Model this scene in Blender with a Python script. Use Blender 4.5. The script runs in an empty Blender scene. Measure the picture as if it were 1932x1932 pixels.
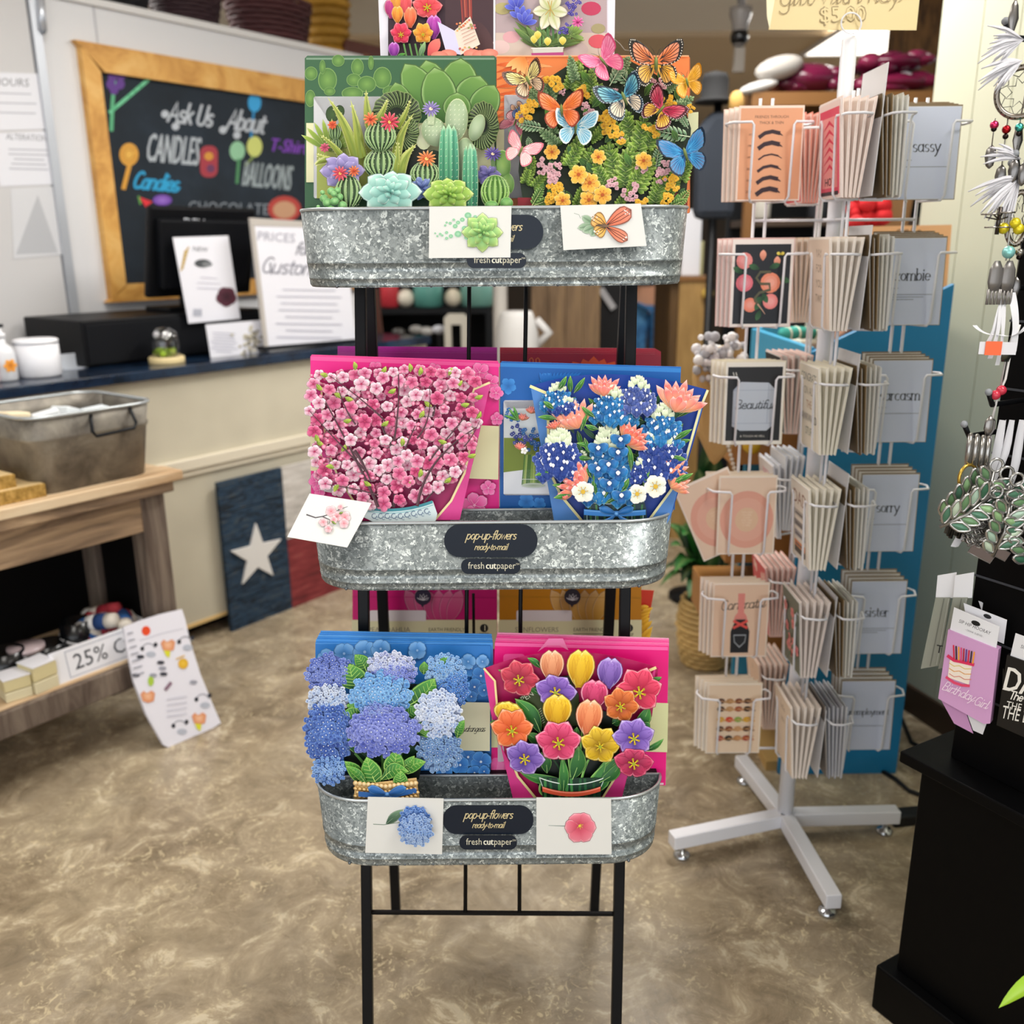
import bpy, math, random
from mathutils import Vector, Matrix
SC = bpy.context.scene
COL = SC.collection
random.seed(7)
PI = math.pi
R = math.radians

# ---------------------------------------------------------------- camera, world, light, exposure
F_PX, PITCH, ROLL, EYE = 1750.0, R(16), R(0.5), Vector((0, 0, 1.45))
cp, sp = math.cos(PITCH), math.sin(PITCH)
_r0, _u0, _f0 = Vector((1, 0, 0)), Vector((0, sp, cp)), Vector((0, cp, -sp))
_R = _r0 * math.cos(ROLL) - _u0 * math.sin(ROLL)
_U = _r0 * math.sin(ROLL) + _u0 * math.cos(ROLL)
cam = bpy.data.cameras.new('camera')
cam.sensor_width = 36; cam.lens = F_PX / 1932 * 36
cam.clip_start = .05
cam.dof.use_dof = True; cam.dof.focus_distance = 1.46; cam.dof.aperture_fstop = 3.0
co = bpy.data.objects.new('camera', cam); COL.objects.link(co)
m = Matrix.Identity(4)
for i in range(3):
    m[i][0], m[i][1], m[i][2], m[i][3] = _R[i], _U[i], -_f0[i], EYE[i]
co.matrix_world = m
SC.camera = co

w = bpy.data.worlds.new('world'); SC.world = w; w.use_nodes = True
w.node_tree.nodes['Background'].inputs[0].default_value = (.86, .93, 1, 1)
w.node_tree.nodes['Background'].inputs[1].default_value = .7

def area(name, loc, sx, sy, power, rot=(0, 0, 0), col=(1, 1, 1)):
    l = bpy.data.lights.new(name, 'AREA'); l.shape = 'RECTANGLE'; l.size = sx; l.size_y = sy
    l.energy = power; l.color = col
    o = bpy.data.objects.new(name, l); COL.objects.link(o); o.location = loc; o.rotation_euler = rot
    return o
# shop window behind the photographer
area('shop_window_light', (-1.1, -2.7, 1.15), 5.6, 2.3, 58, (R(90), 0, 0), (.96, .98, 1))
SC.view_settings.view_transform = 'Standard'; SC.view_settings.look = 'None'
SC.view_settings.exposure = 0.16; SC.view_settings.gamma = 1; SC.view_settings.use_curve_mapping = False
SC.cycles.use_denoising = True
SC.cycles.max_bounces = 7

# ---------------------------------------------------------------- helpers
def ray(u, v):
    a, b = (u - 966) / F_PX, -(v - 966) / F_PX
    return _R * a + _U * b + _f0
def P(u, v, D):                    # the point of the plane y = D that the photo shows at (u, v)
    r = ray(u, v); return EYE + r * (D / r.y)
def PZ(u, v, z=0.):
    r = ray(u, v); return EYE + r * ((z - EYE.z) / r.z)
def lin(h):
    h = h.lstrip('#')
    o = []
    for i in (0, 2, 4):
        c = int(h[i:i+2], 16) / 255
        o.append(c / 12.92 if c <= .04045 else ((c + .055) / 1.055) ** 2.4)
    return tuple(o)
_lc = {}
def K(c):
    if isinstance(c, str):
        if c not in _lc: _lc[c] = lin(c)
        return _lc[c]
    return c
def mix(a, b, t):
    a, b = K(a), K(b); return tuple(x + (y - x) * t for x, y in zip(a, b))
def vary(c, s=.1):
    c = K(c); f = 1 + random.uniform(-s, s); return tuple(min(1, x * f) for x in c)

MATS = {}
def _bsdf(name, rough, metal, spec=.5):
    m = bpy.data.materials.new(name); m.use_nodes = True
    b = m.node_tree.nodes['Principled BSDF']
    b.inputs['Roughness'].default_value = rough; b.inputs['Metallic'].default_value = metal
    b.inputs['Specular IOR Level'].default_value = spec
    return m, m.node_tree, b
def mat(name, col='#ffffff', rough=.5, metal=0, spec=.5, emit=None, es=1, alpha=None, trans=0):
    if name in MATS: return MATS[name]
    m, nt, b = _bsdf(name, rough, metal, spec)
    b.inputs['Base Color'].default_value = (*K(col), 1)
    if emit:
        b.inputs['Emission Color'].default_value = (*K(emit), 1); b.inputs['Emission Strength'].default_value = es
    if trans: b.inputs['Transmission Weight'].default_value = trans
    MATS[name] = m; return m
def vmat(name, rough=.5, metal=0, spec=.4):
    if name in MATS: return MATS[name]
    m, nt, b = _bsdf(name, rough, metal, spec)
    a = nt.nodes.new('ShaderNodeAttribute'); a.attribute_name = 'Col'
    nt.links.new(a.outputs['Color'], b.inputs['Base Color'])
    MATS[name] = m; return m
def nmat(name, cols, scale=(1, 1, 1), nscale=5, detail=6, rough=.5, metal=0, spec=.4, bump=0, dist=0, kind='noise', lo=.35, hi=.65, space='Object', bdist=.01):
    """noise / voronoi driven colour ramp"""
    if name in MATS: return MATS[name]
    m, nt, b = _bsdf(name, rough, metal, spec)
    N, L = nt.nodes, nt.links
    tc = N.new('ShaderNodeTexCoord'); mp = N.new('ShaderNodeMapping'); mp.inputs['Scale'].default_value = scale
    L.new(tc.outputs[space], mp.inputs[0])
    if kind == 'noise':
        t = N.new('ShaderNodeTexNoise'); t.inputs['Scale'].default_value = nscale; t.inputs['Detail'].default_value = detail
        t.inputs['Roughness'].default_value = .62
        t.inputs['Distortion'].default_value = dist; out = t.outputs['Fac']; L.new(mp.outputs[0], t.inputs['Vector'])
    else:
        n2 = N.new('ShaderNodeTexNoise'); n2.inputs['Scale'].default_value = nscale * .6
        ad = N.new('ShaderNodeMixRGB'); ad.blend_type = 'ADD'; ad.inputs[0].default_value = dist
        L.new(mp.outputs[0], n2.inputs['Vector']); L.new(mp.outputs[0], ad.inputs[1]); L.new(n2.outputs['Color'], ad.inputs[2])
        t = N.new('ShaderNodeTexVoronoi'); t.inputs['Scale'].default_value = nscale
        L.new(ad.outputs[0], t.inputs['Vector']); sx = N.new('ShaderNodeSeparateColor')
        L.new(t.outputs['Color'], sx.inputs[0]); out = sx.outputs[0]
    r = N.new('ShaderNodeValToRGB'); e = r.color_ramp.elements
    n = len(cols); 
    while len(e) < n: e.new(.5)
    for i, c in enumerate(cols):
        e[i].position = lo + (hi - lo) * i / max(1, n - 1); e[i].color = (*K(c), 1)
    L.new(out, r.inputs[0]); L.new(r.outputs[0], b.inputs['Base Color'])
    if bump:
        bp = N.new('ShaderNodeBump'); bp.inputs['Strength'].default_value = bump; bp.inputs['Distance'].default_value = bdist
        L.new(out, bp.inputs['Height']); L.new(bp.outputs[0], b.inputs['Normal'])
    MATS[name] = m; return m

class M:
    """collects geometry for ONE mesh object"""
    def __init__(s, T=None): s.v = []; s.f = []; s.c = []; s.T = T or Matrix.Identity(4); s.col = (1, 1, 1); s.sm = []
    def add(s, vs, fs, col=None, smooth=False):
        n = len(s.v); cc = K(col) if col is not None else s.col
        for p in vs: s.v.append(s.T @ Vector(p)); s.c.append(cc)
        for f in fs: s.f.append([n + i for i in f]); s.sm.append(smooth)
    def box(s, a, b, col=None, X=None):
        x0, y0, z0 = a; x1, y1, z1 = b
        vs = [Vector((x, y, z)) for z in (z0, z1) for y in (y0, y1) for x in (x0, x1)]
        if X is not None: vs = [X @ p for p in vs]
        s.add(vs, [(0, 2, 3, 1), (4, 5, 7, 6), (0, 1, 5, 4), (2, 6, 7, 3), (0, 4, 6, 2), (1, 3, 7, 5)], col)
    def bar(s, p, q, w, d=None, col=None, up=(0, 1, 0)):
        """square bar from p to q"""
        p, q = Vector(p), Vector(q); d = d or w; t = (q - p).normalized()
        a = t.cross(Vector(up)); a = a.normalized() if a.length > 1e-5 else Vector((1, 0, 0)); b = a.cross(t)
        vs = [e + a * (i * w / 2) + b * (j * d / 2) for e in (p, q) for j in (-1, 1) for i in (-1, 1)]
        s.add(vs, [(0, 2, 3, 1), (4, 5, 7, 6), (0, 1, 5, 4), (2, 6, 7, 3), (0, 4, 6, 2), (1, 3, 7, 5)], col)
    def tube(s, pts, r, n=8, col=None, closed=False, smooth=True, flat=1.0):
        pts = [Vector(p) for p in pts]; k = len(pts)
        rr = r if isinstance(r, (list, tuple)) else [r] * k
        vs = []; up = None
        for i, p in enumerate(pts):
            a = pts[i - 1] if (i > 0 or closed) else p; b = pts[(i + 1) % k] if (i < k - 1 or closed) else p
            t = (b - a).normalized()
            if up is None:
                up = t.cross(Vector((.3, .9, .2)));
                if up.length < .1: up = t.cross(Vector((1, 0, 0)))
            up = (up - t * up.dot(t)).normalized(); w = t.cross(up)
            for j in range(n):
                th = 2 * PI * j / n; vs.append(p + up * (math.cos(th) * rr[i]) + w * (math.sin(th) * rr[i] * flat))
        fs = []
        for i in range(k if closed else k - 1):
            for j in range(n):
                a, b = i * n + j, i * n + (j + 1) % n; c = ((i + 1) % k) * n
                fs.append((a, b, c + (j + 1) % n, c + j))
        if not closed: fs += [tuple(range(n - 1, -1, -1)), tuple((k - 1) * n + j for j in range(n))]
        s.add(vs, fs, col, smooth)
    def lathe(s, prof, n=20, c=(0, 0, 0), col=None, smooth=True, sx=1, sy=1):
        vs = []; fs = []; cx, cy, cz = c
        for r, z in prof:
            for j in range(n):
                th = 2 * PI * j / n; vs.append((cx + math.cos(th) * r * sx, cy + math.sin(th) * r * sy, cz + z))
        for i in range(len(prof) - 1):
            for j in range(n):
                a, b = i * n + j, i * n + (j + 1) % n; fs.append((a, b, b + n, a + n))
        if prof[0][0] > 1e-4: fs.append(tuple(range(n - 1, -1, -1)))
        if prof[-1][0] > 1e-4: fs.append(tuple((len(prof) - 1) * n + j for j in range(n)))
        s.add(vs, fs, col, smooth)
    def ball(s, c, r, col=None, n=10, m=7):
        rx, ry, rz = r if isinstance(r, (tuple, list)) else (r, r, r)
        vs = [(c[0], c[1], c[2] - rz)]; fs = []
        for i in range(1, m):
            ph = -PI / 2 + PI * i / m
            for j in range(n):
                th = 2 * PI * j / n
                vs.append((c[0] + rx * math.cos(ph) * math.cos(th), c[1] + ry * math.cos(ph) * math.sin(th), c[2] + rz * math.sin(ph)))
        vs.append((c[0], c[1], c[2] + rz)); L = len(vs) - 1
        for j in range(n):
            fs.append((0, 1 + (j + 1) % n, 1 + j)); fs.append((L, L - n + j, L - n + (j + 1) % n))
        for i in range(m - 2):
            for j in range(n):
                a, b = 1 + i * n + j, 1 + i * n + (j + 1) % n; fs.append((a, b, b + n, a + n))
        s.add(vs, fs, col, True)
    def prism(s, poly, h0, h1, col=None, axis='z', smooth=False):
        n = len(poly)
        f3 = {'z': lambda x, y, h: (x, y, h), 'y': lambda x, y, h: (x, h, y), 'x': lambda x, y, h: (h, x, y)}[axis]
        vs = [f3(x, y, h) for h in (h0, h1) for x, y in poly]
        fs = [tuple(range(n - 1, -1, -1)), tuple(range(n, 2 * n))]
        s.add(vs, fs, col)
        k = len(s.v) - 2 * n
        for i in range(n):
            j = (i + 1) % n; s.f.append([k + i, k + j, k + n + j, k + n + i]); s.sm.append(smooth)
    def sheet(s, grid, col=None, smooth=True, cols=None):
        k, n = len(grid), len(grid[0]); base = len(s.v)
        s.add([p for row in grid for p in row], [(i * n + j, i * n + j + 1, (i + 1) * n + j + 1, (i + 1) * n + j) for i in range(k - 1) for j in range(n - 1)], col, smooth)
        if cols:
            for i, c in enumerate(c for row in cols for c in row): s.c[base + i] = K(c)
    def build(s, name, material, parent=None, bev=0, solid=0, recalc=True):
        me = bpy.data.meshes.new(name); me.from_pydata(s.v, [], s.f)
        for p, q in zip(me.polygons, s.sm): p.use_smooth = q
        at = me.color_attributes.new('Col', 'FLOAT_COLOR', 'POINT')
        buf = []
        for c in s.c: buf += [c[0], c[1], c[2], 1.0]
        at.data.foreach_set('color', buf)
        me.materials.append(material); me.update()
        return link(name, me, parent, bev, solid)
def link(name, me, parent=None, bev=0, solid=0):
    o = bpy.data.objects.new(name, me); COL.objects.link(o); o.parent = parent
    if solid:
        md = o.modifiers.new('solid', 'SOLIDIFY'); md.thickness = solid; md.offset = 0
    if bev:
        md = o.modifiers.new('bevel', 'BEVEL'); md.width = bev; md.segments = 2; md.limit_method = 'ANGLE'
    return o
def tag(o, label=None, cat=None, group=None, kind=None):
    if label: o['label'] = label
    if cat: o['category'] = cat
    if group: o['group'] = group
    if kind: o['kind'] = kind
    return o
def empty(name, label, cat, mw=None, group=None):
    o = bpy.data.objects.new(name, None); COL.objects.link(o); o.empty_display_size = .02
    if mw is not None: o.matrix_world = mw if isinstance(mw, Matrix) else Matrix.Translation(mw)
    return tag(o, label, cat, group)
def struct(name, mb, material, bev=0): return tag(mb.build(name, material, None, bev), kind='structure')
def frame(o, rz=0, tilt=0):
    return Matrix.Translation(Vector(o)) @ Matrix.Rotation(rz, 4, 'Z') @ Matrix.Rotation(-tilt, 4, 'X')

# ---------------------------------------------------------------- lettering
_gl = {}
def glyphs(text):
    if text in _gl: return _gl[text]
    cu = bpy.data.curves.new('lettering', 'FONT'); cu.body = text; cu.resolution_u = 2; cu.size = 1
    o = bpy.data.objects.new('lettering', cu); COL.objects.link(o)
    dg = bpy.context.evaluated_depsgraph_get(); me = o.evaluated_get(dg).to_mesh()
    vs = [(p.co.x, p.co.y) for p in me.vertices]; fs = [tuple(p.vertices) for p in me.polygons]
    o.evaluated_get(dg).to_mesh_clear(); bpy.data.objects.remove(o); bpy.data.curves.remove(cu)
    x1 = max([p[0] for p in vs], default=0)
    _gl[text] = (vs, fs, x1); return _gl[text]
def arc(cx, cy, rx, ry, a0, a1, n=9):
    return [(cx + rx * math.cos(R(a0 + (a1 - a0) * i / n)), cy + ry * math.sin(R(a0 + (a1 - a0) * i / n))) for i in range(n + 1)]
_O = lambda cx=.46: arc(cx, .5, .38, .5, 40, 400, 14)
GL = {
 'a': (1.0, [_O(), [(.84, 1), (.84, .15), (.98, 0)]]), 'b': (.98, [[(.1, 1.7), (.1, 0)], _O(.48)]),
 'c': (.85, [arc(.46, .5, .38, .5, 50, 310, 12)]), 'd': (1.0, [_O(), [(.84, 1.7), (.84, 0)]]),
 'e': (.9, [[(.1, .52), (.84, .52)], arc(.46, .5, .38, .5, 2, 315, 13)]),
 'f': (.62, [arc(.52, 1.4, .24, .3, 20, 180, 6) + [(.28, 0)], [(.05, 1), (.6, 1)]]),
 'g': (1.0, [_O(), [(.84, 1), (.84, -.3)] + arc(.46, -.3, .38, .34, 0, -160, 7)]),
 'h': (1.0, [[(.1, 1.7), (.1, 0)], arc(.47, .6, .36, .4, 180, 0, 8) + [(.83, 0)]]),
 'i': (.4, [[(.18, 1), (.18, 0)], [(.18, 1.4), (.19, 1.5)]]), 'j': (.4, [[(.2, 1), (.2, -.3)] + arc(0, -.3, .2, .3, 0, -120, 5)]),
 'k': (.85, [[(.1, 1.7), (.1, 0)], [(.75, 1), (.14, .42)], [(.35, .6), (.8, 0)]]), 'l': (.4, [[(.18, 1.7), (.18, 0)]]),
 'm': (1.5, [[(.1, 1), (.1, 0)], arc(.42, .65, .31, .35, 180, 0, 7) + [(.73, 0)], arc(1.05, .65, .31, .35, 180, 0, 7) + [(1.36, 0)]]),
 'n': (1.0, [[(.1, 1), (.1, 0)], arc(.47, .6, .36, .4, 180, 0, 8) + [(.83, 0)]]), 'o': (.95, [_O()]),
 'p': (.98, [[(.1, 1), (.1, -.65)], _O(.48)]), 'r': (.66, [[(.1, 1), (.1, 0)], arc(.42, .62, .31, .36, 170, 50, 6)]),
 's': (.8, [arc(.4, .75, .27, .25, 40, 270, 8) + arc(.4, .25, .3, .25, 90, -140, 8)]),
 't': (.62, [[(.25, 1.4), (.25, .25)] + arc(.47, .25, .22, .25, 180, 300, 5), [(.02, 1), (.6, 1)]]),
 'u': (1.0, [[(.1, 1), (.1, .42)] + arc(.46, .42, .36, .42, 180, 360, 8) + [(.82, 1)], [(.82, 1), (.82, 0)]]),
 'v': (.85, [[(.02, 1), (.4, 0), (.8, 1)]]), 'w': (1.2, [[(.02, 1), (.32, 0), (.6, .9), (.88, 0), (1.16, 1)]]),
 'x': (.85, [[(.05, 1), (.78, 0)], [(.78, 1), (.05, 0)]]), 'y': (.9, [[(.03, 1), (.44, .02)], [(.84, 1), (.3, -.45), (.12, -.62)]]),
 'z': (.85, [[(.08, 1), (.76, 1), (.06, 0), (.8, 0)]]), ' ': (.55, []), '!': (.4, [[(.2, 1.6), (.2, .4)], [(.2, .1), (.2, 0)]]), '-': (.5, [[(.05, .5), (.4, .5)]]),
 'C': (1.15, [arc(.62, .85, .52, .85, 50, 310, 12)]), 'B': (1.1, [[(.1, 1.7), (.1, 0)], [(.1, 1.7)] + arc(.5, 1.28, .38, .42, 90, -90, 7) + [(.1, .86)], [(.1, .86)] + arc(.5, .43, .46, .43, 90, -90, 7) + [(.1, 0)]]),
 'A': (1.2, [[(.02, 0), (.58, 1.7), (1.14, 0)], [(.2, .55), (.95, .55)]]), 'U': (1.15, [[(.1, 1.7), (.1, .5)] + arc(.55, .5, .45, .5, 180, 360, 8) + [(1, 1.7)]]),
 'T': (1.0, [[(.5, 1.7), (.5, 0)], [(0, 1.7), (1, 1.7)]]), 'G': (1.2, [arc(.62, .85, .52, .85, 50, 340, 12) + [(1.1, .8), (.7, .8)]]), 'J': (.8, [[(.6, 1.7), (.6, .3)] + arc(.32, .3, .28, .3, 0, -170, 6)]),
}
class Fr:
    """a real plane in the room (local x right, z up, -y out of the plane); l() reads photo pixels on it"""
    def __init__(s, o, tilt=0, rz=0):
        s.m = frame(o, rz, tilt); s.i = s.m.inverted(); s.e = s.i @ EYE; s.rot = s.i.to_3x3()
    def l(s, u, v, d=0.):
        r = s.rot @ ray(u, v); t = (-d - s.e.y) / r.y
        p = s.e + r * t; return p.x, p.z
class Art(M):
    """printed or cut-paper artwork: shapes given in photo pixels on a Fr plane (or metres when fr is None)"""
    def __init__(s, fr=None, d=0., step=.00006):
        super().__init__(); s.fr = fr; s.d = d; s.step = step
    def pt(s, u, v, e=0.):
        d = s.d + e
        if s.fr is None: return (u, -d, v)
        x, z = s.fr.l(u, v, d); return (x, -d, z)
    def up(s): s.d += s.step
    def ngon(s, pts, col):
        s.add([s.pt(*p) for p in pts], [tuple(range(len(pts)))], col); s.up()
    def fan(s, pts, col, ccol=None, cen=None, dome=0.):
        n = len(pts); cx, cy = cen or (sum(p[0] for p in pts) / n, sum(p[1] for p in pts) / n)
        b = len(s.v)
        s.add([s.pt(cx, cy, dome)] + [s.pt(*p) for p in pts], [(0, 1 + i, 1 + (i + 1) % n) for i in range(n)], col, dome > 0)
        if ccol is not None: s.c[b] = K(ccol)
        s.up()
    def ring(s, pts, col, ecol, ccol=None, inner=.82, dome=0., cen=None):
        """fan with a rim colour ring"""
        n = len(pts); cx, cy = cen or (sum(p[0] for p in pts) / n, sum(p[1] for p in pts) / n)
        b = len(s.v)
        vs = [s.pt(cx, cy, dome)] + [s.pt(cx + (p[0] - cx) * inner, cy + (p[1] - cy) * inner, dome * .55) for p in pts] + [s.pt(*p) for p in pts]
        fs = []
        for i in range(n):
            j = (i + 1) % n; fs += [(0, 1 + i, 1 + j), (1 + i, 1 + n + i, 1 + n + j, 1 + j)]
        s.add(vs, fs, col, dome > 0)
        s.c[b] = K(ccol if ccol is not None else col)
        for i in range(n): s.c[b + 1 + n + i] = K(ecol)
        s.up()
    def ell(s, cx, cy, rx, ry, col, ccol=None, rot=0, n=16, dome=0., ecol=None, inner=.82):
        c, q = math.cos(R(rot)), math.sin(R(rot))
        pts = [(cx + rx * math.cos(t) * c - ry * math.sin(t) * q, cy + rx * math.cos(t) * q + ry * math.sin(t) * c) for t in (2 * PI * i / n for i in range(n))]
        if ecol is not None: s.ring(pts, col, ecol, ccol, inner, dome, (cx, cy))
        else: s.fan(pts, col, ccol, (cx, cy), dome)
    def rect(s, x0, y0, x1, y1, col): s.ngon([(x0, y0), (x1, y0), (x1, y1), (x0, y1)], col)
    def rrect(s, x0, y0, x1, y1, r, col, n=6):
        pts = []
        for cx, cy, a in ((x1 - r, y0 + r, -90), (x1 - r, y1 - r, 0), (x0 + r, y1 - r, 90), (x0 + r, y0 + r, 180)):
            pts += [(cx + r * math.cos(R(a + 90 * i / n)), cy + r * math.sin(R(a + 90 * i / n))) for i in range(n + 1)]
        s.ngon(pts, col)
    def petal(s, bx, by, tx, ty, w, col, tip=None, edge=None, mid=None, bend=0, peak=.55, sharp=.75, dome=0., n=7, base=.12, lift=0., outl=True):
        """leaf / petal from base to tip; w = full width; edge = thin printed rim; mid = mid-rib colour"""
        dx, dy = tx - bx, ty - by; L = math.hypot(dx, dy) or 1; nx, ny = -dy / L, dx / L
        tip = col if tip is None else tip
        if edge is not None and L > 24 and w > 9 and outl:
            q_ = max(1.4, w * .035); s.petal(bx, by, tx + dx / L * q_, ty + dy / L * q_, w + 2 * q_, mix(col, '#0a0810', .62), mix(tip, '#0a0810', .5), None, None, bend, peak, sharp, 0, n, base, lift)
        xs = [-1, -.84, -.4, 0, .4, .84, 1] if edge is not None else [-1, -.5, 0, .5, 1]
        b = len(s.v); vs = []; cs = []
        for i in range(n + 1):
            t = i / n
            if t < peak: q = base + (1 - base) * math.sin(PI / 2 * t / peak)
            else: q = max(0, math.cos(PI / 2 * (t - peak) / (1 - peak))) ** sharp
            bo = bend * L * math.sin(PI * t * .9)
            for x in xs:
                px, py = bx + dx * t + nx * (x * q * w / 2 + bo), by + dy * t + ny * (x * q * w / 2 + bo)
                vs.append((px, py, dome * (1 - x * x) * q + lift * t * t))
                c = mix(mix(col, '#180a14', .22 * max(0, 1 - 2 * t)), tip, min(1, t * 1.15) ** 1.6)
                if mid is not None and x == 0: c = mix(mid, c, .35 * t)
                if edge is not None and (abs(x) == 1 or i == n): c = K(edge)
                cs.append(c)
        k = len(xs)
        s.add([s.pt(p[0], p[1], p[2]) for p in vs], [(i * k + j, i * k + j + 1, (i + 1) * k + j + 1, (i + 1) * k + j) for i in range(n) for j in range(k - 1)], None, dome > 0)
        s.c[b:] = cs; s.up()
    def stroke(s, pts, w, col, w1=None, nib=None, thin=.3, caps=True):
        if len(pts) < 2: return
        n = len(pts); vs = []
        for i, p in enumerate(pts):
            a, b = pts[max(0, i - 1)], pts[min(n - 1, i + 1)]; dx, dy = b[0] - a[0], b[1] - a[1]; L = math.hypot(dx, dy) or 1
            ww = w if w1 is None else w + (w1 - w) * i / (n - 1)
            if nib is not None: ww *= thin + (1 - thin) * abs(math.sin(math.atan2(dy, dx) - nib))
            ox, oy = -dy / L * ww / 2, dx / L * ww / 2
            if caps and i in (0, n - 1):
                q = (-.35 if i == 0 else .35) * ww; p = (p[0] + dx / L * q, p[1] + dy / L * q)
            vs += [s.pt(p[0] + ox, p[1] + oy), s.pt(p[0] - ox, p[1] - oy)]
        s.add(vs, [(2 * i, 2 * i + 1, 2 * i + 3, 2 * i + 2) for i in range(n - 1)], col); s.up()
    def text(s, t, x, y, h, col, rot=0, shear=0, al='c', sx=1.0, sy=None):
        """Blender's built-in face; h = cap height in plane units; y is the baseline"""
        vs, fs, wd = glyphs(t); k = h / .69; c, q = math.cos(R(rot)), math.sin(R(rot))
        x0 = {'c': -wd / 2, 'l': 0, 'r': -wd}[al]; sg = -1 if s.fr is not None else 1
        out = []
        for a, b in vs:
            X, Y = (a + x0) * k * sx + b * k * shear, sg * b * k
            out.append(s.pt(x + X * c - Y * q, y + X * q + Y * c))
        s.add(out, fs, col); s.up()
    def script(s, t, x, y, xh, w, col, rot=0, slant=.35, al='c', serif=False, join=False, sx=1.0):
        """drawn lettering (pen strokes); xh = x-height; y is the baseline"""
        c, q = math.cos(R(rot)), math.sin(R(rot)); sg = -1 if s.fr is not None else 1
        tot = sum(GL.get(ch, GL['o'])[0] for ch in t) * xh * sx
        X0 = {'c': -tot / 2, 'l': 0, 'r': -tot}[al]; ox = 0
        def pl(p): 
            X, Y = X0 + (ox + p[0]) * xh * sx + p[1] * xh * slant, sg * p[1] * xh
            return (x + X * c - Y * q, y + X * q + Y * c)
        st0 = s.step; s.step = .000012
        for ch in t:
            adv, sts = GL.get(ch, GL['o'])
            for st in sts:
                s.stroke([pl(p) for p in st], w, col, nib=(R(15 * -sg) if serif else None), thin=.28)
                if serif:
                    for e, f in ((st[0], st[1]), (st[-1], st[-2])):
                        if abs(e[0] - f[0]) < .02 and abs(e[1] - f[1]) > .3 and e[1] in (0, 1, 1.7, -.65):
                            x_ = (-.2, .06) if e[1] in (1, 1.7) else (-.18, .18)
                            s.stroke([pl((e[0] + x_[0], e[1])), pl((e[0] + x_[1], e[1]))], w * .4, col)
            if join and ch != ' ':
                s.stroke([pl((adv - .2, .02)), pl((adv, .1)), pl((adv + .14, .42))], w * .8, col)
            ox += adv
        s.step = st0; s.up()
    def done(s, name, parent, label=None):
        o = s.build(name, PRINT, parent)
        if label: o['label'] = label
        return o
PRINT = vmat('printed_paper', .42, 0, .35)
PAINT = vmat('painted', .5, 0, .4)
GLOSSY = vmat('glossy_painted', .22, 0, .5)
BLACK = mat('black_powder_coat', '#08090c', .45, 0, .2)
WHITE = mat('white_powder_coat', '#e9e9ee', .35)
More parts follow.
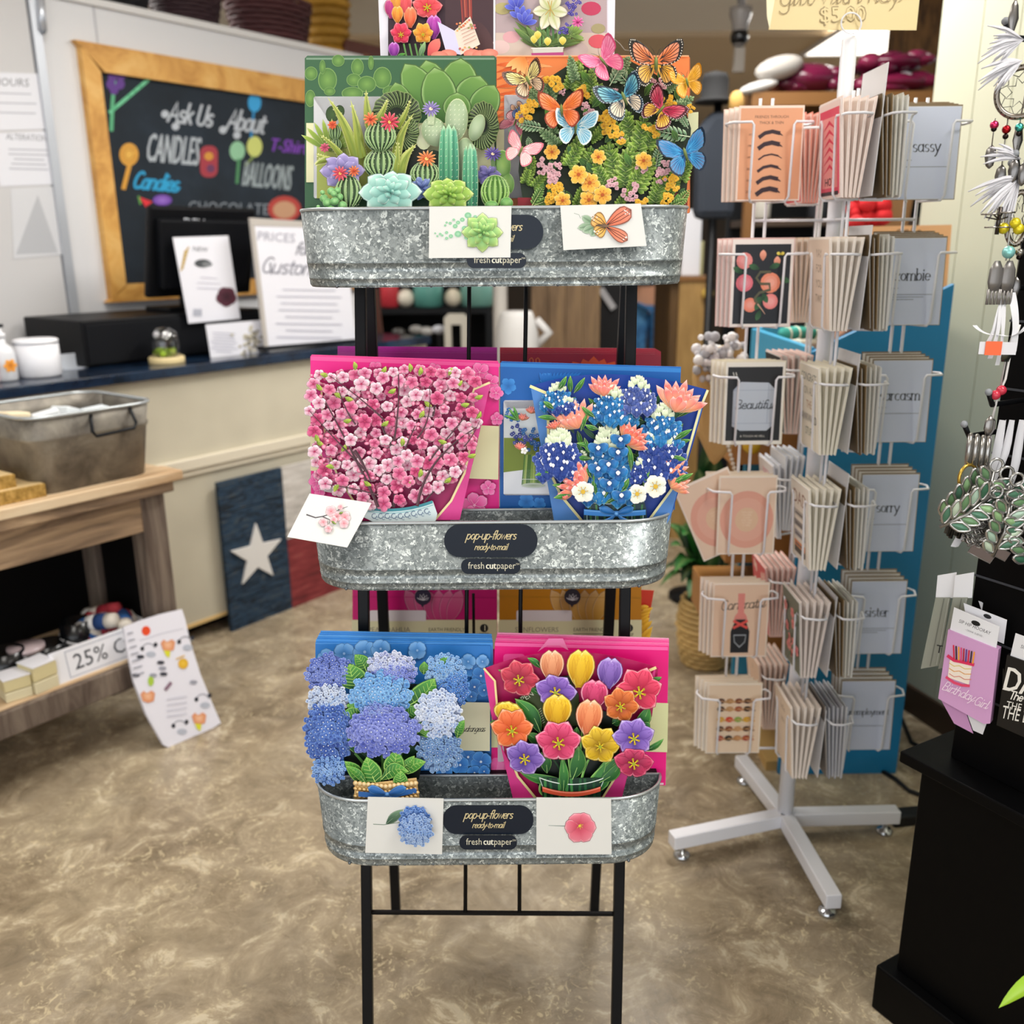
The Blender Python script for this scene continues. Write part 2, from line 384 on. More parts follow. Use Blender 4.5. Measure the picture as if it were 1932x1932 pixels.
# ---------------------------------------------------------------- the setting
def floor_material():
    m, nt, b = _bsdf('stained_concrete', .45, 0, .35); N, L = nt.nodes, nt.links
    tc = N.new('ShaderNodeTexCoord')
    def noise(scale, det, dist=0., rough=.6):
        t = N.new('ShaderNodeTexNoise'); t.inputs['Scale'].default_value = scale; t.inputs['Detail'].default_value = det
        t.inputs['Distortion'].default_value = dist; t.inputs['Roughness'].default_value = rough
        L.new(tc.outputs['Object'], t.inputs['Vector']); return t.outputs['Fac']
    def ramp(src, stops):
        r = N.new('ShaderNodeValToRGB'); e = r.color_ramp.elements
        while len(e) < len(stops): e.new(.5)
        for x, (p, c) in zip(e, stops): x.position = p; x.color = (*K(c), 1)
        L.new(src, r.inputs[0]); return r.outputs[0]
    def blend(mode, fac, a, c):
        x = N.new('ShaderNodeMixRGB'); x.blend_type = mode
        if isinstance(fac, float): x.inputs[0].default_value = fac
        else: L.new(fac, x.inputs[0])
        L.new(a, x.inputs[1]); L.new(c, x.inputs[2]); return x.outputs[0]
    base = ramp(noise(1.5, 9, .5, .66), [(.30, '#554838'), (.41, '#796a56'), (.50, '#9a8a72'), (.58, '#b0a086'), (.70, '#c8b898')])
    fine = ramp(noise(9, 12, .9, .74), [(.33, '#4f4231'), (.44, '#84745c'), (.52, '#a08f76'), (.57, '#bcab8d'), (.62, '#ecdfc2')])
    c = blend('MIX', .5, base, fine)
    grey = ramp(noise(.8, 5, .3), [(.42, '#000000'), (.60, '#e0e0e0')])
    c2 = ramp(noise(6, 8, 1.5, .7), [(.3, '#665d51'), (.5, '#8c8375'), (.66, '#c0b7a8')])
    c = blend('MIX', grey, c, blend('MIX', .55, c, c2))
    fl = ramp(noise(34, 6, 2.0, .65), [(.55, '#000000'), (.62, '#ffffff')])
    fl2 = ramp(noise(3.2, 3, .3), [(.42, '#000000'), (.58, '#c8c8c8')])
    mk = blend('MULTIPLY', 1.0, fl, fl2)
    lt = N.new('ShaderNodeRGB'); lt.outputs[0].default_value = (*K('#dccba6'), 1)
    c = blend('MIX', mk, c, lt.outputs[0])
    v = N.new('ShaderNodeTexVoronoi'); v.feature = 'DISTANCE_TO_EDGE'; v.inputs['Scale'].default_value = 2.1
    nv = N.new('ShaderNodeTexNoise'); nv.inputs['Scale'].default_value = 5; nv.inputs['Detail'].default_value = 6
    L.new(tc.outputs['Object'], nv.inputs['Vector'])
    ad = N.new('ShaderNodeMixRGB'); ad.blend_type = 'ADD'; ad.inputs[0].default_value = .33
    L.new(tc.outputs['Object'], ad.inputs[1]); L.new(nv.outputs['Color'], ad.inputs[2]); L.new(ad.outputs[0], v.inputs['Vector'])
    ck = ramp(v.outputs['Distance'], [(.0, '#ffffff'), (.012, '#000000')])
    dk = N.new('ShaderNodeRGB'); dk.outputs[0].default_value = (*K('#5a4835'), 1)
    cm = blend('MULTIPLY', 1.0, ck, ramp(noise(1.3, 2), [(.5, '#000000'), (.62, '#9a9a9a')]))
    c = blend('MIX', cm, c, dk.outputs[0])
    L.new(c, b.inputs['Base Color'])
    rr = ramp(noise(4, 6, 1), [(.35, '#707070'), (.65, '#a8a8a8')]); L.new(rr, b.inputs['Roughness'])
    bp = N.new('ShaderNodeBump'); bp.inputs['Strength'].default_value = .12; bp.inputs['Distance'].default_value = .004
    L.new(noise(16, 8, 1.5), bp.inputs['Height']); L.new(bp.outputs[0], b.inputs['Normal'])
    return m
q = M(); q.box((-6, -3.2, -.1), (7, 13, 0)); struct('floor', q, floor_material())
q = M(); q.box((-6, -3.2, 2.75), (7, 6.5, 2.85)); struct('ceiling', q, mat('ceiling_paint', '#efeae2', .8))
q = M(); q.box((-6, 6.5, 2.72), (7, 13, 2.85)); struct('ceiling_back', q, mat('ceiling_tan', '#d8c2a2', .8))
q = M(); q.box((-6, 12.2, 0), (7, 12.4, 2.75)); struct('wall_back', q, mat('back_wall_dark', '#4a4036', .8))
q = M(); q.box((-6, -3.2, 0), (-5.9, 13, 2.75)); struct('wall_far_left', q, mat('cream_paint', '#cfc9ba', .8))
# partition wall behind the counter; LW = its own axes (x along the counter, y into the wall)
LA = math.atan2(.803, .596); LO = Vector((-1.115, 3.438, 0))
LW = Matrix.Translation(LO) @ Matrix.Rotation(LA, 4, 'Z'); LWi = LW.inverted(); LN = Vector((.803, -.596, 0))
def LP(u, v, off):                 # (along, height) on the plane `off` behind the counter front
    r = ray(u, v); p0 = LO - LN * off; p = EYE + r * ((p0 - EYE).dot(LN) / r.dot(LN)); l = LWi @ p
    return l.x, l.z
def lobj(off=0., s=0., z=0., tilt=0., rz=0.):   # frame on the counter axes
    return LW @ frame((s, off, z), rz, tilt)
WO = .66; ZT = LP(400, 58, WO)[1]; ST = LP(112, 330, WO)[0]; SE = LP(684, 300, WO)[0]
q = M(LW); q.box((ST, WO, 0), (SE, WO + .1, ZT)); struct('wall_left', q, mat('wall_white', '#d9d9db', .6))
q = M(LW); q.box((-3.0, WO - .02, 0), (ST - .05, WO + .1, ZT)); struct('wall_side', q, mat('wall_offwhite', '#c6c4c4', .6))
q = M(LW); q.box((ST - .045, WO - .035, 1.0), (ST - .012, WO, ZT + .01)); struct('trim_1', q, mat('trim_grey', '#b9bdc4', .35, .3))
q = M(LW); q.box((-3, WO - .02, ZT), (SE + .02, WO + .40, ZT + .025)); struct('trim_2', q, mat('ledge_white', '#dcdad8', .6))
q = M(LW); q.box((ST + .22, WO - .004, 1.9), (ST + .226, WO + .001, ZT)); struct('trim_3', q, mat('joint_grey', '#bcbcc0', .6))
# panelled wall at the right
RW0, RWD = Vector((1.215, 2.88, 0)), Vector((.300, -.954, 0))
RA = math.atan2(RWD.y, RWD.x)
RWm = Matrix.Translation(RW0) @ Matrix.Rotation(RA, 4, 'Z')     # x along the wall towards the camera, y to the right of the room
m_, nt_, b_ = _bsdf('green_panelling', .55, 0, .4)
MATS['green_panelling'] = m_; b_.inputs['Base Color'].default_value = (*K('#cbccb6'), 1)
q = M(RWm); 
xs_ = [0.0]; 
while xs_[-1] < 3.6: xs_.append(xs_[-1] + random.choice((.09, .13, .16, .11)))
for a_, b2_ in zip(xs_, xs_[1:]):
    q.box((a_ + .003, 0, .09), (b2_, .10, 2.75)); q.box((a_, .004, .09), (a_ + .003, .10, 2.75), '#8c8a68')
struct('wall_right', q, m_)
q = M(RWm); q.box((-.01, -.012, 0), (3.6, .1, .09)); struct('baseboard_right', q, mat('baseboard_brown', '#3d2b1c', .5))
# ceiling lamps
def troffer(x, y, z, sx, sy, power, label):
    t = empty('ceiling_light', label, 'ceiling light', Vector((x, y, z)), 'recessed ceiling lights')
    q = M(); q.box((-sx/2 - .03, -sy/2 - .03, -.02), (sx/2 + .03, -sy/2, .0)); q.box((-sx/2 - .03, sy/2, -.02), (sx/2 + .03, sy/2 + .03, 0))
    q.box((-sx/2 - .03, -sy/2, -.02), (-sx/2, sy/2, 0)); q.box((sx/2, -sy/2, -.02), (sx/2 + .03, sy/2, 0)); q.build('frame', WHITE, t)
    q = M(); q.box((-sx/2, -sy/2, -.012), (sx/2, sy/2, 0)); q.build('diffuser', mat('lamp_diffuser', '#ffffff', .6, emit='#fff6e6', es=3.0), t)
    l = area('lamp', (0, 0, -.03), sx, sy, power, col=(1, .98, .95)); l.parent = t
troffer(2.33, 6.5, 2.72, .55, 1.1, 60, 'bright recessed ceiling light above the burgundy bags at the back')
for x, y, p, l in ((-1.0, .6, 12, 'recessed ceiling light over the left of the front aisle'), (1.2, .6, 29, 'recessed ceiling light over the right of the front aisle'), (-.9, 2.5, 17, 'recessed ceiling light over the counter'), (.7, 3.3, 42, 'recessed ceiling light between counter and card rack'),
                  (-2.2, 4.9, 40, 'recessed ceiling light behind the counter wall'), (.6, 8.6, 60, 'recessed ceiling light near the back wall')):
    troffer(x, y, 2.75, .6, 1.2, p, l)
# ---------------------------------------------------------------- galvanised display stand
def galv(name, cols, ns=95, metal=.35, rough=.38, lo=.1, hi=.95):
    return nmat(name, cols, nscale=ns, kind='vor', rough=rough, metal=metal, spec=.5, lo=lo, hi=hi, dist=.02, bump=.15, bdist=.0008)
GALV = galv('galvanised_spangle', ['#6a7274', '#7a8284', '#838b8c', '#8a9293', '#90989a', '#989fa0', '#d3dad9'], 230)
GALV2 = galv('galvanised_dark', ['#565d5f', '#6c7375', '#7c8385', '#868d8f', '#8f9596', '#bfc6c6'], 80)
RIM = mat('galvanised_rim', '#b9bfc2', .25, .6)
DARKRIM = mat('rolled_rim_dark', '#6a7075', .3, .6)
NAVY = '#0c1828'; GOLD = '#d8c79a'

stand = empty('flower_card_display_stand', 'tall black-legged display stand holding three galvanised metal trays of flower cards', 'display stand', Vector((-.035, 1.55, 0)))
def sp_(p): return Vector(p) - Vector((-.035, 1.55, 0))
def leg(u0, v0, D0, u1, v1, D1, name, ext=True, w=.0185):
    a, b = P(u0, v0, D0), P(u1, v1, D1); d = b - a; b = b + d * ((1.49 - b.z) / d.z)
    a2 = a - d * ((a.z - .0) / d.z) if ext else a
    a2.z = 0.0
    q = M(); q.bar(sp_(a2), sp_(b), w, w, up=(0, 1, 0)); q.build(name, BLACK, stand, bev=.002)
# legs: D falls towards the floor at the front (they lean), the rear pair stays further back
leg(691.5, 1640, 1.422, 681, 600, 1.585, 'front_leg'); leg(1168.5, 1640, 1.422, 1190, 600, 1.585, 'front_leg')
leg(746, 1690, 1.772, 699, 600, 1.69, 'rear_leg', w=.020); leg(1122.5, 1690, 1.772, 1178, 600, 1.69, 'rear_leg', w=.020)
def fy(v, D=None): return 1.585 - (v - 600) * (1.585 - 1.422) / 1040
for n_, (a, b) in {'crossbar': ((702, 1721), (1160, 1724))}.items():
    q = M(); q.bar(sp_(P(*a, fy(1721))), sp_(P(*b, fy(1721))), .006, .006, up=(0, 0, 1)); q.build(n_, BLACK, stand)
for us in ((885, 880.5, 878), (992, 982, 980)):
    q = M(); q.tube([sp_(P(us[2], 1721, fy(1721))), sp_(P(us[1], 1140, fy(1140) + .02)), sp_(P(us[0], 600, fy(600) + .02)), sp_(P(us[0] + 1, 430, fy(430) + .02))], .0038, 8); q.build('upright_rod', BLACK, stand)
q = M(); q.tube([sp_(P(893, 1120, 1.69)), sp_(P(894, 1200, 1.69))], .003, 8); q.build('upright_rod', BLACK, stand)

def tray(cx, D, z0, z1, W, dep=.072, rx=.088, name='tray', lab=None):
    """half tub: rounded front corners, flat back; D = distance of its back wall"""
    T = Matrix.Translation(sp_((cx, D, z0))); h = z1 - z0
    def outline(k=1.0, n=10, ins=0.):
        a = W / 2 * k - ins; d = (dep - ins) ; r = rx - ins
        pts = [(-a, 0)]
        pts += [(-a + r - r * math.cos(PI / 2 * i / n), -(d) * math.sin(PI / 2 * i / n)) for i in range(1, n + 1)]
        pts += [(-a + r + (2 * a - 2 * r) * i / 6, -d) for i in range(1, 6)]
        pts += [(a - r + r * math.sin(PI / 2 * i / n), -(d) * math.cos(PI / 2 * i / n)) for i in range(n + 1)]
        return pts
    prof = [(0, .966, 0), (.03, .974, 0), (.10, .976, 0), (.105, .976, .0025), (.125, .977, .0025), (.13, .977, 0), (.30, .983, 0), (.305, .983, .0022), (.33, .984, .0022), (.335, .984, 0), (1, 1.0, 0)]
    q = M(T); rows = []
    for t, k, bump in prof:
        rows.append([(x * (1 if abs(x) < 1 else 1), y - bump * (0 if y == 0 else 1), t * h) for x, y in outline(k)])
    q.sheet(rows)
    for r_ in q.f: r_.reverse()
    top = outline(1.0); bot = outline(.966)
    q.add([(x, y, 0) for x, y in bot], [tuple(range(len(bot)))])
    q.prism([(-W / 2 * .966, 0), (W / 2 * .966, 0), (W / 2, h), (-W / 2, h)], -.001, .001, axis='y')
    t_ = q.build(name, GALV, stand, solid=.0012)
    q = M(T); q.tube([(x, y, h) for x, y in top], .0026, 8); q.tube([(-W / 2, 0, h), (W / 2, 0, h)], .0024, 8); q.build('rim', RIM, t_)
    for i in range(11):
        q = M(T); q.ball((-W * .4 + W * .8 * i / 10, -dep + .001 + (.004 if i in (0, 10) else 0), h * .012), .0028, '#3a3f42', 8, 5); q.build('rivet', DARKRIM, t_)
    return t_
TR = []
for cx, D, z0, z1, W in ((-.0235, 1.515, 1.392, 1.505, .598), (-.032, 1.458, .925, 1.036, .585), (-.043, 1.385, .468, .590, .578)):
    TR.append(tray(cx, D, z0, z1, W))
# ledges that carry the envelopes behind each tray
for cx, D, z in ((-.024, 1.552, 1.486), (-.032, 1.492, 1.022), (-.043, 1.418, .592)):
    q = M(); q.box(tuple(sp_((cx - .285, D - .030, z - .006))), tuple(sp_((cx + .285, D + .034, z)))); q.build('envelope_ledge', BLACK, stand, bev=.001)
for cx, D, z in ((-.02, 1.772, .905), (-.03, 1.775, .44)):
    q = M(); q.box(tuple(sp_((cx - .26, D - .055, z - .006))), tuple(sp_((cx + .26, D + .03, z)))); q.build('envelope_ledge', BLACK, stand, bev=.001)

# badges on the tray fronts
def badge(tr, D, cu, v0, v1, v2, v3, s=1.0, yt=0, w1=88, w2=56):
    fr = Fr((0, D, 0)); 
    inv = Matrix.Translation(-Vector((-.035, 1.55, 0)))
    def put(a, n):
        o = a.build(n, PRINT, tr); o.matrix_local = inv @ fr.m; return o
    a = Art(fr, .001); a.rrect(cu - w1 * s, v0, cu + w1 * s, v1, (v1 - v0) / 2 - 1, NAVY, 10)
    h = v1 - v0
    a.script('pop-up-flowers', cu, v0 + h * .46, 9.6 * s, 1.7 * s, GOLD, slant=.35, sx=.86)
    a.script('ready-to-mail', cu, v0 + h * .78, 7.0 * s, 1.3 * s, GOLD, slant=.35, sx=.86); put(a, 'badge')
    a = Art(fr, .0045); a.rrect(cu - w2 * s, v2, cu + w2 * s, v3, (v3 - v2) / 2 - 1, NAVY, 10)
    y = v2 + (v3 - v2) * .66; hh = 12.5 * s
    a.text('fresh', cu - 43 * s, y, hh, '#d9d3bd', al='l', sx=.86); a.text('cut', cu - 10 * s, y, hh, '#f4f0de', al='l', sx=.86); a.text('cut', cu - 9.2 * s, y, hh, '#f4f0de', al='l', sx=.86)
    a.text('paper', cu + 11 * s, y, hh, '#d9d3bd', al='l', sx=.86); a.text('TM', cu + 47 * s, v2 + (v3 - v2) * .42, 3.5 * s, '#d9d3bd', al='l')
    put(a, 'badge')
badge(TR[0], 1.515 - .0735, 937, 405, 470, 477, 506)
badge(TR[1], 1.458 - .0735, 926, 989, 1051, 1054, 1083)
badge(TR[2], 1.385 - .0735, 921, 1519, 1574, 1576, 1603, .97)

# picture header above the top tray
HF = Fr((0, 1.60, 1.6), R(3))
a = Art(HF, .003); a.rect(718, -40, 1159, 112, '#e9e4ee')
inv_ = Matrix.Translation(-Vector((-.035, 1.55, 0)))
a.box((a.pt(718, 112)[0], -.0029, a.pt(718, 112)[2]), (a.pt(1159, 112)[0], .002, a.pt(718, -40)[2]), '#e9e4ee')
hp = a.build('header_panel', PRINT, stand); hp.matrix_local = inv_ @ HF.m
def head_art(fn, name):
    a = Art(HF, .0045); fn(a); o = a.build(name, PRINT, hp); return o
# ---------------------------------------------------------------- cut-paper flowers
class ZA(Art):
    """artwork authored in the pixels of an enlarged crop of the photograph (ox, oy, scale)"""
    def __init__(s, fr, d, z): super().__init__(fr, d); s.z = z
    def pt(s, u, v, e=0.):
        ox, oy, k = s.z; x, z = s.fr.l(ox + u / k, oy + v / k, s.d + e); return (x, -s.d - e, z)
    def slab(s, pts, th, col, side=None):
        n = len(pts); f = [Vector(s.pt(*p)) for p in pts]; b = [p + Vector((0, th, 0)) for p in f]
        s.add(f, [tuple(range(n))], col)
        s.add(f + b, [(i, (i + 1) % n, n + (i + 1) % n, n + i) for i in range(n)] + [tuple(range(2 * n - 1, n - 1, -1))], side or col); s.up()
def rr(x0, y0, x1, y1, r, n=4):
    pts = []
    for cx, cy, a in ((x1 - r, y0 + r, -90), (x1 - r, y1 - r, 0), (x0 + r, y1 - r, 90), (x0 + r, y0 + r, 180)):
        pts += [(cx + r * math.cos(R(a + 90 * i / n)), cy + r * math.sin(R(a + 90 * i / n))) for i in range(n + 1)]
    return pts
def pol(cx, cy, r, a): return cx + r * math.cos(R(a)), cy + r * math.sin(R(a))
def rflower(a, cx, cy, r, col, tip=None, edge=None, n=5, rot=0, wid=.95, cen=None, cr=.2, sq=1.0, peak=.62, mid=None, stam=None, dome=.0008):
    for i in range(n):
        an = rot + 360 * i / n; rl = r * random.uniform(.93, 1.05)
        x, y = math.cos(R(an)) * rl, math.sin(R(an)) * rl * sq
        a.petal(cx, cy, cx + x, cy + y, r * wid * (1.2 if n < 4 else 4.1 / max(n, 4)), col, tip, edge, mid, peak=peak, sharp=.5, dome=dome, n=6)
    if stam:
        for i in range(7):
            x, y = pol(cx, cy, r * .42, rot + i * 51); a.stroke([(cx, cy), (x, y)], r * .045, stam)
            a.ell(x, y, r * .05, r * .05, cen or stam, n=6)
    if cen: a.ell(cx, cy, r * cr, r * cr * sq, cen, n=10)
def leaf(a, bx, by, tx, ty, w, col='#2f6b2c', tip='#4f9a3c', edge='#9cc76a', mid='#a9d07c', bend=0, veins=0, peak=.45, dome=.0015, sharp=.9):
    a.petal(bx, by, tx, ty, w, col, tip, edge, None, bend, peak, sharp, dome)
    L = math.hypot(tx - bx, ty - by); dx, dy = (tx - bx) / L, (ty - by) / L
    sp = [(bx + dx * L * t - dy * bend * L * math.sin(PI * t * .9), by + dy * L * t + dx * bend * L * math.sin(PI * t * .9)) for t in (i / 6 for i in range(7))]
    e = a.d; a.d = e + dome * .9
    a.stroke(sp, max(1.2, w * .045), mid, max(.6, w * .015))
    for i in range(veins):
        t = .18 + .62 * i / max(1, veins - 1); x, y = bx + dx * L * t, by + dy * L * t
        bo = bend * L * math.sin(PI * t * .9); x -= dy * bo; y += dx * bo
        for sg in (-1, 1):
            a.stroke([(x, y), (x + dx * w * .16 - dy * sg * w * .44 * (1 - t) ** .6, y + dy * w * .16 + dx * sg * w * .44 * (1 - t) ** .6)], max(.8, w * .02), mid)
    a.d = e + a.step
def tulip(a, cx, cy, rx, ry, col, dark, edge, rot=0, open_=False, cen='#e8c51f'):
    c, q = math.cos(R(rot)), math.sin(R(rot))
    def T(x, y): return cx + (x * rx * c - y * ry * q), cy + (x * rx * q + y * ry * c)
    def pt_(bx, by, tx, ty, w, cb, ct, bend=0, peak=.55, sh=.5):
        b, t = T(bx, by), T(tx, ty)
        a.petal(*b, *t, w * rx, cb, ct, edge, None, bend, peak, sh, .0025, base=.35)
        L = math.hypot(t[0] - b[0], t[1] - b[1])
        d0 = a.d; a.d += .002
        for k in (-.25, .0, .25):
            nx, ny = -(t[1] - b[1]) / L, (t[0] - b[0]) / L
            pts = [(b[0] + (t[0] - b[0]) * s + nx * w * rx * k * math.sin(PI * min(1, s * .95)) + nx * bend * L * math.sin(PI * s * .9),
                    b[1] + (t[1] - b[1]) * s + ny * w * rx * k * math.sin(PI * min(1, s * .95)) + ny * bend * L * math.sin(PI * s * .9)) for s in (.08, .3, .5, .7, .85)]
            a.stroke(pts, rx * .035, mix(cb, ct, .2), rx * .012)
        a.d = d0 + a.step
    if not open_:
        pt_(0, .95, -.18, -1.0, 1.25, dark, col, -.05); pt_(0, .95, .2, -1.0, 1.25, dark, col, .05)
        pt_(-.05, 1, -.55, -.72, .95, dark, col, .14); pt_(.05, 1, .6, -.70, .95, dark, col, -.14)
        pt_(0, 1.0, .06, -.86, 1.15, mix(dark, col, .35), col)
    else:
        for tx, ty, w in ((-.45, -.95, .95), (.42, -.95, .95), (-1.0, -.25, .9), (1.0, -.2, .9), (-.62, .72, .95), (.62, .75, .95)):
            pt_(0, .1, tx, ty, w * .95, dark, col, 0, .52, .95)
        x, y = T(0, .1); a.d += .003
        for i in range(6):
            p = pol(x, y, rx * .24, i * 60 - 100); a.stroke([(x, y), p], rx * .06, cen); a.ell(*p, rx * .06, rx * .06, mix(cen, '#5a3a10', .45), n=6)
        a.ell(x, y, rx * .09, rx * .09, '#9cab2a', n=8)
def barrel(a, cx, cy, rx, ry, dark='#2f4a30', light='#8fb074', n=7, edge='#b9cf9a', dots=True):
    a.ell(cx, cy, rx, ry, dark, mix(dark, light, .25), n=24, dome=.004, ecol=edge, inner=.95)
    a.d += .0042
    for i in range(n):
        x = -1 + 2 * (i + .5) / n; xo = math.sin(x * PI / 2.15)
        bend = -xo * .42
        a.petal(cx + xo * rx * .25, cy + ry * .93, cx + xo * rx * .25, cy - ry * .93, rx * 1.25 / n * (1.15 - .45 * abs(xo)), light, mix(light, '#dfe8b8', .2), None, None, xo * rx * .72 / (2 * ry * .93), .5, .6)
        if dots:
            for t in range(5):
                yy = cy + ry * (.7 - .35 * t); kx = math.sqrt(max(0, 1 - ((yy - cy) / ry) ** 2))
                xx = cx + xo * rx * kx * .97 + rx * .09
                a.ell(xx, yy, rx * .022, rx * .022, '#e4e8c6', n=5)
def rosette(a, cx, cy, r, col, tip, edge, sq=.72, layers=((1, 8), (.72, 7), (.45, 5), (.24, 3)), wid=.62, dark=None):
    for k, (s_, n) in enumerate(layers):
        for i in range(n):
            an = 360 * i / n + 19 * k + random.uniform(-5, 5)
            x, y = cx + math.cos(R(an)) * r * s_, cy + math.sin(R(an)) * r * s_ * sq - (r * .06 * k)
            a.petal(cx, cy, x, y, r * wid * (1.0 - .1 * k) * max(.45, s_), mix(dark or mix(col, '#1c3a4a', .35), col, .15 + .12 * k), mix(col, tip, .75), edge, None, 0, .6, .95, .003, n=6)
        a.d += .0012
UPW = [(0, -.06), (.12, -.26), (.3, -.48), (.55, -.68), (.82, -.8), (.97, -.8), (1.02, -.64), (.99, -.42), (.94, -.24), (.84, -.09), (.6, .03), (.3, .08), (.06, .06)]
LOW = [(.04, .02), (.3, .04), (.56, .06), (.72, .16), (.78, .34), (.74, .52), (.66, .64), (.54, .76), (.4, .8), (.28, .72), (.16, .52), (.06, .28)]
def butterfly(a, cx, cy, s, rot, up, lo, edge, vein, dots=None, l=(1, 1), fold=.012, body='#4e5a2c', up2=None):
    c, q = math.cos(R(rot)), math.sin(R(rot))
    def T(x, y): return cx + s * (x * c - y * q), cy + s * (x * q + y * c)
    for sg, k in ((-1, l[0]), (1, l[1])):
        for out, colr, hub, inn in ((LOW, lo, (.12, .1), .80 if dots else .88), (UPW, up, (.12, -.06), .80 if dots else .88)):
            n = len(out); hx, hy = hub
            def lf(x): return fold * x * x
            vs, cs = [], []
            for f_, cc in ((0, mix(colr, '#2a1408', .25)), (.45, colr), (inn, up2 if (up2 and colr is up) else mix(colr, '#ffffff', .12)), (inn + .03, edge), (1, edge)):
                for x, y in out:
                    X, Y = hx + (x - hx) * f_, hy + (y - hy) * f_
                    vs.append(a.pt(*T(sg * X * k, Y), lf(X))); cs.append(K(cc))
            b = len(a.v); a.add(vs, [(r_ * n + i, r_ * n + (i + 1) % n, (r_ + 1) * n + (i + 1) % n, (r_ + 1) * n + i) for r_ in range(4) for i in range(n)]); a.c[b:] = cs
            d0 = a.d; a.d += .0003; w_ = .011
            for i in range(2, n - 1, 1 if vein != edge or dots else 2):
                x, y = out[i]; X, Y = hx + (x - hx) * .9, hy + (y - hy) * .9; m_ = ((hx + X) / 2 + .02, (hy + Y) / 2 + (.03 if y < 0 else -.02))
                L = math.hypot(X - hx, Y - hy); nx, ny = -(Y - hy) / L * w_, (X - hx) / L * w_
                p = [(hx + (X - hx) * .12, hy + (Y - hy) * .12), m_, (X, Y)]
                a.add([a.pt(*T(sg * (e[0] + g * nx) * k, e[1] + g * ny), lf(e[0])) for e in p for g in (-1, 1)], [(0, 1, 3, 2), (2, 3, 5, 4)], vein)
            if dots:
                for i in range(4 if out is UPW else 3, n - 1):
                    for t_ in (.0, .5):
                        x = out[i][0] * (1 - t_) + out[i + 1][0] * t_; y = out[i][1] * (1 - t_) + out[i + 1][1] * t_
                        if i + 1 >= n - 1 and t_: continue
                        X, Y = hx + (x - hx) * .945, hy + (y - hy) * .945
                        a.add([a.pt(*T(sg * (X + .022 * math.cos(e)) * k, Y + .022 * math.sin(e)), lf(X)) for e in (0, 1.26, 2.51, 3.77, 5.03)], [(0, 1, 2, 3, 4)], dots)
            a.d = d0 + a.step * 3
    a.d += .002; b0, b1 = T(0, -.24), T(0, .34); a.petal(*b1, *b0, s * .13, body, mix(body, '#9db060', .5), None, None, 0, .6, .5, .003, base=.3)
    for sg in (-1, 1): a.stroke([T(0, -.2), T(sg * .10, -.42), T(sg * .2, -.55)], s * .02, '#2a2418', s * .008)
def sprig(a, x, y, ang, L, dark='#3f6a24', light='#93bb45', edge='#cfe08a', n=5, w=.42):
    """stem of lobed leaflets, dark at the base and bright at the rim"""
    c, q = math.cos(R(ang)), math.sin(R(ang))
    a.stroke([(x, y), (x + c * L * .9, y + q * L * .9)], L * .035, mix(dark, light, .3), L * .015)
    for i in range(n + 1):
        t = i / n * .8; bx, by = x + c * L * t, y + q * L * t
        for sg in ((-1, 1) if i < n else (0,)):
            an = ang + sg * (62 - 20 * t); ll = L * (.36 - .10 * t); cc = mix(dark, light, random.uniform(.35, 1))
            for d_, k2 in ((-34, .74), (34, .74), (0, 1)):
                a.petal(bx, by, *pol(bx, by, ll * k2, an + d_), ll * .42, mix(dark, '#0c1a08', .35), cc, mix(edge, cc, .3), mix(edge, cc, .5) if d_ == 0 else None, 0, .68, .5, .0012, n=4)
def fern(a, x, y, ang, L, dark='#4f7a50', light='#9dbf8c', edge='#d5e5b8', n=7, w=.30):
    c, q = math.cos(R(ang)), math.sin(R(ang))
    for i in range(n + 1):
        t = .12 + .85 * i / n; bx, by = x + c * L * t, y + q * L * t
        for sg in (-1, 1):
            ll = L * w * math.sin(PI * (.18 + .78 * t)); tx, ty = pol(bx, by, ll, ang + sg * 50)
            a.petal(bx, by, tx, ty, L * .085, dark, light, edge, None, 0, .6, .6, .001, n=3)
    a.stroke([(x, y), (x + c * L, y + q * L)], L * .03, edge, L * .01)
def cluster(a, cx, cy, r, col, edge, cen, n=9, pr=.34, petals=4):
    pts = [pol(cx, cy, r * math.sqrt(random.random()), random.uniform(0, 360)) for _ in range(n)]
    for p in sorted(pts, key=lambda p: -math.hypot(p[0] - cx, p[1] - cy)):
        rflower(a, *p, r * pr * random.uniform(.85, 1.15), vary(col, .12), vary(col, .05), edge, petals, random.uniform(0, 90), 1.0, cen, .26, dome=.0004)
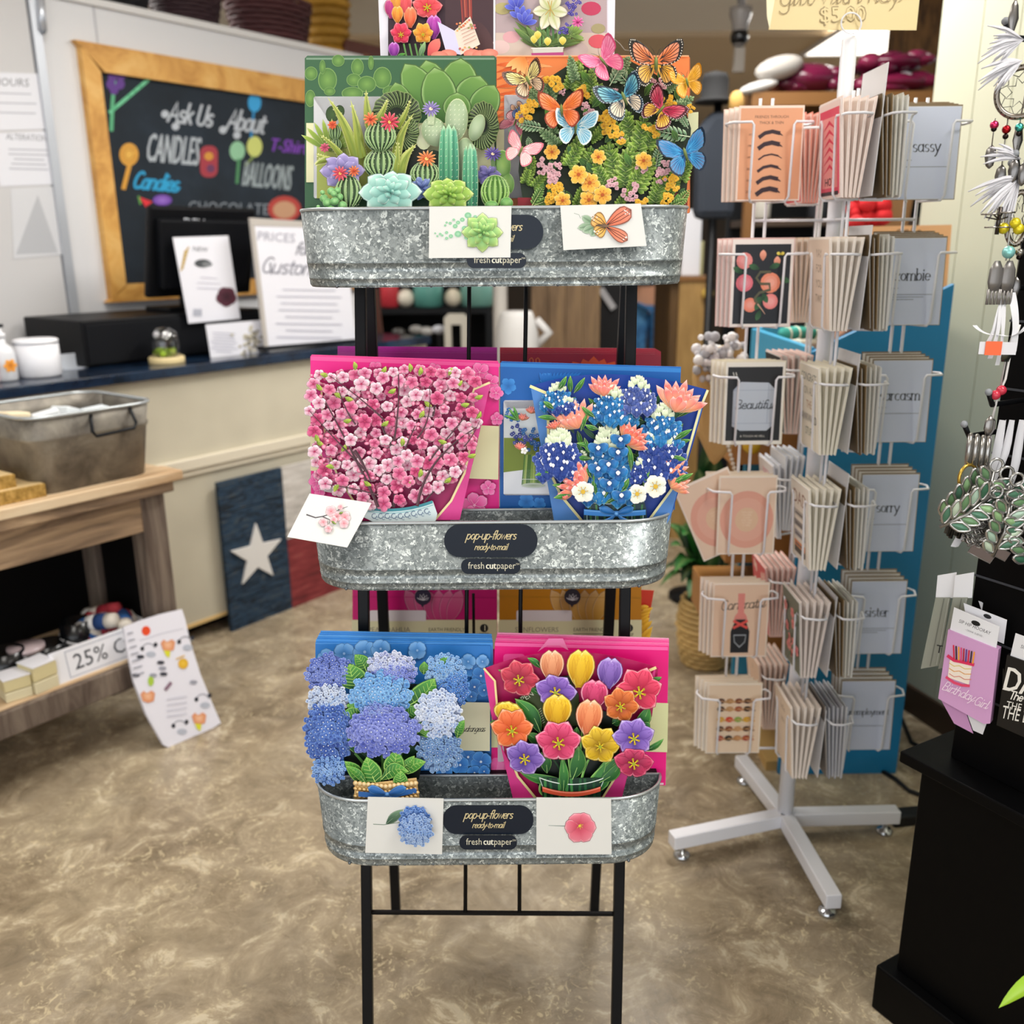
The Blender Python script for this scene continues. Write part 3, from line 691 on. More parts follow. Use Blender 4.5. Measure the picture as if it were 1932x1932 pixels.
def hydr(a, cx, cy, rx, ry, cols, edge, n=110, pr=.125, core=None, lit=None):
    """a round hydrangea head of four-petalled florets on a domed paper shape"""
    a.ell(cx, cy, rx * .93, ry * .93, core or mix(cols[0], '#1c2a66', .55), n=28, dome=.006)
    pts = []
    for i in range(n):
        r_ = math.sqrt((i + .5) / n); th = i * 2.39996 + random.uniform(-.15, .15); pts.append((r_, th))
    d0 = a.d
    for r_, th in sorted(pts, key=lambda p: -p[0]):
        x, y = cx + rx * r_ * math.cos(th), cy + ry * r_ * math.sin(th)
        f = (1 - r_ * r_) * .008; a.d = d0 + f + random.uniform(0, .0012)
        k = random.random(); k2 = (y - cy) / ry * .5 + .5
        c1 = mix(cols[int(k * len(cols)) % len(cols)], cols[min(len(cols) - 1, int(k2 * len(cols)))], .5)
        s_ = (rx + ry) / 2 * pr * random.uniform(.85, 1.2); ro = random.uniform(0, 90)
        for j in range(4):
            px, py = pol(x, y, s_, ro + 90 * j)
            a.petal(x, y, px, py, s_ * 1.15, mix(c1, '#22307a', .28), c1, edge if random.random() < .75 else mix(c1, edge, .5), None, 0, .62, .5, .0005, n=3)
        a.d += .0004; a.ell(x, y, s_ * .17, s_ * .17, '#e8eefc' if random.random() < .6 else '#2d3f92', n=5)
    a.d = d0 + .011
def bluebonnet(a, cx, top, bot, w, c1, c2, edge, tip1='#e9eed2', tip2='#bcd3a4', n=26):
    H = bot - top
    cols_ = []
    for i in range(n):
        t = (i + .5) / n; half = w / 2 * (.25 + .75 * min(1, t * 1.7)); x = cx + half * math.sin(i * 2.4) * random.uniform(.75, 1); y = top + H * (.1 + .86 * t)
        cols_.append((y, x, t))
    d0 = a.d
    for y, x, t in cols_:
        s_ = w * (.085 + .10 * min(1, t * 1.6)); f = .008 * (1 - ((x - cx) / (w * .55)) ** 2); a.d = d0 + max(0, f) + t * .004
        if t < .3:
            for sg in (-1, 0, 1): a.petal(x, y + s_, x + sg * s_ * .6, y - s_ * .9, s_ * .8, mix(tip2, tip1, .3), tip1, '#f6f8ea', None, 0, .5, .6, .001, n=4)
        else:
            cc = mix(c1, c2, random.random())
            for sg in (-1, 1): a.petal(x, y - s_ * .2, x + sg * s_ * .95, y + s_ * .25, s_ * 1.15, mix(cc, '#0d1f66', .25), cc, edge, None, sg * .12, .6, .5, .002, n=4)
            a.petal(x, y - s_ * .1, x, y + s_ * 1.15, s_ * .8, mix(cc, '#0a174f', .35), cc, edge, None, 0, .6, .5, .003, n=4)
            if random.random() < .65: a.d += .0022; a.petal(x, y + s_ * .05, x, y - s_ * .5, s_ * .42, '#f4f2fb', '#ffffff', None, None, 0, .6, .5, n=3)
    a.d = d0 + .014
def brush(a, cx, cy, r, rot, col='#e8505a', tip='#f7a49a', base='#f3d98a', n=7, spread=110):
    """paintbrush flower: a fan of pointed bracts"""
    for k, (rr_, sp2) in enumerate(((1.0, 1.0), (.78, .75), (.52, .5))):
        m_ = n - k * 2
        for i in range(m_):
            an = rot - spread * sp2 / 2 + spread * sp2 * i / max(1, m_ - 1); L = r * rr_ * random.uniform(.88, 1.1)
            a.petal(cx, cy, *pol(cx, cy, L * 1.35, an), r * .36, mix(base, col, .35 + .15 * k), mix(col, tip, random.uniform(.1, .7)), '#ffd9cf', None, 0, .58, .8, .002, n=5)
        a.d += .0012
def bow(a, cx, cy, s, col='#2f6fb4', edge='#7fb0e0'):
    for sg in (-1, 1):
        a.petal(cx, cy, cx + sg * s * 1.15, cy - s * .42, s * .5, mix(col, '#0d2c5c', .3), col, edge, None, 0, .65, .4, .003)
        a.petal(cx, cy, cx + sg * s * .95, cy + s * .55, s * .3, mix(col, '#0d2c5c', .3), col, edge, None, sg * .1, .8, .2, .001)
    a.ell(cx, cy, s * .16, s * .15, col, edge, n=10, dome=.003)
ZHEAD1 = (560, 0, 3.715); ZB = (900, 0, 3.715); ZC = (530, 500, 3.067); ZD = (920, 500, 3.067); ZE = (550, 1080, 3.33); ZF = (900, 1080, 3.33)
ZI = (0, 0, 1.0)

def envelope(fr, d, rect, col, label, draw=None, group=None, th=.004, r=3, side=None, z=ZI, pts=None, name='envelope'):
    root = ZA(fr, d, z); root.slab(pts or rr(*rect, r), th, col, side or mix(col, '#000000', .12))
    if draw: draw(root)
    o = root.build(name, PRINT); o.matrix_world = fr.m
    return tag(o, label, 'envelope', group)
def part(fr, d, z, name, root, fn, label=None):
    a = ZA(fr, d, z); fn(a); return a.done(name, root, label)
# ---------------------------------------------------------------- header pictures
def ha(fn, name):
    a = ZA(HF, .0045, ZHEAD1); fn(a); return a.done(name, hp)
def _h1(a):
    a.rect(640, -30, 1385, 402, '#3d2a33')
    a.rect(1040, -30, 1385, 402, '#4a353b')
    for i in range(7): a.stroke([(1150 + i * 12, -30), (1165 + i * 10, 200), (1180 + i * 9, 402)], 9, ['#a3453f', '#7e3b3c', '#c2614f'][i % 3])
    a.petal(1385, 402, 1180, 120, 150, '#5d3f40', '#4d363b'); 
    for x, y, t in ((660, 60, '#c23a86'), (700, 20, '#f0a23c'), (760, 30, '#ef5a60')): tulip(a, x, y, 55, 70, t, mix(t, '#7a1030', .35), '#ffd7d0')
    tulip(a, 705, 100, 48, 62, '#f5ae3c', '#dd6f2a', '#ffe3b0'); tulip(a, 795, 120, 52, 75, '#f9885c', '#e4562f', '#ffd0b0')
    tulip(a, 915, 45, 105, 85, '#f2636d', '#d6363f', '#ffb3b0', 5, True); tulip(a, 960, 190, 60, 85, '#c24ab4', '#8a2590', '#eab0e8')
    tulip(a, 730, 235, 75, 80, '#f0476a', '#c8203a', '#ffb0b8', 0, True); tulip(a, 885, 235, 72, 78, '#f4b33d', '#e07b28', '#ffe0a0', 0, True)
    a.petal(920, 390, 1000, 270, 80, '#e25b5b', '#ef7f72'); tulip(a, 680, 350, 45, 55, '#b04ab4', '#7b2390', '#e8b8ea')
    for x in (750, 790, 830, 870): a.stroke([(x + 20, 402), (x, 310)], 12, '#5f8f4a')
    leaf(a, 860, 402, 900, 290, 40, '#56815a', '#8fb37c'); leaf(a, 700, 402, 760, 375, 30)
    a.ngon([(985, 150), (1105, 215), (1150, 385), (1045, 360)], '#d9d3ef'); a.ngon([(1105, 215), (1215, 115), (1285, 310), (1150, 385)], '#f1dccb')
    for i in range(26):
        t = i / 26; p = [(1125 + 90 * (t * 4), 215 - 80 * (t * 4))] if t < .25 else [(random.uniform(1120, 1265), random.choice((random.uniform(330, 355), random.uniform(160, 200))))]
        a.ell(*p[0], 9, 8, random.choice(('#d9794f', '#e6ab72', '#a5ab62', '#cf6a70')), n=6)
    for i in range(5): a.stroke([(1150 + 6 * i, 215 + 24 * i), (1235 + 6 * i, 175 + 24 * i)], 4, '#c99a8e')
    for x, y in ((1060, 380), (1000, 392), (1230, 378), (1290, 385), (1350, 375)): a.ell(x, y, 62, 34, '#e5826f', '#f0a08a', n=14)
ha(_h1, 'picture')
ZH2 = (900, 0, 3.715)
def _h2(a):
    a.z = ZH2
    a.rect(130, -30, 910, 402, '#b7a3a6')
    a.rect(130, 230, 910, 402, '#d3c0b3')
    for x, y, r1, c in ((160, 330, 70, '#e2c4bf'), (240, 260, 60, '#dfa9ae'), (800, 60, 70, '#c14060'), (850, 290, 70, '#d95a66'), (700, 350, 80, '#cdb9b3'), (560, -20, 90, '#8a7f86'), (180, 60, 60, '#b7ab76'), (850, 200, 50, '#a59a72')): a.ell(x, y, r1, r1 * .7, c, n=16)
    for i in range(26): leaf(a, 480 + random.uniform(-60, 60), 330, random.uniform(240, 760), random.uniform(150, 300), 42, '#3f5b34', '#6f8f4c', '#a9bf74', '#8fa85c')
    for x in (440, 470, 500, 540, 575): a.stroke([(x, 375), (x - 15 + random.uniform(-8, 25), 90)], 16, random.choice(('#6f9a5a', '#8fb070', '#4f7a44')))
    for cx, cy, an in ((285, 60, 60), (310, 130, 80), (330, 170, 110)):
        for k in (-50, -15, 20, 55): a.petal(cx, cy, *pol(cx, cy, 95, an + 180 + k), 38, '#3a3fae', '#6a74dc', '#a8b0f2', None, 0, .6, .7)
    for an in (175, 115, 70, 10, 235, 300): a.petal(515, 70, *pol(515, 70, 125 if an not in (70, 115) else 150, an), 78, '#c9cf9a', '#f2eadb', '#d5c7a6', '#b9c07a', 0, .5, .7)
    for an in (60, 95, 130, 250, 280): a.stroke([(515, 60), pol(515, 60, 55, an)], 5, '#c7a24a')
    for x, y in ((650, 40), (670, 80), (690, 20), (610, 230), (640, 200)): cluster(a, x, y, 36, '#4c3f9e', '#9a8fe0', '#d8d0f4', 8)
    rflower(a, 705, 155, 45, '#d93a92', '#ef7fb8', '#ffc0dc', 9, wid=.7, cen='#8a1850')
    for x, y in ((400, 280), (495, 295), (425, 250), (600, 290)): a.petal(x, y + 25, x, y - 35, 50, '#d6c23a', '#f4e27a', '#fff2b0')
    for i in range(9): leaf(a, 650, 250, 640 + random.uniform(0, 140), 130 + random.uniform(0, 160), 34, '#4d6a34', '#86a34e', '#b9cc7c', '#9db464')
    a.ngon([(385, 335), (605, 330), (600, 395), (400, 395)], '#cfd0c4'); a.ngon([(380, 372), (608, 366), (606, 392), (384, 398)], '#b84a86')
    a.stroke([(380, 338), (608, 332)], 5, '#f2eee6')
ha(_h2, 'picture')
a = ZA(HF, .0052, ZI); a.rect(931, -40, 934.5, 110, '#f3eef4'); a.done('divider_strip', hp)

# ---------------------------------------------------------------- envelopes
ET = Fr((0, 1.533, 1.44), R(4)); EM = Fr((0, 1.476, .97), R(5)); EL = Fr((0, 1.405, .53), R(5))
def band(a, x0, y0, x1, y1, c='#e6e4b9'): a.rect(x0, y0, x1, y1, c)
def e_green(a):
    a.z = ZHEAD1; a.rect(66, 405, 1385, 418, '#7f9a84')
    for x, y, r1, r2 in ((100, 515, 45, 48), (215, 560, 66, 84), (425, 470, 44, 60), (400, 560, 52, 45), (600, 545, 64, 76), (490, 590, 66, 58), (290, 425, 44, 42), (390, 655, 76, 46), (95, 690, 36, 60), (230, 640, 40, 30), (180, 470, 22, 50), (520, 440, 20, 50), (660, 640, 60, 40)):
        a.ell(x, y, r1, r2, '#527c3e', '#789f50', n=20, ecol='#93b56a', inner=.9)
    for bx, by, tx, ty, w_ in ((1000, 800, 905, 425, 230), (980, 820, 758, 450, 220), (1120, 760, 1150, 412, 260), (1180, 800, 1285, 535, 240), (1240, 860, 1385, 600, 200), (760, 850, 690, 580, 160), (1030, 860, 965, 475, 240), (1120, 860, 1125, 650, 190)):
        a.petal(bx, by, tx, ty, w_, '#4a7838', '#719a4c', '#9cbc78', None, 0, .5, .6, n=9)
    a.rect(66, 862, 1385, 1278, '#e3e1b6')
    a.slab(rr(118, 676, 600, 1390, 14), .0, '#e6e6ea')
    a.ngon([(140, 1000), (590, 1000), (590, 1390), (140, 1390)], '#a9b35a')
    for x, y, r1 in ((250, 800, 60), (300, 780, 44)): a.ell(x, y, r1 * .8, r1, '#2f4326', '#44602f')
    for an in range(-150, -20, 16): a.petal(230, 1060, *pol(230, 1060, 230, an), 34, '#5c7a2c', '#9db648', '#cfdb8a')
    barrel(a, 268, 930, 42, 60, n=5, dots=False); barrel(a, 275, 1020, 40, 50, n=5, dots=False); rflower(a, 250, 875, 34, '#d8432c', '#ee7a4a', None, 8); rflower(a, 195, 1035, 36, '#b83a5a', '#e2708a', None, 8)
envelope(ET, .004, (575, 108, 936, 402), '#3b6344', 'green succulent print envelope standing in the top tray', e_green)
for i in range(2):
    envelope(ET, -.001 - .005 * i, (577 + i, 106 - i, 935 - i, 402), '#4d6f55', 'green envelope edge hidden close behind the succulent print envelope', group='green envelopes in the top tray')
def e_orange(a):
    a.z = ZB
    for i in range(16):
        y0 = 395 + i * 52; a.petal(135, y0 + 60, 140 + random.uniform(200, 430), y0 + random.uniform(-30, 40), 44, '#e05a1e', '#f9a25e', '#f7b27a', None, random.uniform(-.1, .1), .4, .8)
    for i in range(5): a.petal(330, 390, 200 + i * 40, 470 + i * 22, 40, '#f08a3c', '#fbc07c', None)
    a.rect(135, 388, 1485, 396, '#f7b184')
    a.slab(rr(190, 665, 560, 1390, 12), 0, '#dcdce2'); a.rect(135, 868, 190, 1270, '#e3dcb0')
    butterfly(a, 265, 860, 100, 200, '#d87a8a', '#e6aab0', '#8a4a50', '#a05060', fold=0); butterfly(a, 285, 760, 60, 150, '#5a78b8', '#d8a070', '#333a60', '#444455', fold=0)
    for i in range(14): leaf(a, 300, 1100, random.uniform(210, 420), random.uniform(900, 1080), 30, '#5a7a3c', '#92b060', '#c0d090')
envelope(ET, .0045, (937, 105, 1300, 402), '#e98245', 'orange butterfly print envelope standing in the top tray', e_orange)
o = envelope(ET, -.0005, (940, 107, 1302, 402), '#c9703c', 'orange envelope edge close behind the butterfly print envelope')
part(ET, .0052, ZB, 'label_band', o, lambda a: a.slab([(1480, 790), (1552, 785), (1545, 1160), (1470, 1165)], .003, '#dfe0b4'), 'pale cream paper band')
# middle tray
def e_pink(a):
    a.z = ZC
    a.ngon([(172, 528), (1268, 570), (1266, 590), (172, 552)], '#f75aa6')
    for x, y, r1 in ((545, 600, 46), (885, 610, 44), (1150, 620, 60), (1210, 680, 56), (1245, 740, 44), (1250, 890, 40), (205, 1250, 50), (1120, 1390, 80), (1200, 1290, 46), (1090, 1440, 50), (225, 1300, 40)):
        rflower(a, x, y, r1, '#f2479f', '#f986bf', '#fba6cf', 5, random.uniform(0, 72), 1.0, '#f9a0c8', .1, dome=0)
        for k in range(5): a.stroke([(x, y), pol(x, y, r1 * .5, 72 * k + 20)], 2, '#fbb6d6')
    a.ngon([(1085, 925), (1262, 932), (1258, 1242), (1085, 1235)], '#e8e3b4'); a.ngon([(170, 955), (245, 957), (245, 1195), (172, 1190)], '#e8e3b4')
    a.ngon([(245, 1140), (300, 1140), (300, 1320), (248, 1310)], '#cfc7c9')
envelope(EM, .006, None, '#ef2390', 'hot pink envelope with pale flower print behind the cherry blossom bouquet', e_pink, z=ZI, pts=[(585.5, 672), (941, 684), (942, 980), (587, 976)])
for i in range(2):
    envelope(EM, .001 - .005 * i, None, '#f0509f', 'hot pink envelope edge behind the flower print pink envelope', group='pink envelopes in the middle tray', pts=[(587 + i, 670 - i), (940, 682 - i), (940, 980), (588, 976)])
def e_blue(a):
    a.z = ZD
    a.ngon([(75, 566), (1118, 598), (1117, 622), (75, 588)], '#2f83d0')
    for x, y, r1 in ((225, 1370, 52), (120, 700, 50), (340, 660, 40), (300, 1380, 40)): rflower(a, x, y, r1, '#1f74c8', '#3f92de', None, 5, 20, 1.0, None, dome=0)
    for i in range(12): a.petal(330 + i * 10, 700, 300 + i * 22, 620, 20, '#1565b8', '#1d72c6')
    a.ngon([(52, 1418), (385, 1424), (385, 1432), (52, 1427)], '#cfdbe6')
    a.slab(rr(92, 782, 430, 1332, 12), 0, '#e5e8ee'); a.ngon([(95, 960), (420, 960), (420, 1215), (92, 1215)], '#7d8f2e'); a.ngon([(95, 830), (420, 830), (420, 1000), (95, 1000)], '#dfe6e6')
    a.ngon([(92, 1200), (250, 1180), (420, 1200), (420, 1325), (92, 1325)], '#eceef2')
    for i in range(16): a.stroke([(200 + i * 8, 1270), (215 + i * 7, 1100)], 7, random.choice(('#4f7a2c', '#8fae4a', '#b3c56a')))
    a.ell(265, 1275, 70, 14, '#cfd8c8', '#9aa88a'); a.stroke([(198, 1240), (330, 1240)], 3, '#f2f4ee')
    for x, y, c in ((165, 970, '#34408f'), (240, 990, '#2a6fb0'), (150, 860, '#2f6fb0'), (270, 1040, '#2a62a8'), (200, 1010, '#4a4f9e'), (330, 980, '#2f5fa8')): cluster(a, x, y, 52, c, '#8fa4de', '#e8ecf8', 12, .24)
    for x, y in ((200, 880), (250, 840), (185, 1050)): brush(a, x, y + 20, 34, -80)
    for an in (200, 230, 250): leaf(a, 180, 900, *pol(180, 900, 90, an), 16)
    rflower(a, 212, 1075, 22, '#f0efe8', '#ffffff', None, 5, cen='#d9b93a')
envelope(EM, .006, None, '#0f5fb0', 'blue envelope with a flower jar picture behind the bluebonnet bouquet', e_blue, pts=[(944, 684), (1284, 695), (1273, 962), (943, 978)])
for i in range(2):
    envelope(EM, .001 - .005 * i, None, '#1f72c2', 'blue envelope edge behind the flower jar picture envelope', group='blue envelopes in the middle tray', pts=[(946, 682.5 - i), (1285, 693 - i), (1273, 962), (944, 978)])
# behind the middle tray, at the rear of the stand
EB = Fr((0, 1.765, .91), R(2)); EB2 = Fr((0, 1.765, .45), R(2))
def rows(fr, pts, n, c0, c1, front_label, edge_label, group, draw=None):
    for i in range(n):
        q = [(x, y - (n - 1 - i) * 3.5 if y < 900 or fr is EB2 and y < 1150 else y) for x, y in pts]
        envelope(fr, -.012 + .005 * i, None, mix(c0, c1, i / max(1, n - 1)), front_label if i == n - 1 else edge_label, draw if i == n - 1 else None, None if i == n - 1 else group, pts=q)
rows(EB, [(637, 664), (938, 666), (938, 905), (637, 905)], 4, '#a3188c', '#8f1678', 'purple envelope at the front of the stack behind the hot pink envelopes', 'purple envelope edge in the stack behind the hot pink envelopes', 'purple envelopes at the rear')
def e_red(a):
    for i in range(7): a.petal(1120, 740, 1060 + i * 20, 672 + abs(i - 3) * 5, 26, '#b8381e', '#c9502a', None, None, 0, .6, .5)
    for x in (1000, 1012): a.stroke([(x, 690), (x - 1, 678), (x + 3, 675), (x + 6, 679), (x + 6, 690)], 2, '#c56a3a')
rows(EB, [(943, 666), (1236, 668), (1247, 674), (1247, 905), (943, 905)], 4, '#a01f36', '#8c1a30', 'dark red envelope at the front of the stack behind the blue envelopes', 'dark red envelope edge in the stack behind the blue envelopes', 'dark red envelopes at the rear', e_red)
def e_label(title, x0, x1, c):
    def f(a):
        a.z = ZE
        k = 1.0
        for i in range(6): a.petal((x0 + x1) / 2 + i * 30, 320, (x0 + x1) / 2 - 120 + i * 70, 110, 90, mix(c, '#ffffff', .03), mix(c, '#ffffff', .12), mix(c, '#ffffff', .2), None, 0, .5, .6)
        a.stroke([(x0, 152), (x1, 160)], 3, mix(c, '#000000', .2))
        a.rect(x0, 298, x1, 480, '#d5cfa8')
        a.ngon(rr(x0 + 110, 238, (x0 + x1) / 2 + 10, 306, 12), '#d9d0d2'); a.rect(x0 + 110, 275, (x0 + x1) / 2 + 10, 306, '#d9d0d2')
        a.text(title, x0 + 100, 374, 30, '#8c8574', al='l'); a.text('EARTH FRIENDLY', x1 - 430, 370, 22, '#6f6a58', al='l', sx=.92)
        a.rect(x1 - 430, 383, x1 - 226, 389, '#8c8574')
        a.ell(x1 - 80, 350, 26, 26, '#1d1d1b', n=20); a.text('1', x1 - 80, 366, 34, '#e6e0c2'); a.text('FOR THE', x1 - 80, 390, 10, '#2a2a26'); a.text('PLANET', x1 - 80, 402, 10, '#2a2a26')
    return f
ox = 0
rows(EB2, [(665, 1060), (938, 1062), (938, 1330), (665, 1330)], 2, '#c81a72', '#c2106a', 'magenta envelope with cream label band standing behind the hydrangea envelopes', 'magenta envelope edge behind the cream banded magenta envelope', 'magenta envelopes at the rear', e_label('PEAR DAHLIA', 380, 1290, '#c2106a'))
rows(EB2, [(942, 1062), (1210, 1064), (1210, 1330), (942, 1330)], 2, '#b97a14', '#b9780c', 'golden yellow envelope with cream label band standing behind the tulip envelopes', 'golden yellow envelope edge behind the cream banded golden envelope', 'golden envelopes at the rear', e_label('SUNFLOWERS', 1303, 2200, '#c08a14'))
for cu, c in ((798, '#2a2033'), (1080, '#24222a')):
    a = ZA(EB2, .0075, ZI); a.ell(cu, 1126, 15.5, 15.5, c, n=24); a.fan([(cu - 6, 1138), (cu + 5, 1138), (cu - 1, 1146)], c)
    for an in (200, 240, 275, 310, 340): x, y = pol(cu, 1132, 12, an); a.stroke([(cu, 1133), ((cu + x) / 2 - 3, (1133 + y) / 2), (x, y), ((cu + x) / 2 + 3, (1133 + y) / 2 + 1), (cu, 1133)], 1.0, '#b9b3b4')
    for o in [o for o in COL.objects if o.name.startswith('envelope') and ((cu < 940 and o.get('label', '').startswith('magenta envelope with')) or (cu > 940 and o.get('label', '').startswith('golden yellow envelope with')))]:
        a.done('seal_sticker', o, 'round dark seal sticker with a tulip line drawing')
# a sunflower bouquet peeping out behind the golden envelopes
rs = empty('sunflower_popup_card', 'red paper cone with yellow sunflower petals poking out right of the golden envelopes', 'pop-up card', EB2.m)
part(EB2, -.03, ZI, 'wrapper', rs, lambda a: a.slab([(1150, 1110), (1234, 1114), (1196, 1330), (1150, 1330)], .001, '#c5331c'))
def _sf(a):
    for i in range(14): a.petal(1205, 1150 + i * 8, 1226 + random.uniform(-3, 6), 1142 + i * 5.5 + random.uniform(-3, 3), 9, '#c98a10', '#f0b92a', '#f7d05c', None, random.uniform(-.1, .1), .5, .8, .001)
part(EB2, -.022, ZI, 'sunflower', rs, _sf)
# lower tray
def e_hyd(a):
    a.z = ZE
    for i in range(5): a.rect(150, 445 + 0, 1250, 449, '#5aa0e6') if i == 0 else None
    for x, y, r1 in ((220, 540, 60), (330, 510, 70), (460, 500, 80), (560, 480, 64), (420, 560, 50), (790, 490, 60), (1130, 600, 60), (1190, 650, 60), (1110, 560, 50), (1200, 560, 44), (1150, 720, 56), (1210, 740, 44), (1130, 780, 40), (1110, 1160, 60), (1190, 1190, 66), (1060, 1210, 60), (1150, 1260, 50), (960, 1250, 55), (1210, 1250, 40)):
        rflower(a, x, y, r1, '#2a6fc0' if y > 590 else '#4f95de', '#4a93dc' if y > 590 else '#86bbee', '#6fadee', 4, random.uniform(0, 90), 1.1, '#dfeaf8' if y > 590 else '#9cc4f0', .12, dome=0)
    a.ngon([(1040, 814), (1248, 818), (1246, 1122), (1040, 1118)], '#e6e3c0'); a.script('hydrangeas', 1212, 1000, 22, 3.2, '#2d2a26', slant=.5, al='r', join=True, sx=.75)
envelope(EL, .012, None, '#2f7ccb', 'front blue envelope with pale floret print behind the hydrangea bouquet', e_hyd, z=ZE, pts=[(150, 440), (1250, 462), (1250, 1318), (150, 1318)])
def e_strip(c):
    def f(a):
        a.z = ZE
        for i in range(9): a.petal(200 + i * 90, 470, 215 + i * 92 + random.uniform(-20, 20), 380, 60, c, mix(c, '#ffffff', .28), mix(c, '#ffffff', .4))
    return f
for i in range(5):
    y = 1212 - 4.0 * (i + 1); x = 594 + i * 2.2
    envelope(EL, .012 - .0052 * (i + 1), None, ['#4a97e2', '#3a89d8', '#5aa3e8', '#3f8cdb', '#4b98e4'][i], 'blue envelope edge stacked behind the pale floret print envelope', group='blue envelopes in the lower tray', pts=[(x + 2, y - 1), (930 - i * .6, y + 5), (931 - i, 1476), (596, 1476)])
def e_tul(a):
    a.z = ZF
    a.ngon([(112, 462), (1200, 490), (1200, 470), (112, 440)], '#f765ac')
    a.ngon(rr(165, 512, 300, 580, 20), '#f65aa8'); a.ngon([(380, 500), (450, 415), (540, 415), (575, 490), (520, 460), (440, 460)], '#f98cc2')
    a.ngon(rr(90, 1165, 200, 1300, 24), '#f765ac'); a.ngon([(112, 1300), (130, 1180), (170, 1200), (165, 1300)], '#f986bf')
    a.ngon([(1040, 815), (1202, 822), (1195, 1130), (1040, 1125)], '#dfe2ac'); a.rect(90, 880, 130, 1100, '#dfe2ac')
    a.ngon(rr(130, 1010, 170, 1190, 10), '#d6c3cb')
    a.ngon([(0, 1300), (1172, 1322), (1172, 1334), (0, 1312)], '#e9c9d8')
envelope(EL, .0115, None, '#ea1280', 'front hot pink envelope with cream side band behind the tulip bouquet', e_tul, z=ZF, pts=[(112, 440), (1204, 470), (1182, 1338), (85, 1320)])
for i in range(5):
    envelope(EL, .0115 - .0052 * (i + 1), None, ['#f55aa6', '#f878b6', '#f2489c', '#f768ad', '#f9a2cb'][i], 'hot pink envelope edge stacked behind the cream banded pink envelope', group='pink envelopes in the lower tray', z=ZF, pts=[(116 + 3 * i, 428 - i * 12), (1206, 457 - i * 10), (1185, 1338), (95, 1320)])
# ---------------------------------------------------------------- pop-up bouquets
def popup(name, label, fr): return empty(name, label, 'pop-up card', fr.m)
FT = Fr((0, 1.500, 1.44), R(6)); FM = Fr((0, 1.425, .97), R(7)); FL = Fr((0, 1.352, .53), R(7))
# --- succulents (top left)
r_ = popup('succulent_popup_card', 'paper pop-up of cacti and succulents in the top tray before the green envelope', FT)
def S(name, d, fn, label=None): part(FT, d, ZHEAD1, name, r_, fn, label)
def fanc(cx, cy, rx, ry, a0, a1):
    def f(a):
        pts = [(cx + rx * math.cos(R(t)) * (1 + .03 * math.sin(t)), cy + ry * math.sin(R(t)) * (1 + .03 * math.sin(t))) for t in range(a0, a1, 8)]
        a.ring(pts, '#26361f', '#8fa366', '#141d12', .95, .003, (cx, cy))
        a.d += .0032
        for t in range(a0 + 6, a1, 11):
            a.stroke([(cx + rx * k * math.cos(R(t + 8 * math.sin(k * 4))), cy + ry * k * math.sin(R(t + 8 * math.sin(k * 4)))) for k in (.3, .5, .7, .95)], 3, '#5d7442', 7)
            a.stroke([(cx + rx * k * math.cos(R(t + 3 + 8 * math.sin(k * 4))), cy + ry * k * math.sin(R(t + 3 + 8 * math.sin(k * 4)))) for k in (.4, .6, .8, .96)], 1.5, '#b7c98c', 2.5)
    return f
S('fan_cactus', .001, fanc(700, 800, 172, 165, 0, 360)); S('fan_cactus', .0015, fanc(745, 920, 112, 130, 0, 360)); S('fan_cactus', .001, fanc(1305, 880, 112, 170, 0, 360))
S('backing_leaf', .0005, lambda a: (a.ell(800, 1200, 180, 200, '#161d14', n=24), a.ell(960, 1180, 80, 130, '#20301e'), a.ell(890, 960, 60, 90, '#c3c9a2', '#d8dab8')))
def aloe(bx, by, tx, ty, w, bend=0):
    def f(a):
        L = math.hypot(tx - bx, ty - by); dx, dy = (tx - bx) / L, (ty - by) / L
        for i in range(9):
            t = .08 + .1 * i; hw = w / 2 * (1 - t) ** .8; bo = bend * L * math.sin(PI * t * .9)
            for sg in (-1, 1):
                x, y = bx + dx * L * t - dy * (sg * hw + bo), by + dy * L * t + dx * (sg * hw + bo)
                a.fan([(x - dx * 8, y - dy * 8), (x - dy * sg * 9 + dx * 8, y + dx * sg * 9 + dy * 8), (x + dx * 10, y + dy * 10)], '#e4e5a5')
        a.petal(bx, by, tx, ty, w, '#8a9a38', '#c2c96b', '#e0e09a', '#6f8430', bend, .12, 1.15, .004, n=9, base=.9)
        d0 = a.d; a.d += .003
        a.stroke([(bx + dx * L * t - dy * (w * .2 * (1 - t) + bend * L * math.sin(PI * t * .9)), by + dy * L * t + dx * (w * .2 * (1 - t) + bend * L * math.sin(PI * t * .9))) for t in (.05, .3, .6, .85)], w * .16, '#76893a', 2); a.d = d0 + a.step
    return f
for i, (bx, by, tx, ty, w, b) in enumerate(((330, 1115, 158, 945, 44, .05), (300, 1150, 135, 1075, 70, -.05), (420, 1110, 205, 682, 78, .06), (450, 1110, 373, 700, 74, .03), (475, 1100, 430, 930, 40, .02), (515, 900, 488, 628, 64, -.03), (560, 860, 637, 690, 50, .03), (690, 1160, 835, 795, 74, -.10), (700, 900, 795, 690, 44, .05), (715, 1240, 850, 1012, 84, -.12), (205, 1120, 130, 1160, 40, .1), (690, 1230, 706, 980, 56, .02))):
    S('aloe_leaf', .003 + .0011 * i, aloe(bx, by, tx, ty, w, b))
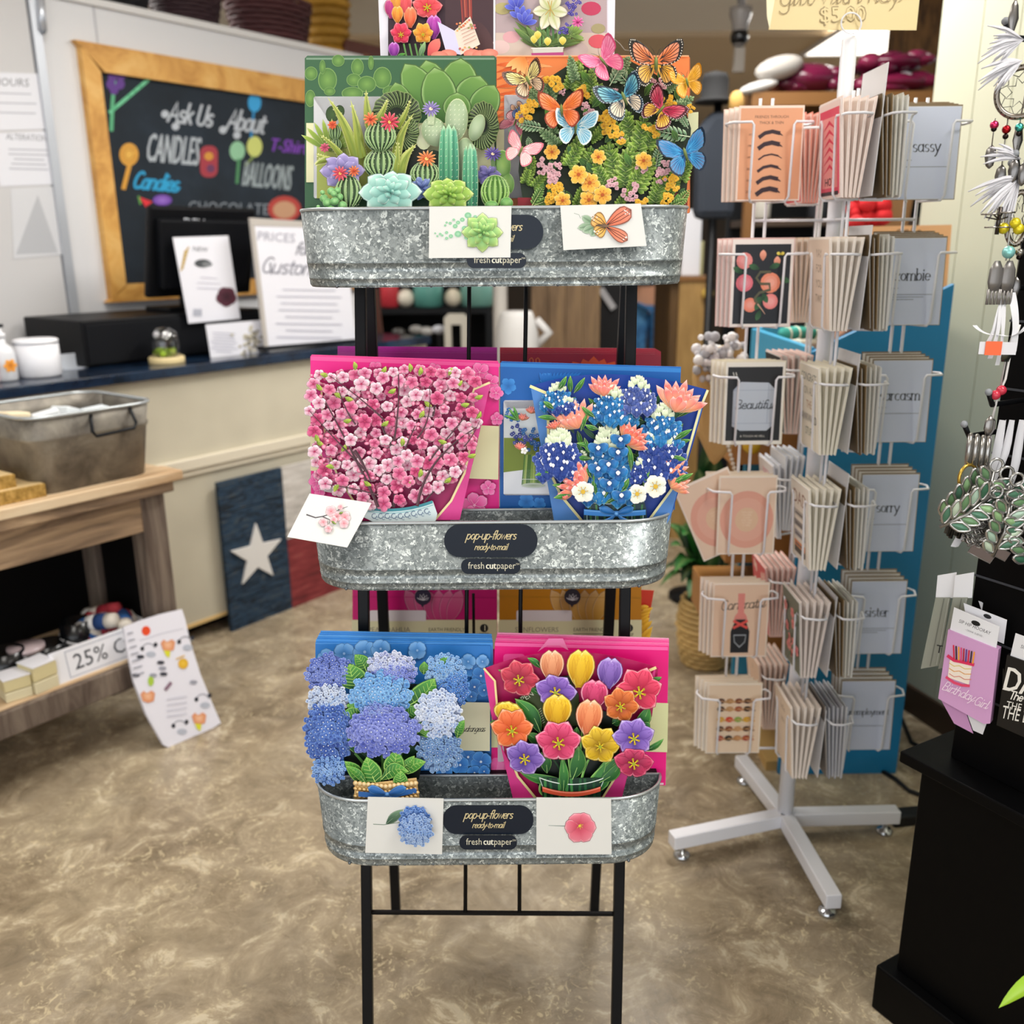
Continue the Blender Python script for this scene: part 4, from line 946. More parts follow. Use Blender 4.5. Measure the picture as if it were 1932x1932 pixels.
S('prickly_pear', .004, lambda a: [a.ell(*e[:4], '#9db38c', '#b5c6a4', e[4], 26, .004, '#d9dfb6', .94) or setattr(a, 'd', a.d + .002) for e in ((965, 925, 88, 108, -28), (1190, 1140, 78, 178, -4), (1120, 838, 80, 148, 3), (1262, 895, 52, 98, 20))] and
  [a.stroke([(x, y), (x + 5, y - 8)], 2.5, '#eef0d8') for x, y in [(1075 + 30 * (i % 4), 740 + 34 * (i // 4)) for i in range(28)] + [(900 + 26 * (i % 5), 860 + 30 * (i // 5)) for i in range(20)]])
S('daisy', .008, lambda a: (a.stroke([(940, 860), (942, 780)], 44, '#b7c6a0', 60), rflower(a, 940, 762, 66, '#7f6fb2', '#a596d0', '#cfc4ea', 14, wid=.62, sq=.85, cen='#f0dcb8', cr=.22)))
S('barrel_cactus', .012, lambda a: barrel(a, 590, 1150, 122, 108, n=8)); S('barrel_cactus', .015, lambda a: barrel(a, 585, 958, 112, 112, n=8))
S('cactus_flower', .020, lambda a: rflower(a, 517, 836, 54, '#d9432a', '#f08a52', '#ffd0a0', 10, wid=.7, sq=.95, cen='#8f2a18'), 'orange cactus flower')
S('cactus_flower', .021, lambda a: rflower(a, 650, 855, 70, '#c21f3a', '#e8546a', '#ffb0b0', 12, wid=.7, cen='#f0c060', cr=.16), 'crimson cactus flower')
S('barrel_cactus', .010, lambda a: barrel(a, 900, 1225, 108, 95, n=8)); S('cactus_flower', .016, lambda a: rflower(a, 910, 1112, 72, '#d8542a', '#f59a58', '#ffe0b0', 13, wid=.6, sq=.85, cen='#e8c870'), 'orange cactus flower')
def column(cx, top, bot, w, lean=0):
    def f(a):
        for i, (k, c1, c2) in enumerate(((-.7, '#3f8f6a', '#6fbf96'), (.7, '#2f7f62', '#5fb08e'), (0, '#55a878', '#8fd0a8'))):
            x = cx + k * w * .42
            a.petal(x, bot, x + lean, top + abs(k) * 18, w * .62, c1, c2, '#cfe6b8', '#2c6b50', 0, .3, .35, .004, n=10, base=.85); a.d += .001
        a.d += .003
        for i in range(9):
            y = top + 40 + (bot - top - 60) * i / 8
            for k in (-.95, -.35, .35, .95): a.stroke([(cx + k * w * .5, y), (cx + k * w * .5 + 5, y - 6)], 2.2, '#f0f2dc')
    return f
S('column_cactus', .016, column(1065, 865, 1310, 118)); S('column_cactus', .018, column(1215, 1005, 1445, 92))
S('echeveria', .012, lambda a: rosette(a, 320, 1200, 160, '#8577b4', '#a99cd0', '#d6cdea', .8, ((1, 8), (.7, 6))), 'lavender echeveria')
S('barrel_cactus', .019, lambda a: barrel(a, 362, 1350, 96, 122, n=6)); S('cactus_flower', .0245, lambda a: rflower(a, 304, 1215, 56, '#c22040', '#e86070', '#ffb8b8', 11, wid=.68, cen='#f0b060'), 'crimson cactus flower'); S('cactus_flower', .024, lambda a: rflower(a, 400, 1200, 42, '#d8472a', '#f08850', '#ffd0a0', 10, wid=.65, cen='#9a3a18'), 'orange cactus flower')
S('echeveria', .014, lambda a: rosette(a, 875, 1320, 92, '#4a5a9c', '#7f92c8', '#b9c8e8', .95, ((1, 7), (.65, 5))), 'small blue echeveria')
S('echeveria', .024, lambda a: rosette(a, 1062, 1365, 178, '#7fae35', '#b5d465', '#e8f0a8', .66, dark='#3f7a2a'), 'bright green echeveria')
S('echeveria', .026, lambda a: rosette(a, 655, 1345, 222, '#86c9ba', '#bfe6da', '#eefaf2', .66, dark='#3f8f84', wid=.62), 'large pale mint echeveria')
S('echeveria', .008, lambda a: rosette(a, 1340, 1225, 95, '#5f559c', '#9288c4', '#c9c2e6', .8, ((1, 6), (.6, 4))), 'violet echeveria')
S('daisy', .010, lambda a: (a.stroke([(1378, 1200), (1374, 1090)], 26, '#5f7a4c', 34), rflower(a, 1374, 1078, 64, '#4b3a8a', '#7a66b8', '#a796d8', 14, wid=.6, sq=.8, cen='#f0d8b0')))
S('barrel_cactus', .017, lambda a: barrel(a, 1390, 1350, 102, 125, '#4f7f35', '#8cb858', 7, '#e6f0c0'))
S('prickly_pear', .006, lambda a: [a.ell(*e, '#5f8a45', '#8fb060', 0, 20, .003, '#b9cf90', .92) for e in ((1440, 1160, 60, 110), (1470, 1290, 55, 80))])
S('small_cactus', .022, lambda a: [a.ell(x, y, w, h, '#5f9a50', '#8fc070', 0, 16, .004, '#d0e6a8', .92) for x, y, w, h in ((1365, 1440, 48, 34), (1470, 1425, 46, 44))])
def pearls(a):
    for x, y, w in ((190, 1390, 30), (240, 1340, 28), (285, 1335, 24), (300, 1380, 26), (215, 1420, 34), (320, 1440, 32), (240, 1470, 30), (275, 1500, 32), (310, 1490, 26), (150, 1450, 14), (265, 1410, 30), (180, 1350, 18), (260, 1360, 22)):
        a.ell(x, y, w, w * .95, '#6fae6a', '#9fd08a', n=14, dome=.004, ecol='#c9e6b0', inner=.9); a.d += .0006
S('string_of_pearls', .030, pearls)
# --- butterflies (top right)
r2 = popup('butterfly_popup_card', 'paper pop-up of butterflies over green foliage in the top tray before the orange envelope', FT)
def B(name, d, fn, label=None): part(FT, d, ZB, name, r2, fn, label)
def backing(a):
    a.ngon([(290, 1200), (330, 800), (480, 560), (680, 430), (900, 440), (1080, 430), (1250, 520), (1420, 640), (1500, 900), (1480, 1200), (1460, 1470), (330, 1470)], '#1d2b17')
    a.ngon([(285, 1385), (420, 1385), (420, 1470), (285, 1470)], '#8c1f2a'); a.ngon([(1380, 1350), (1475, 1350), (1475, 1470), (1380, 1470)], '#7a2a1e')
    for i in range(90):
        x, y = random.uniform(340, 1460), random.uniform(520, 1440); an = random.uniform(-140, -40); L = random.uniform(60, 110)
        leaf(a, x, y, *pol(x, y, L, an), L * .5, '#2a4a1e', random.choice(('#46702a', '#5a8a34', '#3c6a3c')), '#84a850', '#6f9a44', dome=0)
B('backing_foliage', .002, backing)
k_ = 0
for x, y, an, L, c in ((650, 620, -80, 190, 0), (740, 650, -95, 210, 0), (820, 720, -80, 150, 0), (690, 560, -110, 150, 1), (640, 1160, -60, 210, 0), (720, 1200, -95, 260, 0), (780, 1190, -55, 170, 0), (1080, 1000, -100, 250, 0), (1130, 1050, -80, 270, 0), (1190, 1060, -60, 190, 0), (970, 1260, -100, 290, 0), (1040, 1300, -80, 330, 0), (1120, 1320, -60, 260, 0), (900, 1300, -115, 200, 0), (340, 1280, -70, 170, 0), (400, 1310, -50, 150, 0), (1250, 1420, -80, 230, 0), (1440, 1260, -70, 170, 0), (1390, 1300, -100, 150, 0), (700, 1440, -75, 150, 0), (990, 1450, -60, 150, 0), (840, 960, -60, 150, 0), (560, 1010, -140, 170, 1), (600, 1420, -100, 140, 1), (1330, 1400, -60, 130, 0), (520, 700, -100, 170, 1), (450, 720, -140, 160, 1), (1340, 620, -40, 150, 1), (1380, 760, -30, 170, 1), (1000, 520, -60, 150, 1)):
    dk, lt, eg = (('#2f5a1a', '#9cc444', '#dcea90') if not c else ('#44693f', '#98bb80', '#d4e2b4'))
    for j in range(2):
        B('leaf_sprig', .006 + .0012 * (k_ % 9), lambda a: sprig(a, x + (0, random.uniform(-70, 70))[j], y + (0, random.uniform(-90, 30))[j], an + (0, random.uniform(-25, 25))[j], L * (.9, .7)[j], dk, lt, eg)); k_ += 1
for x, y, an, L in ((1090, 620, -130, 210), (930, 600, -60, 190), (470, 900, 190, 190), (520, 900, -60, 120), (1480, 840, 200, 200), (1500, 960, 190, 250), (380, 1450, -60, 160), (400, 1440, -20, 150), (1390, 1450, -50, 150), (1340, 1450, -20, 140), (1250, 1190, -80, 170), (840, 560, -110, 120), (380, 1080, -100, 120), (1480, 900, 240, 120)):
    B('fern_leaf', .010 + .001 * (k_ % 7), lambda a: fern(a, x, y, an, L, *(('#3f6a34', '#7aa84a', '#cfe090') if y > 1300 else ('#5c8a62', '#a3c497', '#dbe8c0')))); k_ += 1
for x, y, r1 in ((535, 582, 58), (738, 650, 58), (345, 795, 50), (385, 745, 46), (315, 815, 40), (915, 842, 60), (945, 940, 58), (1000, 970, 40), (1245, 935, 46), (1205, 895, 40), (1330, 715, 56), (545, 1335, 56), (510, 1385, 44), (1360, 1275, 52), (1325, 1392, 44), (1150, 1412, 46), (1380, 1320, 36), (1495, 760, 28)):
    B('yellow_blossom_cluster', .018 + .0008 * (k_ % 6), lambda a: cluster(a, x, y, r1, '#e9ad25', '#f9df78', '#b56a12', 10, .42)); k_ += 1
for x, y, r1 in ((480, 1170, 60), (525, 1235, 62), (560, 1190, 50), (942, 1290, 52), (1080, 1345, 60), (770, 760, 48), (1150, 1160, 48), (1320, 1175, 48), (1270, 590, 58), (1285, 1235, 46), (600, 640, 26), (970, 640, 30), (1010, 985, 26)):
    B('pink_blossom_cluster', .017 + .0008 * (k_ % 6), lambda a: cluster(a, x, y, r1, '#d9a3ac', '#f7dfe0', '#9a4a58', 12, .32)); k_ += 1
for x, y, r1, ro in ((525, 1065, 60, 0), (1168, 1125, 66, 30), (850, 1100, 56, 10), (600, 1405, 62, 20), (712, 1222, 72, 5), (785, 1400, 72, 40), (790, 1280, 76, 12), (880, 1365, 72, 30), (1310, 1030, 50, 0)):
    B('cosmos_flower', .020 + .0015 * (k_ % 5), lambda a: rflower(a, x, y, r1, '#f3a43a', '#f9c24e', '#ffe6a0', 6, ro, 1.05, '#b8541c', .17, stam='#d9852a')); k_ += 1
for x, y, s_, ro, u, l_, e, v, dt, lr, lb in (
  (355, 560, 150, -24, '#f2dd86', '#efc9a0', '#4a3524', '#4a3524', '#e06a6a', (1.0, .85), 'yellow and black butterfly'),
  (880, 425, 165, -38, '#ef7fa8', '#f27a9c', '#d94a7a', '#e25586', None, (.75, .95), 'pink butterfly'),
  (1255, 440, 212, 0, '#ee7a3c', '#f2ae2c', '#1c1512', '#1c1512', '#f6ead8', (.9, .9), 'large orange monarch butterfly'),
  (1472, 572, 135, -14, '#f5b520', '#f7b81f', '#c98410', '#d18f14', None, (.85, .9), 'small yellow butterfly'),
  (592, 765, 165, -4, '#ee7a22', '#f0762a', '#8a2f10', '#c9521a', None, (.97, .97), 'orange butterfly'),
  (1030, 680, 185, -22, '#2f86a8', '#e9d3b4', '#16283a', '#123048', '#dbe8f0', (1.0, .82), 'teal striped butterfly'),
  (692, 890, 155, 4, '#4fa6c8', '#6fb8d6', '#e6f4f4', '#e0f2f2', None, (.95, .98), 'light blue butterfly'),
  (1292, 765, 165, 40, '#c8244e', '#efb82a', '#4a1020', '#6a1424', '#f7dfe4', (.9, .95), 'crimson and yellow butterfly'),
  (310, 1050, 130, 24, '#f29aa6', '#f4c0c0', '#e0788a', '#fbe6e6', None, (.95, 1.0), 'pink and white butterfly'),
  (1460, 1075, 185, -16, '#0f6cac', '#0d5c98', '#0a2036', '#3f9fd6', None, (.95, .92), 'vivid blue butterfly')):
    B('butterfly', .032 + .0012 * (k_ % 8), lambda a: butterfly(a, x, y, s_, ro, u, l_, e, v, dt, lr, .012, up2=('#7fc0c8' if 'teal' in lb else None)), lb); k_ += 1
B('antenna_wire', .030, lambda a: a.stroke([(960, 270), (1005, 310), (1035, 350), (1075, 355)], 5, '#8f8b80'))

# --- cherry blossom (middle left)
r3 = popup('cherry_blossom_popup_card', 'paper cherry blossom branches in a pink paper wrap in the middle tray', FM)
CB = lambda name, d, fn, label=None: part(FM, d, ZC, name, r3, fn, label)
def arcp(p0, p1, p2, n=10): return [((1 - t) ** 2 * p0[0] + 2 * t * (1 - t) * p1[0] + t * t * p2[0], (1 - t) ** 2 * p0[1] + 2 * t * (1 - t) * p1[1] + t * t * p2[1]) for t in (i / n for i in range(n + 1))]
CB('wrapper_back', .002, lambda a: a.slab(arcp((165, 655), (620, 515), (1215, 668), 16) + [(1110, 1150), (980, 1480), (400, 1480), (260, 1200)], .0008, '#a8165e'), 'dark magenta back of the paper wrap')
CB('wrapper_front', .012, lambda a: (a.slab([(1215, 672), (1110, 735), (1112, 880), (1105, 1010), (1062, 1210), (985, 1370), (895, 1475), (1035, 1475), (1120, 1100)], .0008, '#d63f8e'), a.stroke([(1205, 682), (1118, 718), (1110, 740), (1114, 880), (1105, 1010), (1062, 1205), (985, 1365), (895, 1470)], 13, '#ecd9a4')), 'right flap of the pink paper wrap with cream edge')
CB('wrapper_front', .012, lambda a: (a.slab([(162, 655), (235, 690), (232, 800), (262, 1050), (330, 1230), (420, 1370), (420, 1475), (380, 1475), (255, 1200)], .0008, '#d63f8e'), a.stroke([(170, 660), (235, 685), (236, 800), (262, 1050), (330, 1225), (420, 1365)], 12, '#ecd9a4')), 'left flap of the pink paper wrap with cream edge')
br = [((650, 1395), (700, 1180), (640, 960), 22), ((560, 1395), (480, 1200), (240, 760), 20), ((790, 1390), (830, 1120), (1130, 940), 18), ((660, 1200), (720, 1060), (790, 900), 14), ((640, 1050), (560, 900), (500, 720), 14), ((650, 1040), (690, 830), (680, 620), 14), ((500, 1200), (350, 1050), (170, 850), 12), ((860, 1130), (960, 1000), (1110, 830), 12), ((880, 870), (900, 740), (940, 640), 12), ((790, 1000), (880, 900), (860, 700), 11), ((560, 1330), (420, 1290), (270, 1270), 10), ((600, 900), (480, 780), (280, 640), 10), ((830, 1370), (920, 1260), (1060, 1150), 12), ((430, 920), (360, 830), (330, 700), 10), ((1060, 1050), (1110, 1000), (1150, 900), 8), ((430, 1080), (470, 1130), (520, 1250), 22)]
for i, (p0, p1, p2, w_) in enumerate(br): CB('branch', (.0285 if i % 4 else .018) + .0002 * i, lambda a: (a.stroke(arcp(p0, p1, p2), w_, '#43222c', w_ * .3), a.stroke([(x - w_ * .18, y) for x, y in arcp(p0, p1, p2)], w_ * .2, '#6f4450', 1)))
pts = []
def inside(x, y):
    lx = 165 if y < 950 else 165 + (y - 950) * .16 if y < 1250 else 215 + (y - 1250) * 2.2
    rx_ = 1130 if y < 980 else 1130 - (y - 980) * .42 if y < 1240 else 1020 - (y - 1240) * 2.4
    ty = 600 + .00014 * (x - 640) ** 2
    return lx < x < rx_ and ty < y < 1390
for tries in range(6000):
    x, y = random.uniform(150, 1150), random.uniform(590, 1390)
    if inside(x, y) and all((x - a_) ** 2 + (y - b_) ** 2 > 59 ** 2 for a_, b_ in pts): pts.append((x, y))
PK = (('#cf4f86', '#f2b4cb', '#fde4ec'), ('#b52560', '#e8709c', '#f7bcd0'), ('#dc86a8', '#f8dbe5', '#ffffff'), ('#c63f78', '#f092b2', '#fbd3df'), ('#a01c54', '#d8447a', '#f08cb0'))
def blossom(a, x, y, r1, p):
    rflower(a, x, y, r1, p[0], p[1], p[2], 5, random.uniform(0, 72), .98, '#b52a5c', .13, sq=random.uniform(.8, 1), stam='#a02850', dome=.0015)
under = ZA(FM, .014, ZC)
for i in range(150):
    x, y = random.uniform(170, 1110), random.uniform(620, 1380)
    if inside(x, y): under.d = .012 + random.uniform(0, .004); blossom(under, x, y, random.uniform(26, 38), PK[random.choice((1, 3, 0, 3))])
o = under.done('deep_blossoms', r3); o['kind'] = 'stuff'
for i, (x, y) in enumerate(pts[:98]):
    CB('blossom', .018 + random.uniform(0, .012), lambda a: blossom(a, x + random.uniform(-6, 6), y, random.uniform(34, 49), PK[random.choice((0, 0, 2, 2, 2, 2, 3, 3, 1))]))
rest = ZA(FM, .018, ZC)
for x, y in pts[98:]: rest.d = .018 + random.uniform(0, .01); blossom(rest, x, y, random.uniform(34, 46), PK[random.choice((0, 2, 2, 3, 1))])
if pts[98:]: o = rest.done('further_blossoms', r3); o['kind'] = 'stuff'
buds = ZA(FM, .024, ZC)
for i in range(120):
    x, y = random.uniform(160, 1140), random.uniform(600, 1370)
    if inside(x, y): buds.ell(x, y, random.uniform(9, 17), random.uniform(9, 15), '#e0628f', '#f8bcd0', n=8, dome=.002)
o = buds.done('buds', r3); o['kind'] = 'stuff'
for x, y, an in ((205, 690, 40), (275, 650, 200), (430, 610, -100), (580, 630, -60), (750, 620, -100), (800, 640, -80), (970, 640, -70), (1010, 700, -40), (1120, 770, -20), (1040, 810, -10), (370, 765, 15), (350, 770, -150), (360, 905, -15), (830, 790, 30), (580, 930, -35), (200, 980, 60), (205, 1015, 30), (910, 1015, 10), (700, 1050, -90), (350, 1080, -60), (480, 1250, 30), (335, 1270, 120), (730, 1270, -50), (800, 1230, -80), (1080, 1110, -20), (1130, 890, -60), (945, 1260, -40), (310, 1175, 190), (620, 740, -30), (800, 885, -60)):
    CB('leaf', .027 + random.uniform(0, .004), lambda a: leaf(a, x, y, *pol(x, y, 52, an), 26, '#7d9a2c', '#b5c74c', '#dfe08a', '#e6ea9a', .1))
def cvase(a):
    a.ngon([(470, 1405)] + arcp((530, 1412), (690, 1432), (880, 1368), 10) + [(905, 1440), (890, 1500), (560, 1500), (480, 1460)], '#d3e2e4')
    a.stroke(arcp((500, 1408), (690, 1440), (872, 1372), 12), 17, '#3f8f9c'); a.stroke(arcp((500, 1424), (690, 1458), (880, 1388), 12), 5, '#8fc0c4')
    for i in range(9):
        x = 540 + i * 38; y = 1452 - max(0, (i - 4)) * 7
        a.stroke(arc(x, y, 14, 14, 0, 300, 9), 4, '#5a6f8c'); a.stroke(arc(x + 16, y + 14, 8, 8, 40, 320, 7), 3, '#7b90a8')
CB('vase', .020, cvase, 'pale blue patterned vase rim')
# --- bluebonnets (middle right)
r4 = popup('bluebonnet_popup_card', 'paper bouquet of bluebonnets and coral flowers in a blue wrap in the middle tray', FM)
BB = lambda name, d, fn, label=None: part(FM, d, ZD, name, r4, fn, label)
BB('wrapper_back', .001, lambda a: a.slab([(252, 700)] + arcp((290, 688), (700, 560), (1275, 722), 14) + [(1185, 1050), (1058, 1462), (1035, 1500), (390, 1500)], .0008, '#0b3c9c'), 'deep blue back of the paper wrap')
BB('wrapper_front', .010, lambda a: (a.slab([(248, 700), (365, 765), (345, 900), (350, 1180), (420, 1340), (565, 1502), (388, 1502)], .0008, '#4d83c9'), a.stroke([(250, 703), (365, 752)], 17, '#efe6a6'), a.stroke([(350, 900), (352, 1180), (425, 1335), (560, 1497)], 15, '#efe6a6')), 'left flap of the light blue wrap with cream edge')
BB('wrapper_front', .010, lambda a: (a.slab([(1275, 722), (1236, 800), (1140, 1150), (1060, 1300), (915, 1502), (1035, 1502), (1055, 1465), (1160, 1100)], .0008, '#4d83c9'), a.stroke([(1272, 728), (1230, 830), (1140, 1150), (1060, 1305), (918, 1497)], 14, '#e9e4b0')), 'right flap of the light blue wrap with cream edge')
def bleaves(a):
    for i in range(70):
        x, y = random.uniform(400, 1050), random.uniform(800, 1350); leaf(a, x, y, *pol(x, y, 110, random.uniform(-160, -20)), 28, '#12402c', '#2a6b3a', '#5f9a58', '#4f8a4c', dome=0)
BB('dark_foliage', .006, bleaves)
for x, y, an, L in ((410, 720, -60, 90), (480, 740, -90, 100), (500, 740, -55, 110), (420, 860, 200, 120), (400, 890, 185, 110), (380, 830, 215, 70), (620, 880, 220, 100), (640, 840, 230, 90), (700, 930, 250, 90), (640, 950, 200, 80), (880, 840, 240, 80), (900, 900, 215, 80), (930, 860, 235, 100), (1110, 860, -20, 150), (1100, 880, -35, 140), (1080, 1010, -30, 120), (1070, 1040, -15, 110), (1060, 1110, 10, 90), (1080, 980, -50, 80), (620, 1060, 195, 110), (600, 1120, 185, 110), (540, 960, -70, 110), (520, 960, 80, 100), (560, 1000, 70, 90), (400, 1180, 190, 140), (390, 1200, 170, 120), (830, 1190, -100, 160), (850, 1200, -75, 150), (800, 1240, 200, 80), (630, 1370, -95, 170), (660, 1370, -60, 180), (680, 1380, -35, 150), (640, 1380, -125, 140), (880, 1130, -150, 90), (470, 1300, 195, 100), (480, 1330, 170, 100), (1090, 1250, -25, 110), (1060, 1280, -40, 110), (600, 1230, 240, 80), (900, 1280, -70, 110), (770, 1310, -60, 90)):
    BB('leaf', random.choice((.014, .030, .032)), lambda a: leaf(a, x, y, *pol(x, y, L, an), 30, '#245f2c', '#4f9638', '#bcd87a', '#d6e6a0', random.uniform(-.08, .08)))
TEAL = ('#1766aa', '#2787c8', '#8fd0ee'); NAV = ('#1d3c8e', '#2f4a9c', '#92a6e2')
for cx, t, b, w_, c, n in ((405, 668, 840, 165, TEAL, 22), (450, 760, 850, 170, NAV, 14), (715, 680, 910, 200, TEAL, 28), (870, 625, 860, 190, ('#41579c', '#5367b2', '#b9c2ec'), 28), (760, 790, 920, 190, TEAL, 20), (1010, 780, 1050, 210, TEAL, 30), (1000, 900, 1240, 240, NAV, 40), (415, 925, 1230, 250, NAV, 42), (545, 1060, 1220, 120, NAV, 14), (700, 890, 1380, 270, TEAL, 46), (910, 1100, 1270, 170, NAV, 24)):
    BB('bluebonnet', .018 + .0014 * (k_ % 4), lambda a: bluebonnet(a, cx, t, b, w_, *c, n=int(n * 1.4))); k_ += 1
BB('bluebonnet', .034, lambda a: [(a.petal(x, y - 30, x - 50, y + 8, 62, '#17508f', '#2f86cc', '#7fc0ea', None, .1, .6, .5, .003), a.petal(x, y - 30, x + 50, y + 8, 62, '#17508f', '#2f86cc', '#7fc0ea', None, -.1, .6, .5, .003), a.petal(x, y - 8, x, y + 42, 50, '#0f3f80', '#2a78c0', '#6fb4e4', None, 0, .6, .5, .003), setattr(a, 'd', a.d + .003), a.petal(x, y + 2, x, y - 26, 26, '#eef0fb', '#ffffff'), setattr(a, 'd', a.d - .003)) for x, y in ((640, 1070), (755, 1095), (700, 1165), (640, 1190), (755, 1215), (705, 1275), (775, 1345), (770, 1020))], 'large bright blue florets')
for x, y, r1, ro, c1, c2 in ((670, 760, 95, -85, '#e4465a', '#f58a8a'), (525, 945, 120, -115, '#ea5a5c', '#f8a89a'), (1085, 850, 140, -70, '#ea5560', '#f9a79c'), (800, 1040, 108, -45, '#d8343f', '#f27f78'), (560, 1290, 115, -140, '#dc3a4e', '#f58a88'), (1060, 1290, 90, -40, '#ea6a5c', '#f9b09c'), (1040, 1210, 90, -55, '#ea6a5c', '#f9b09c'), (450, 1360, 45, -100, '#d8405a', '#f08a90'), (390, 950, 40, -110, '#d8343f', '#f27f78')):
    BB('coral_flower', .026 + .0012 * (k_ % 5), lambda a: brush(a, x, y, r1, ro, c1, c2)); k_ += 1
for x, y, r1 in ((552, 1312, 66), (866, 1325, 60), (972, 1282, 68)):
    BB('white_flower', .036, lambda a: rflower(a, x, y, r1, '#dcdfc9', '#f6f5ec', '#ffffff', 5, random.uniform(0, 70), 1.15, '#d9b02f', .2, stam='#c99a2a'))
def gvase(a):
    a.ngon([(560, 1412), (585, 1365), (905, 1365), (918, 1412), (925, 1500), (550, 1500)], '#1d3b44')
    for x in (600, 640, 680, 720, 770, 810, 850, 885): a.stroke([(x, 1500), (x + random.uniform(-12, 12), 1390)], 12, random.choice(('#3f7a4a', '#2c5c48', '#5f9a5c')))
    for x in (575, 625, 775, 835, 900): a.stroke([(x, 1500), (x, 1450)], 5, '#a9c8c4')
    a.stroke(arcp((565, 1372), (740, 1395), (905, 1368)), 5, '#cfe0dc')
BB('glass_vase', .020, gvase)
BB('ribbon', .026, lambda a: (a.ngon(arcp((557, 1412), (740, 1432), (915, 1415)) + arcp((915, 1446), (740, 1464), (557, 1446)), '#2a74bc'), a.stroke(arcp((560, 1420), (740, 1440), (913, 1422)), 5, '#5f9cd8'), bow(a, 745, 1440, 88, '#3079c2', '#78b0e4')), 'blue ribbon tied in a bow')
# --- hydrangeas (lower left)
r5 = popup('hydrangea_popup_card', 'paper bouquet of blue hydrangea heads in a woven vase in the lower tray', FL)
HY = lambda name, d, fn, label=None: part(FL, d, ZE, name, r5, fn, label)
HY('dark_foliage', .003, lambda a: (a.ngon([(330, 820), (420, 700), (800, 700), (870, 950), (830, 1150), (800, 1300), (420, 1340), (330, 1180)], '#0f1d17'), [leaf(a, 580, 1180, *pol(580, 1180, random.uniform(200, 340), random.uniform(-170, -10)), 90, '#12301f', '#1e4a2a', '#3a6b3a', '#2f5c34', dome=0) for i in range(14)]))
for i, (bx, by, tx, ty, w_, b) in enumerate(((470, 620, 395, 520, 90, .1), (420, 740, 370, 575, 175, -.08), (830, 640, 835, 560, 60, 0), (900, 600, 985, 530, 44, 0), (730, 840, 893, 660, 150, .12), (700, 905, 812, 850, 84, 0), (435, 850, 345, 835, 60, 0), (440, 900, 318, 885, 120, -.1), (400, 1130, 330, 960, 110, .1), (790, 1010, 850, 960, 120, 0), (1040, 1040, 1090, 930, 60, -.1))):
    HY('leaf', .012 + .0012 * i, lambda a: leaf(a, bx, by, tx, ty, w_, '#1d5a2c', '#4f9a3a', '#9ccb5c', '#a9d468', b, 6))
for i, (cx, cy, rx_, ry_, cs, ed, n) in enumerate((
  (235, 640, 140, 125, ('#5f74c8', '#7f92dc', '#5468bc'), '#a9b8ee', 95), (960, 610, 125, 95, ('#7fb4ea', '#6aa4e4', '#9cc8f2'), '#cfe4fa', 80), (1010, 730, 100, 130, ('#5f97de', '#3f78c8', '#2f5cae'), '#9cc4f0', 80),
  (620, 590, 160, 85, ('#d9def4', '#bcc8f0', '#8f9ce0'), '#ffffff', 80), (640, 650, 135, 90, ('#8f9ce4', '#7484d8', '#6a7ad4'), '#c4ccf4', 70), (230, 800, 130, 95, ('#cfdcf4', '#a9c4ee', '#e2eaf8'), '#ffffff', 80),
  (560, 770, 185, 140, ('#6aaae8', '#7fb8ee', '#5a98de'), '#b4daf8', 130), (925, 890, 140, 145, ('#c9d8f4', '#dfe8fa', '#9cb8e8'), '#ffffff', 115), (930, 1120, 135, 130, ('#6f94c4', '#5c82b8', '#7fa4d0'), '#b0cbe6', 100),
  (230, 1010, 145, 200, ('#4468bc', '#5479c8', '#2c4c9c'), '#8fb0e8', 140), (235, 1245, 105, 90, ('#6f9fe2', '#8fb8ec', '#5a88d4'), '#c0dafa', 70), (575, 1000, 215, 150, ('#6f7cd4', '#8792e0', '#5462c0'), '#b4bdf2', 160), (540, 880, 110, 60, ('#7fa4e8', '#8f9ce4', '#7f92e0'), '#cfdcfa', 50))):
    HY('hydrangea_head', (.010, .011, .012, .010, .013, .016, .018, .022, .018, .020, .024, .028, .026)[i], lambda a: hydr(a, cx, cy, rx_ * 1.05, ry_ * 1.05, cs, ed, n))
HY('stem', .014, lambda a: [a.stroke(arcp(p0, p1, p2), 22, '#4f8436', 14) for p0, p1, p2 in (((570, 1330), (575, 1230), (570, 1130)), ((520, 1330), (480, 1220), (400, 1140)), ((640, 1330), (690, 1240), (690, 1120)), ((480, 1330), (420, 1290), (360, 1250)))])
for i, (bx, by, tx, ty, w_, b) in enumerate(((440, 1330, 330, 1190, 84, .1), (680, 1260, 845, 1195, 90, -.1), (690, 1230, 770, 1150, 60, .1), (610, 1290, 655, 1115, 130, .08), (540, 1345, 475, 1160, 130, -.05), (565, 1300, 740, 1265, 90, -.25), (700, 1360, 690, 1245, 90, -.1), (470, 1330, 340, 1220, 50, .1))):
    HY('leaf', .026 + .0014 * i, lambda a: leaf(a, bx, by, tx, ty, w_, '#22652c', '#5aa63c', '#a9d468', '#bfe07c', b, 6))
def basket(a):
    a.ngon([(398, 1335), (785, 1290), (805, 1420), (800, 1470), (390, 1470)], '#d8b478')
    for i in range(15):
        x = 402 + i * 27; y = 1345 - abs(i - 7) * 3; a.ell(x, y, 17, 17, '#d9b57e', '#f2dcae', 20, 10, .004, '#b0844a', .85)
        for j in range(3): a.ell(x + (j % 2) * 12, y + 34 + j * 24, 15, 12, '#c9a060', '#ecd09c', 25, 8, .003, '#8f6432', .8)
HY('woven_vase', .034, basket)
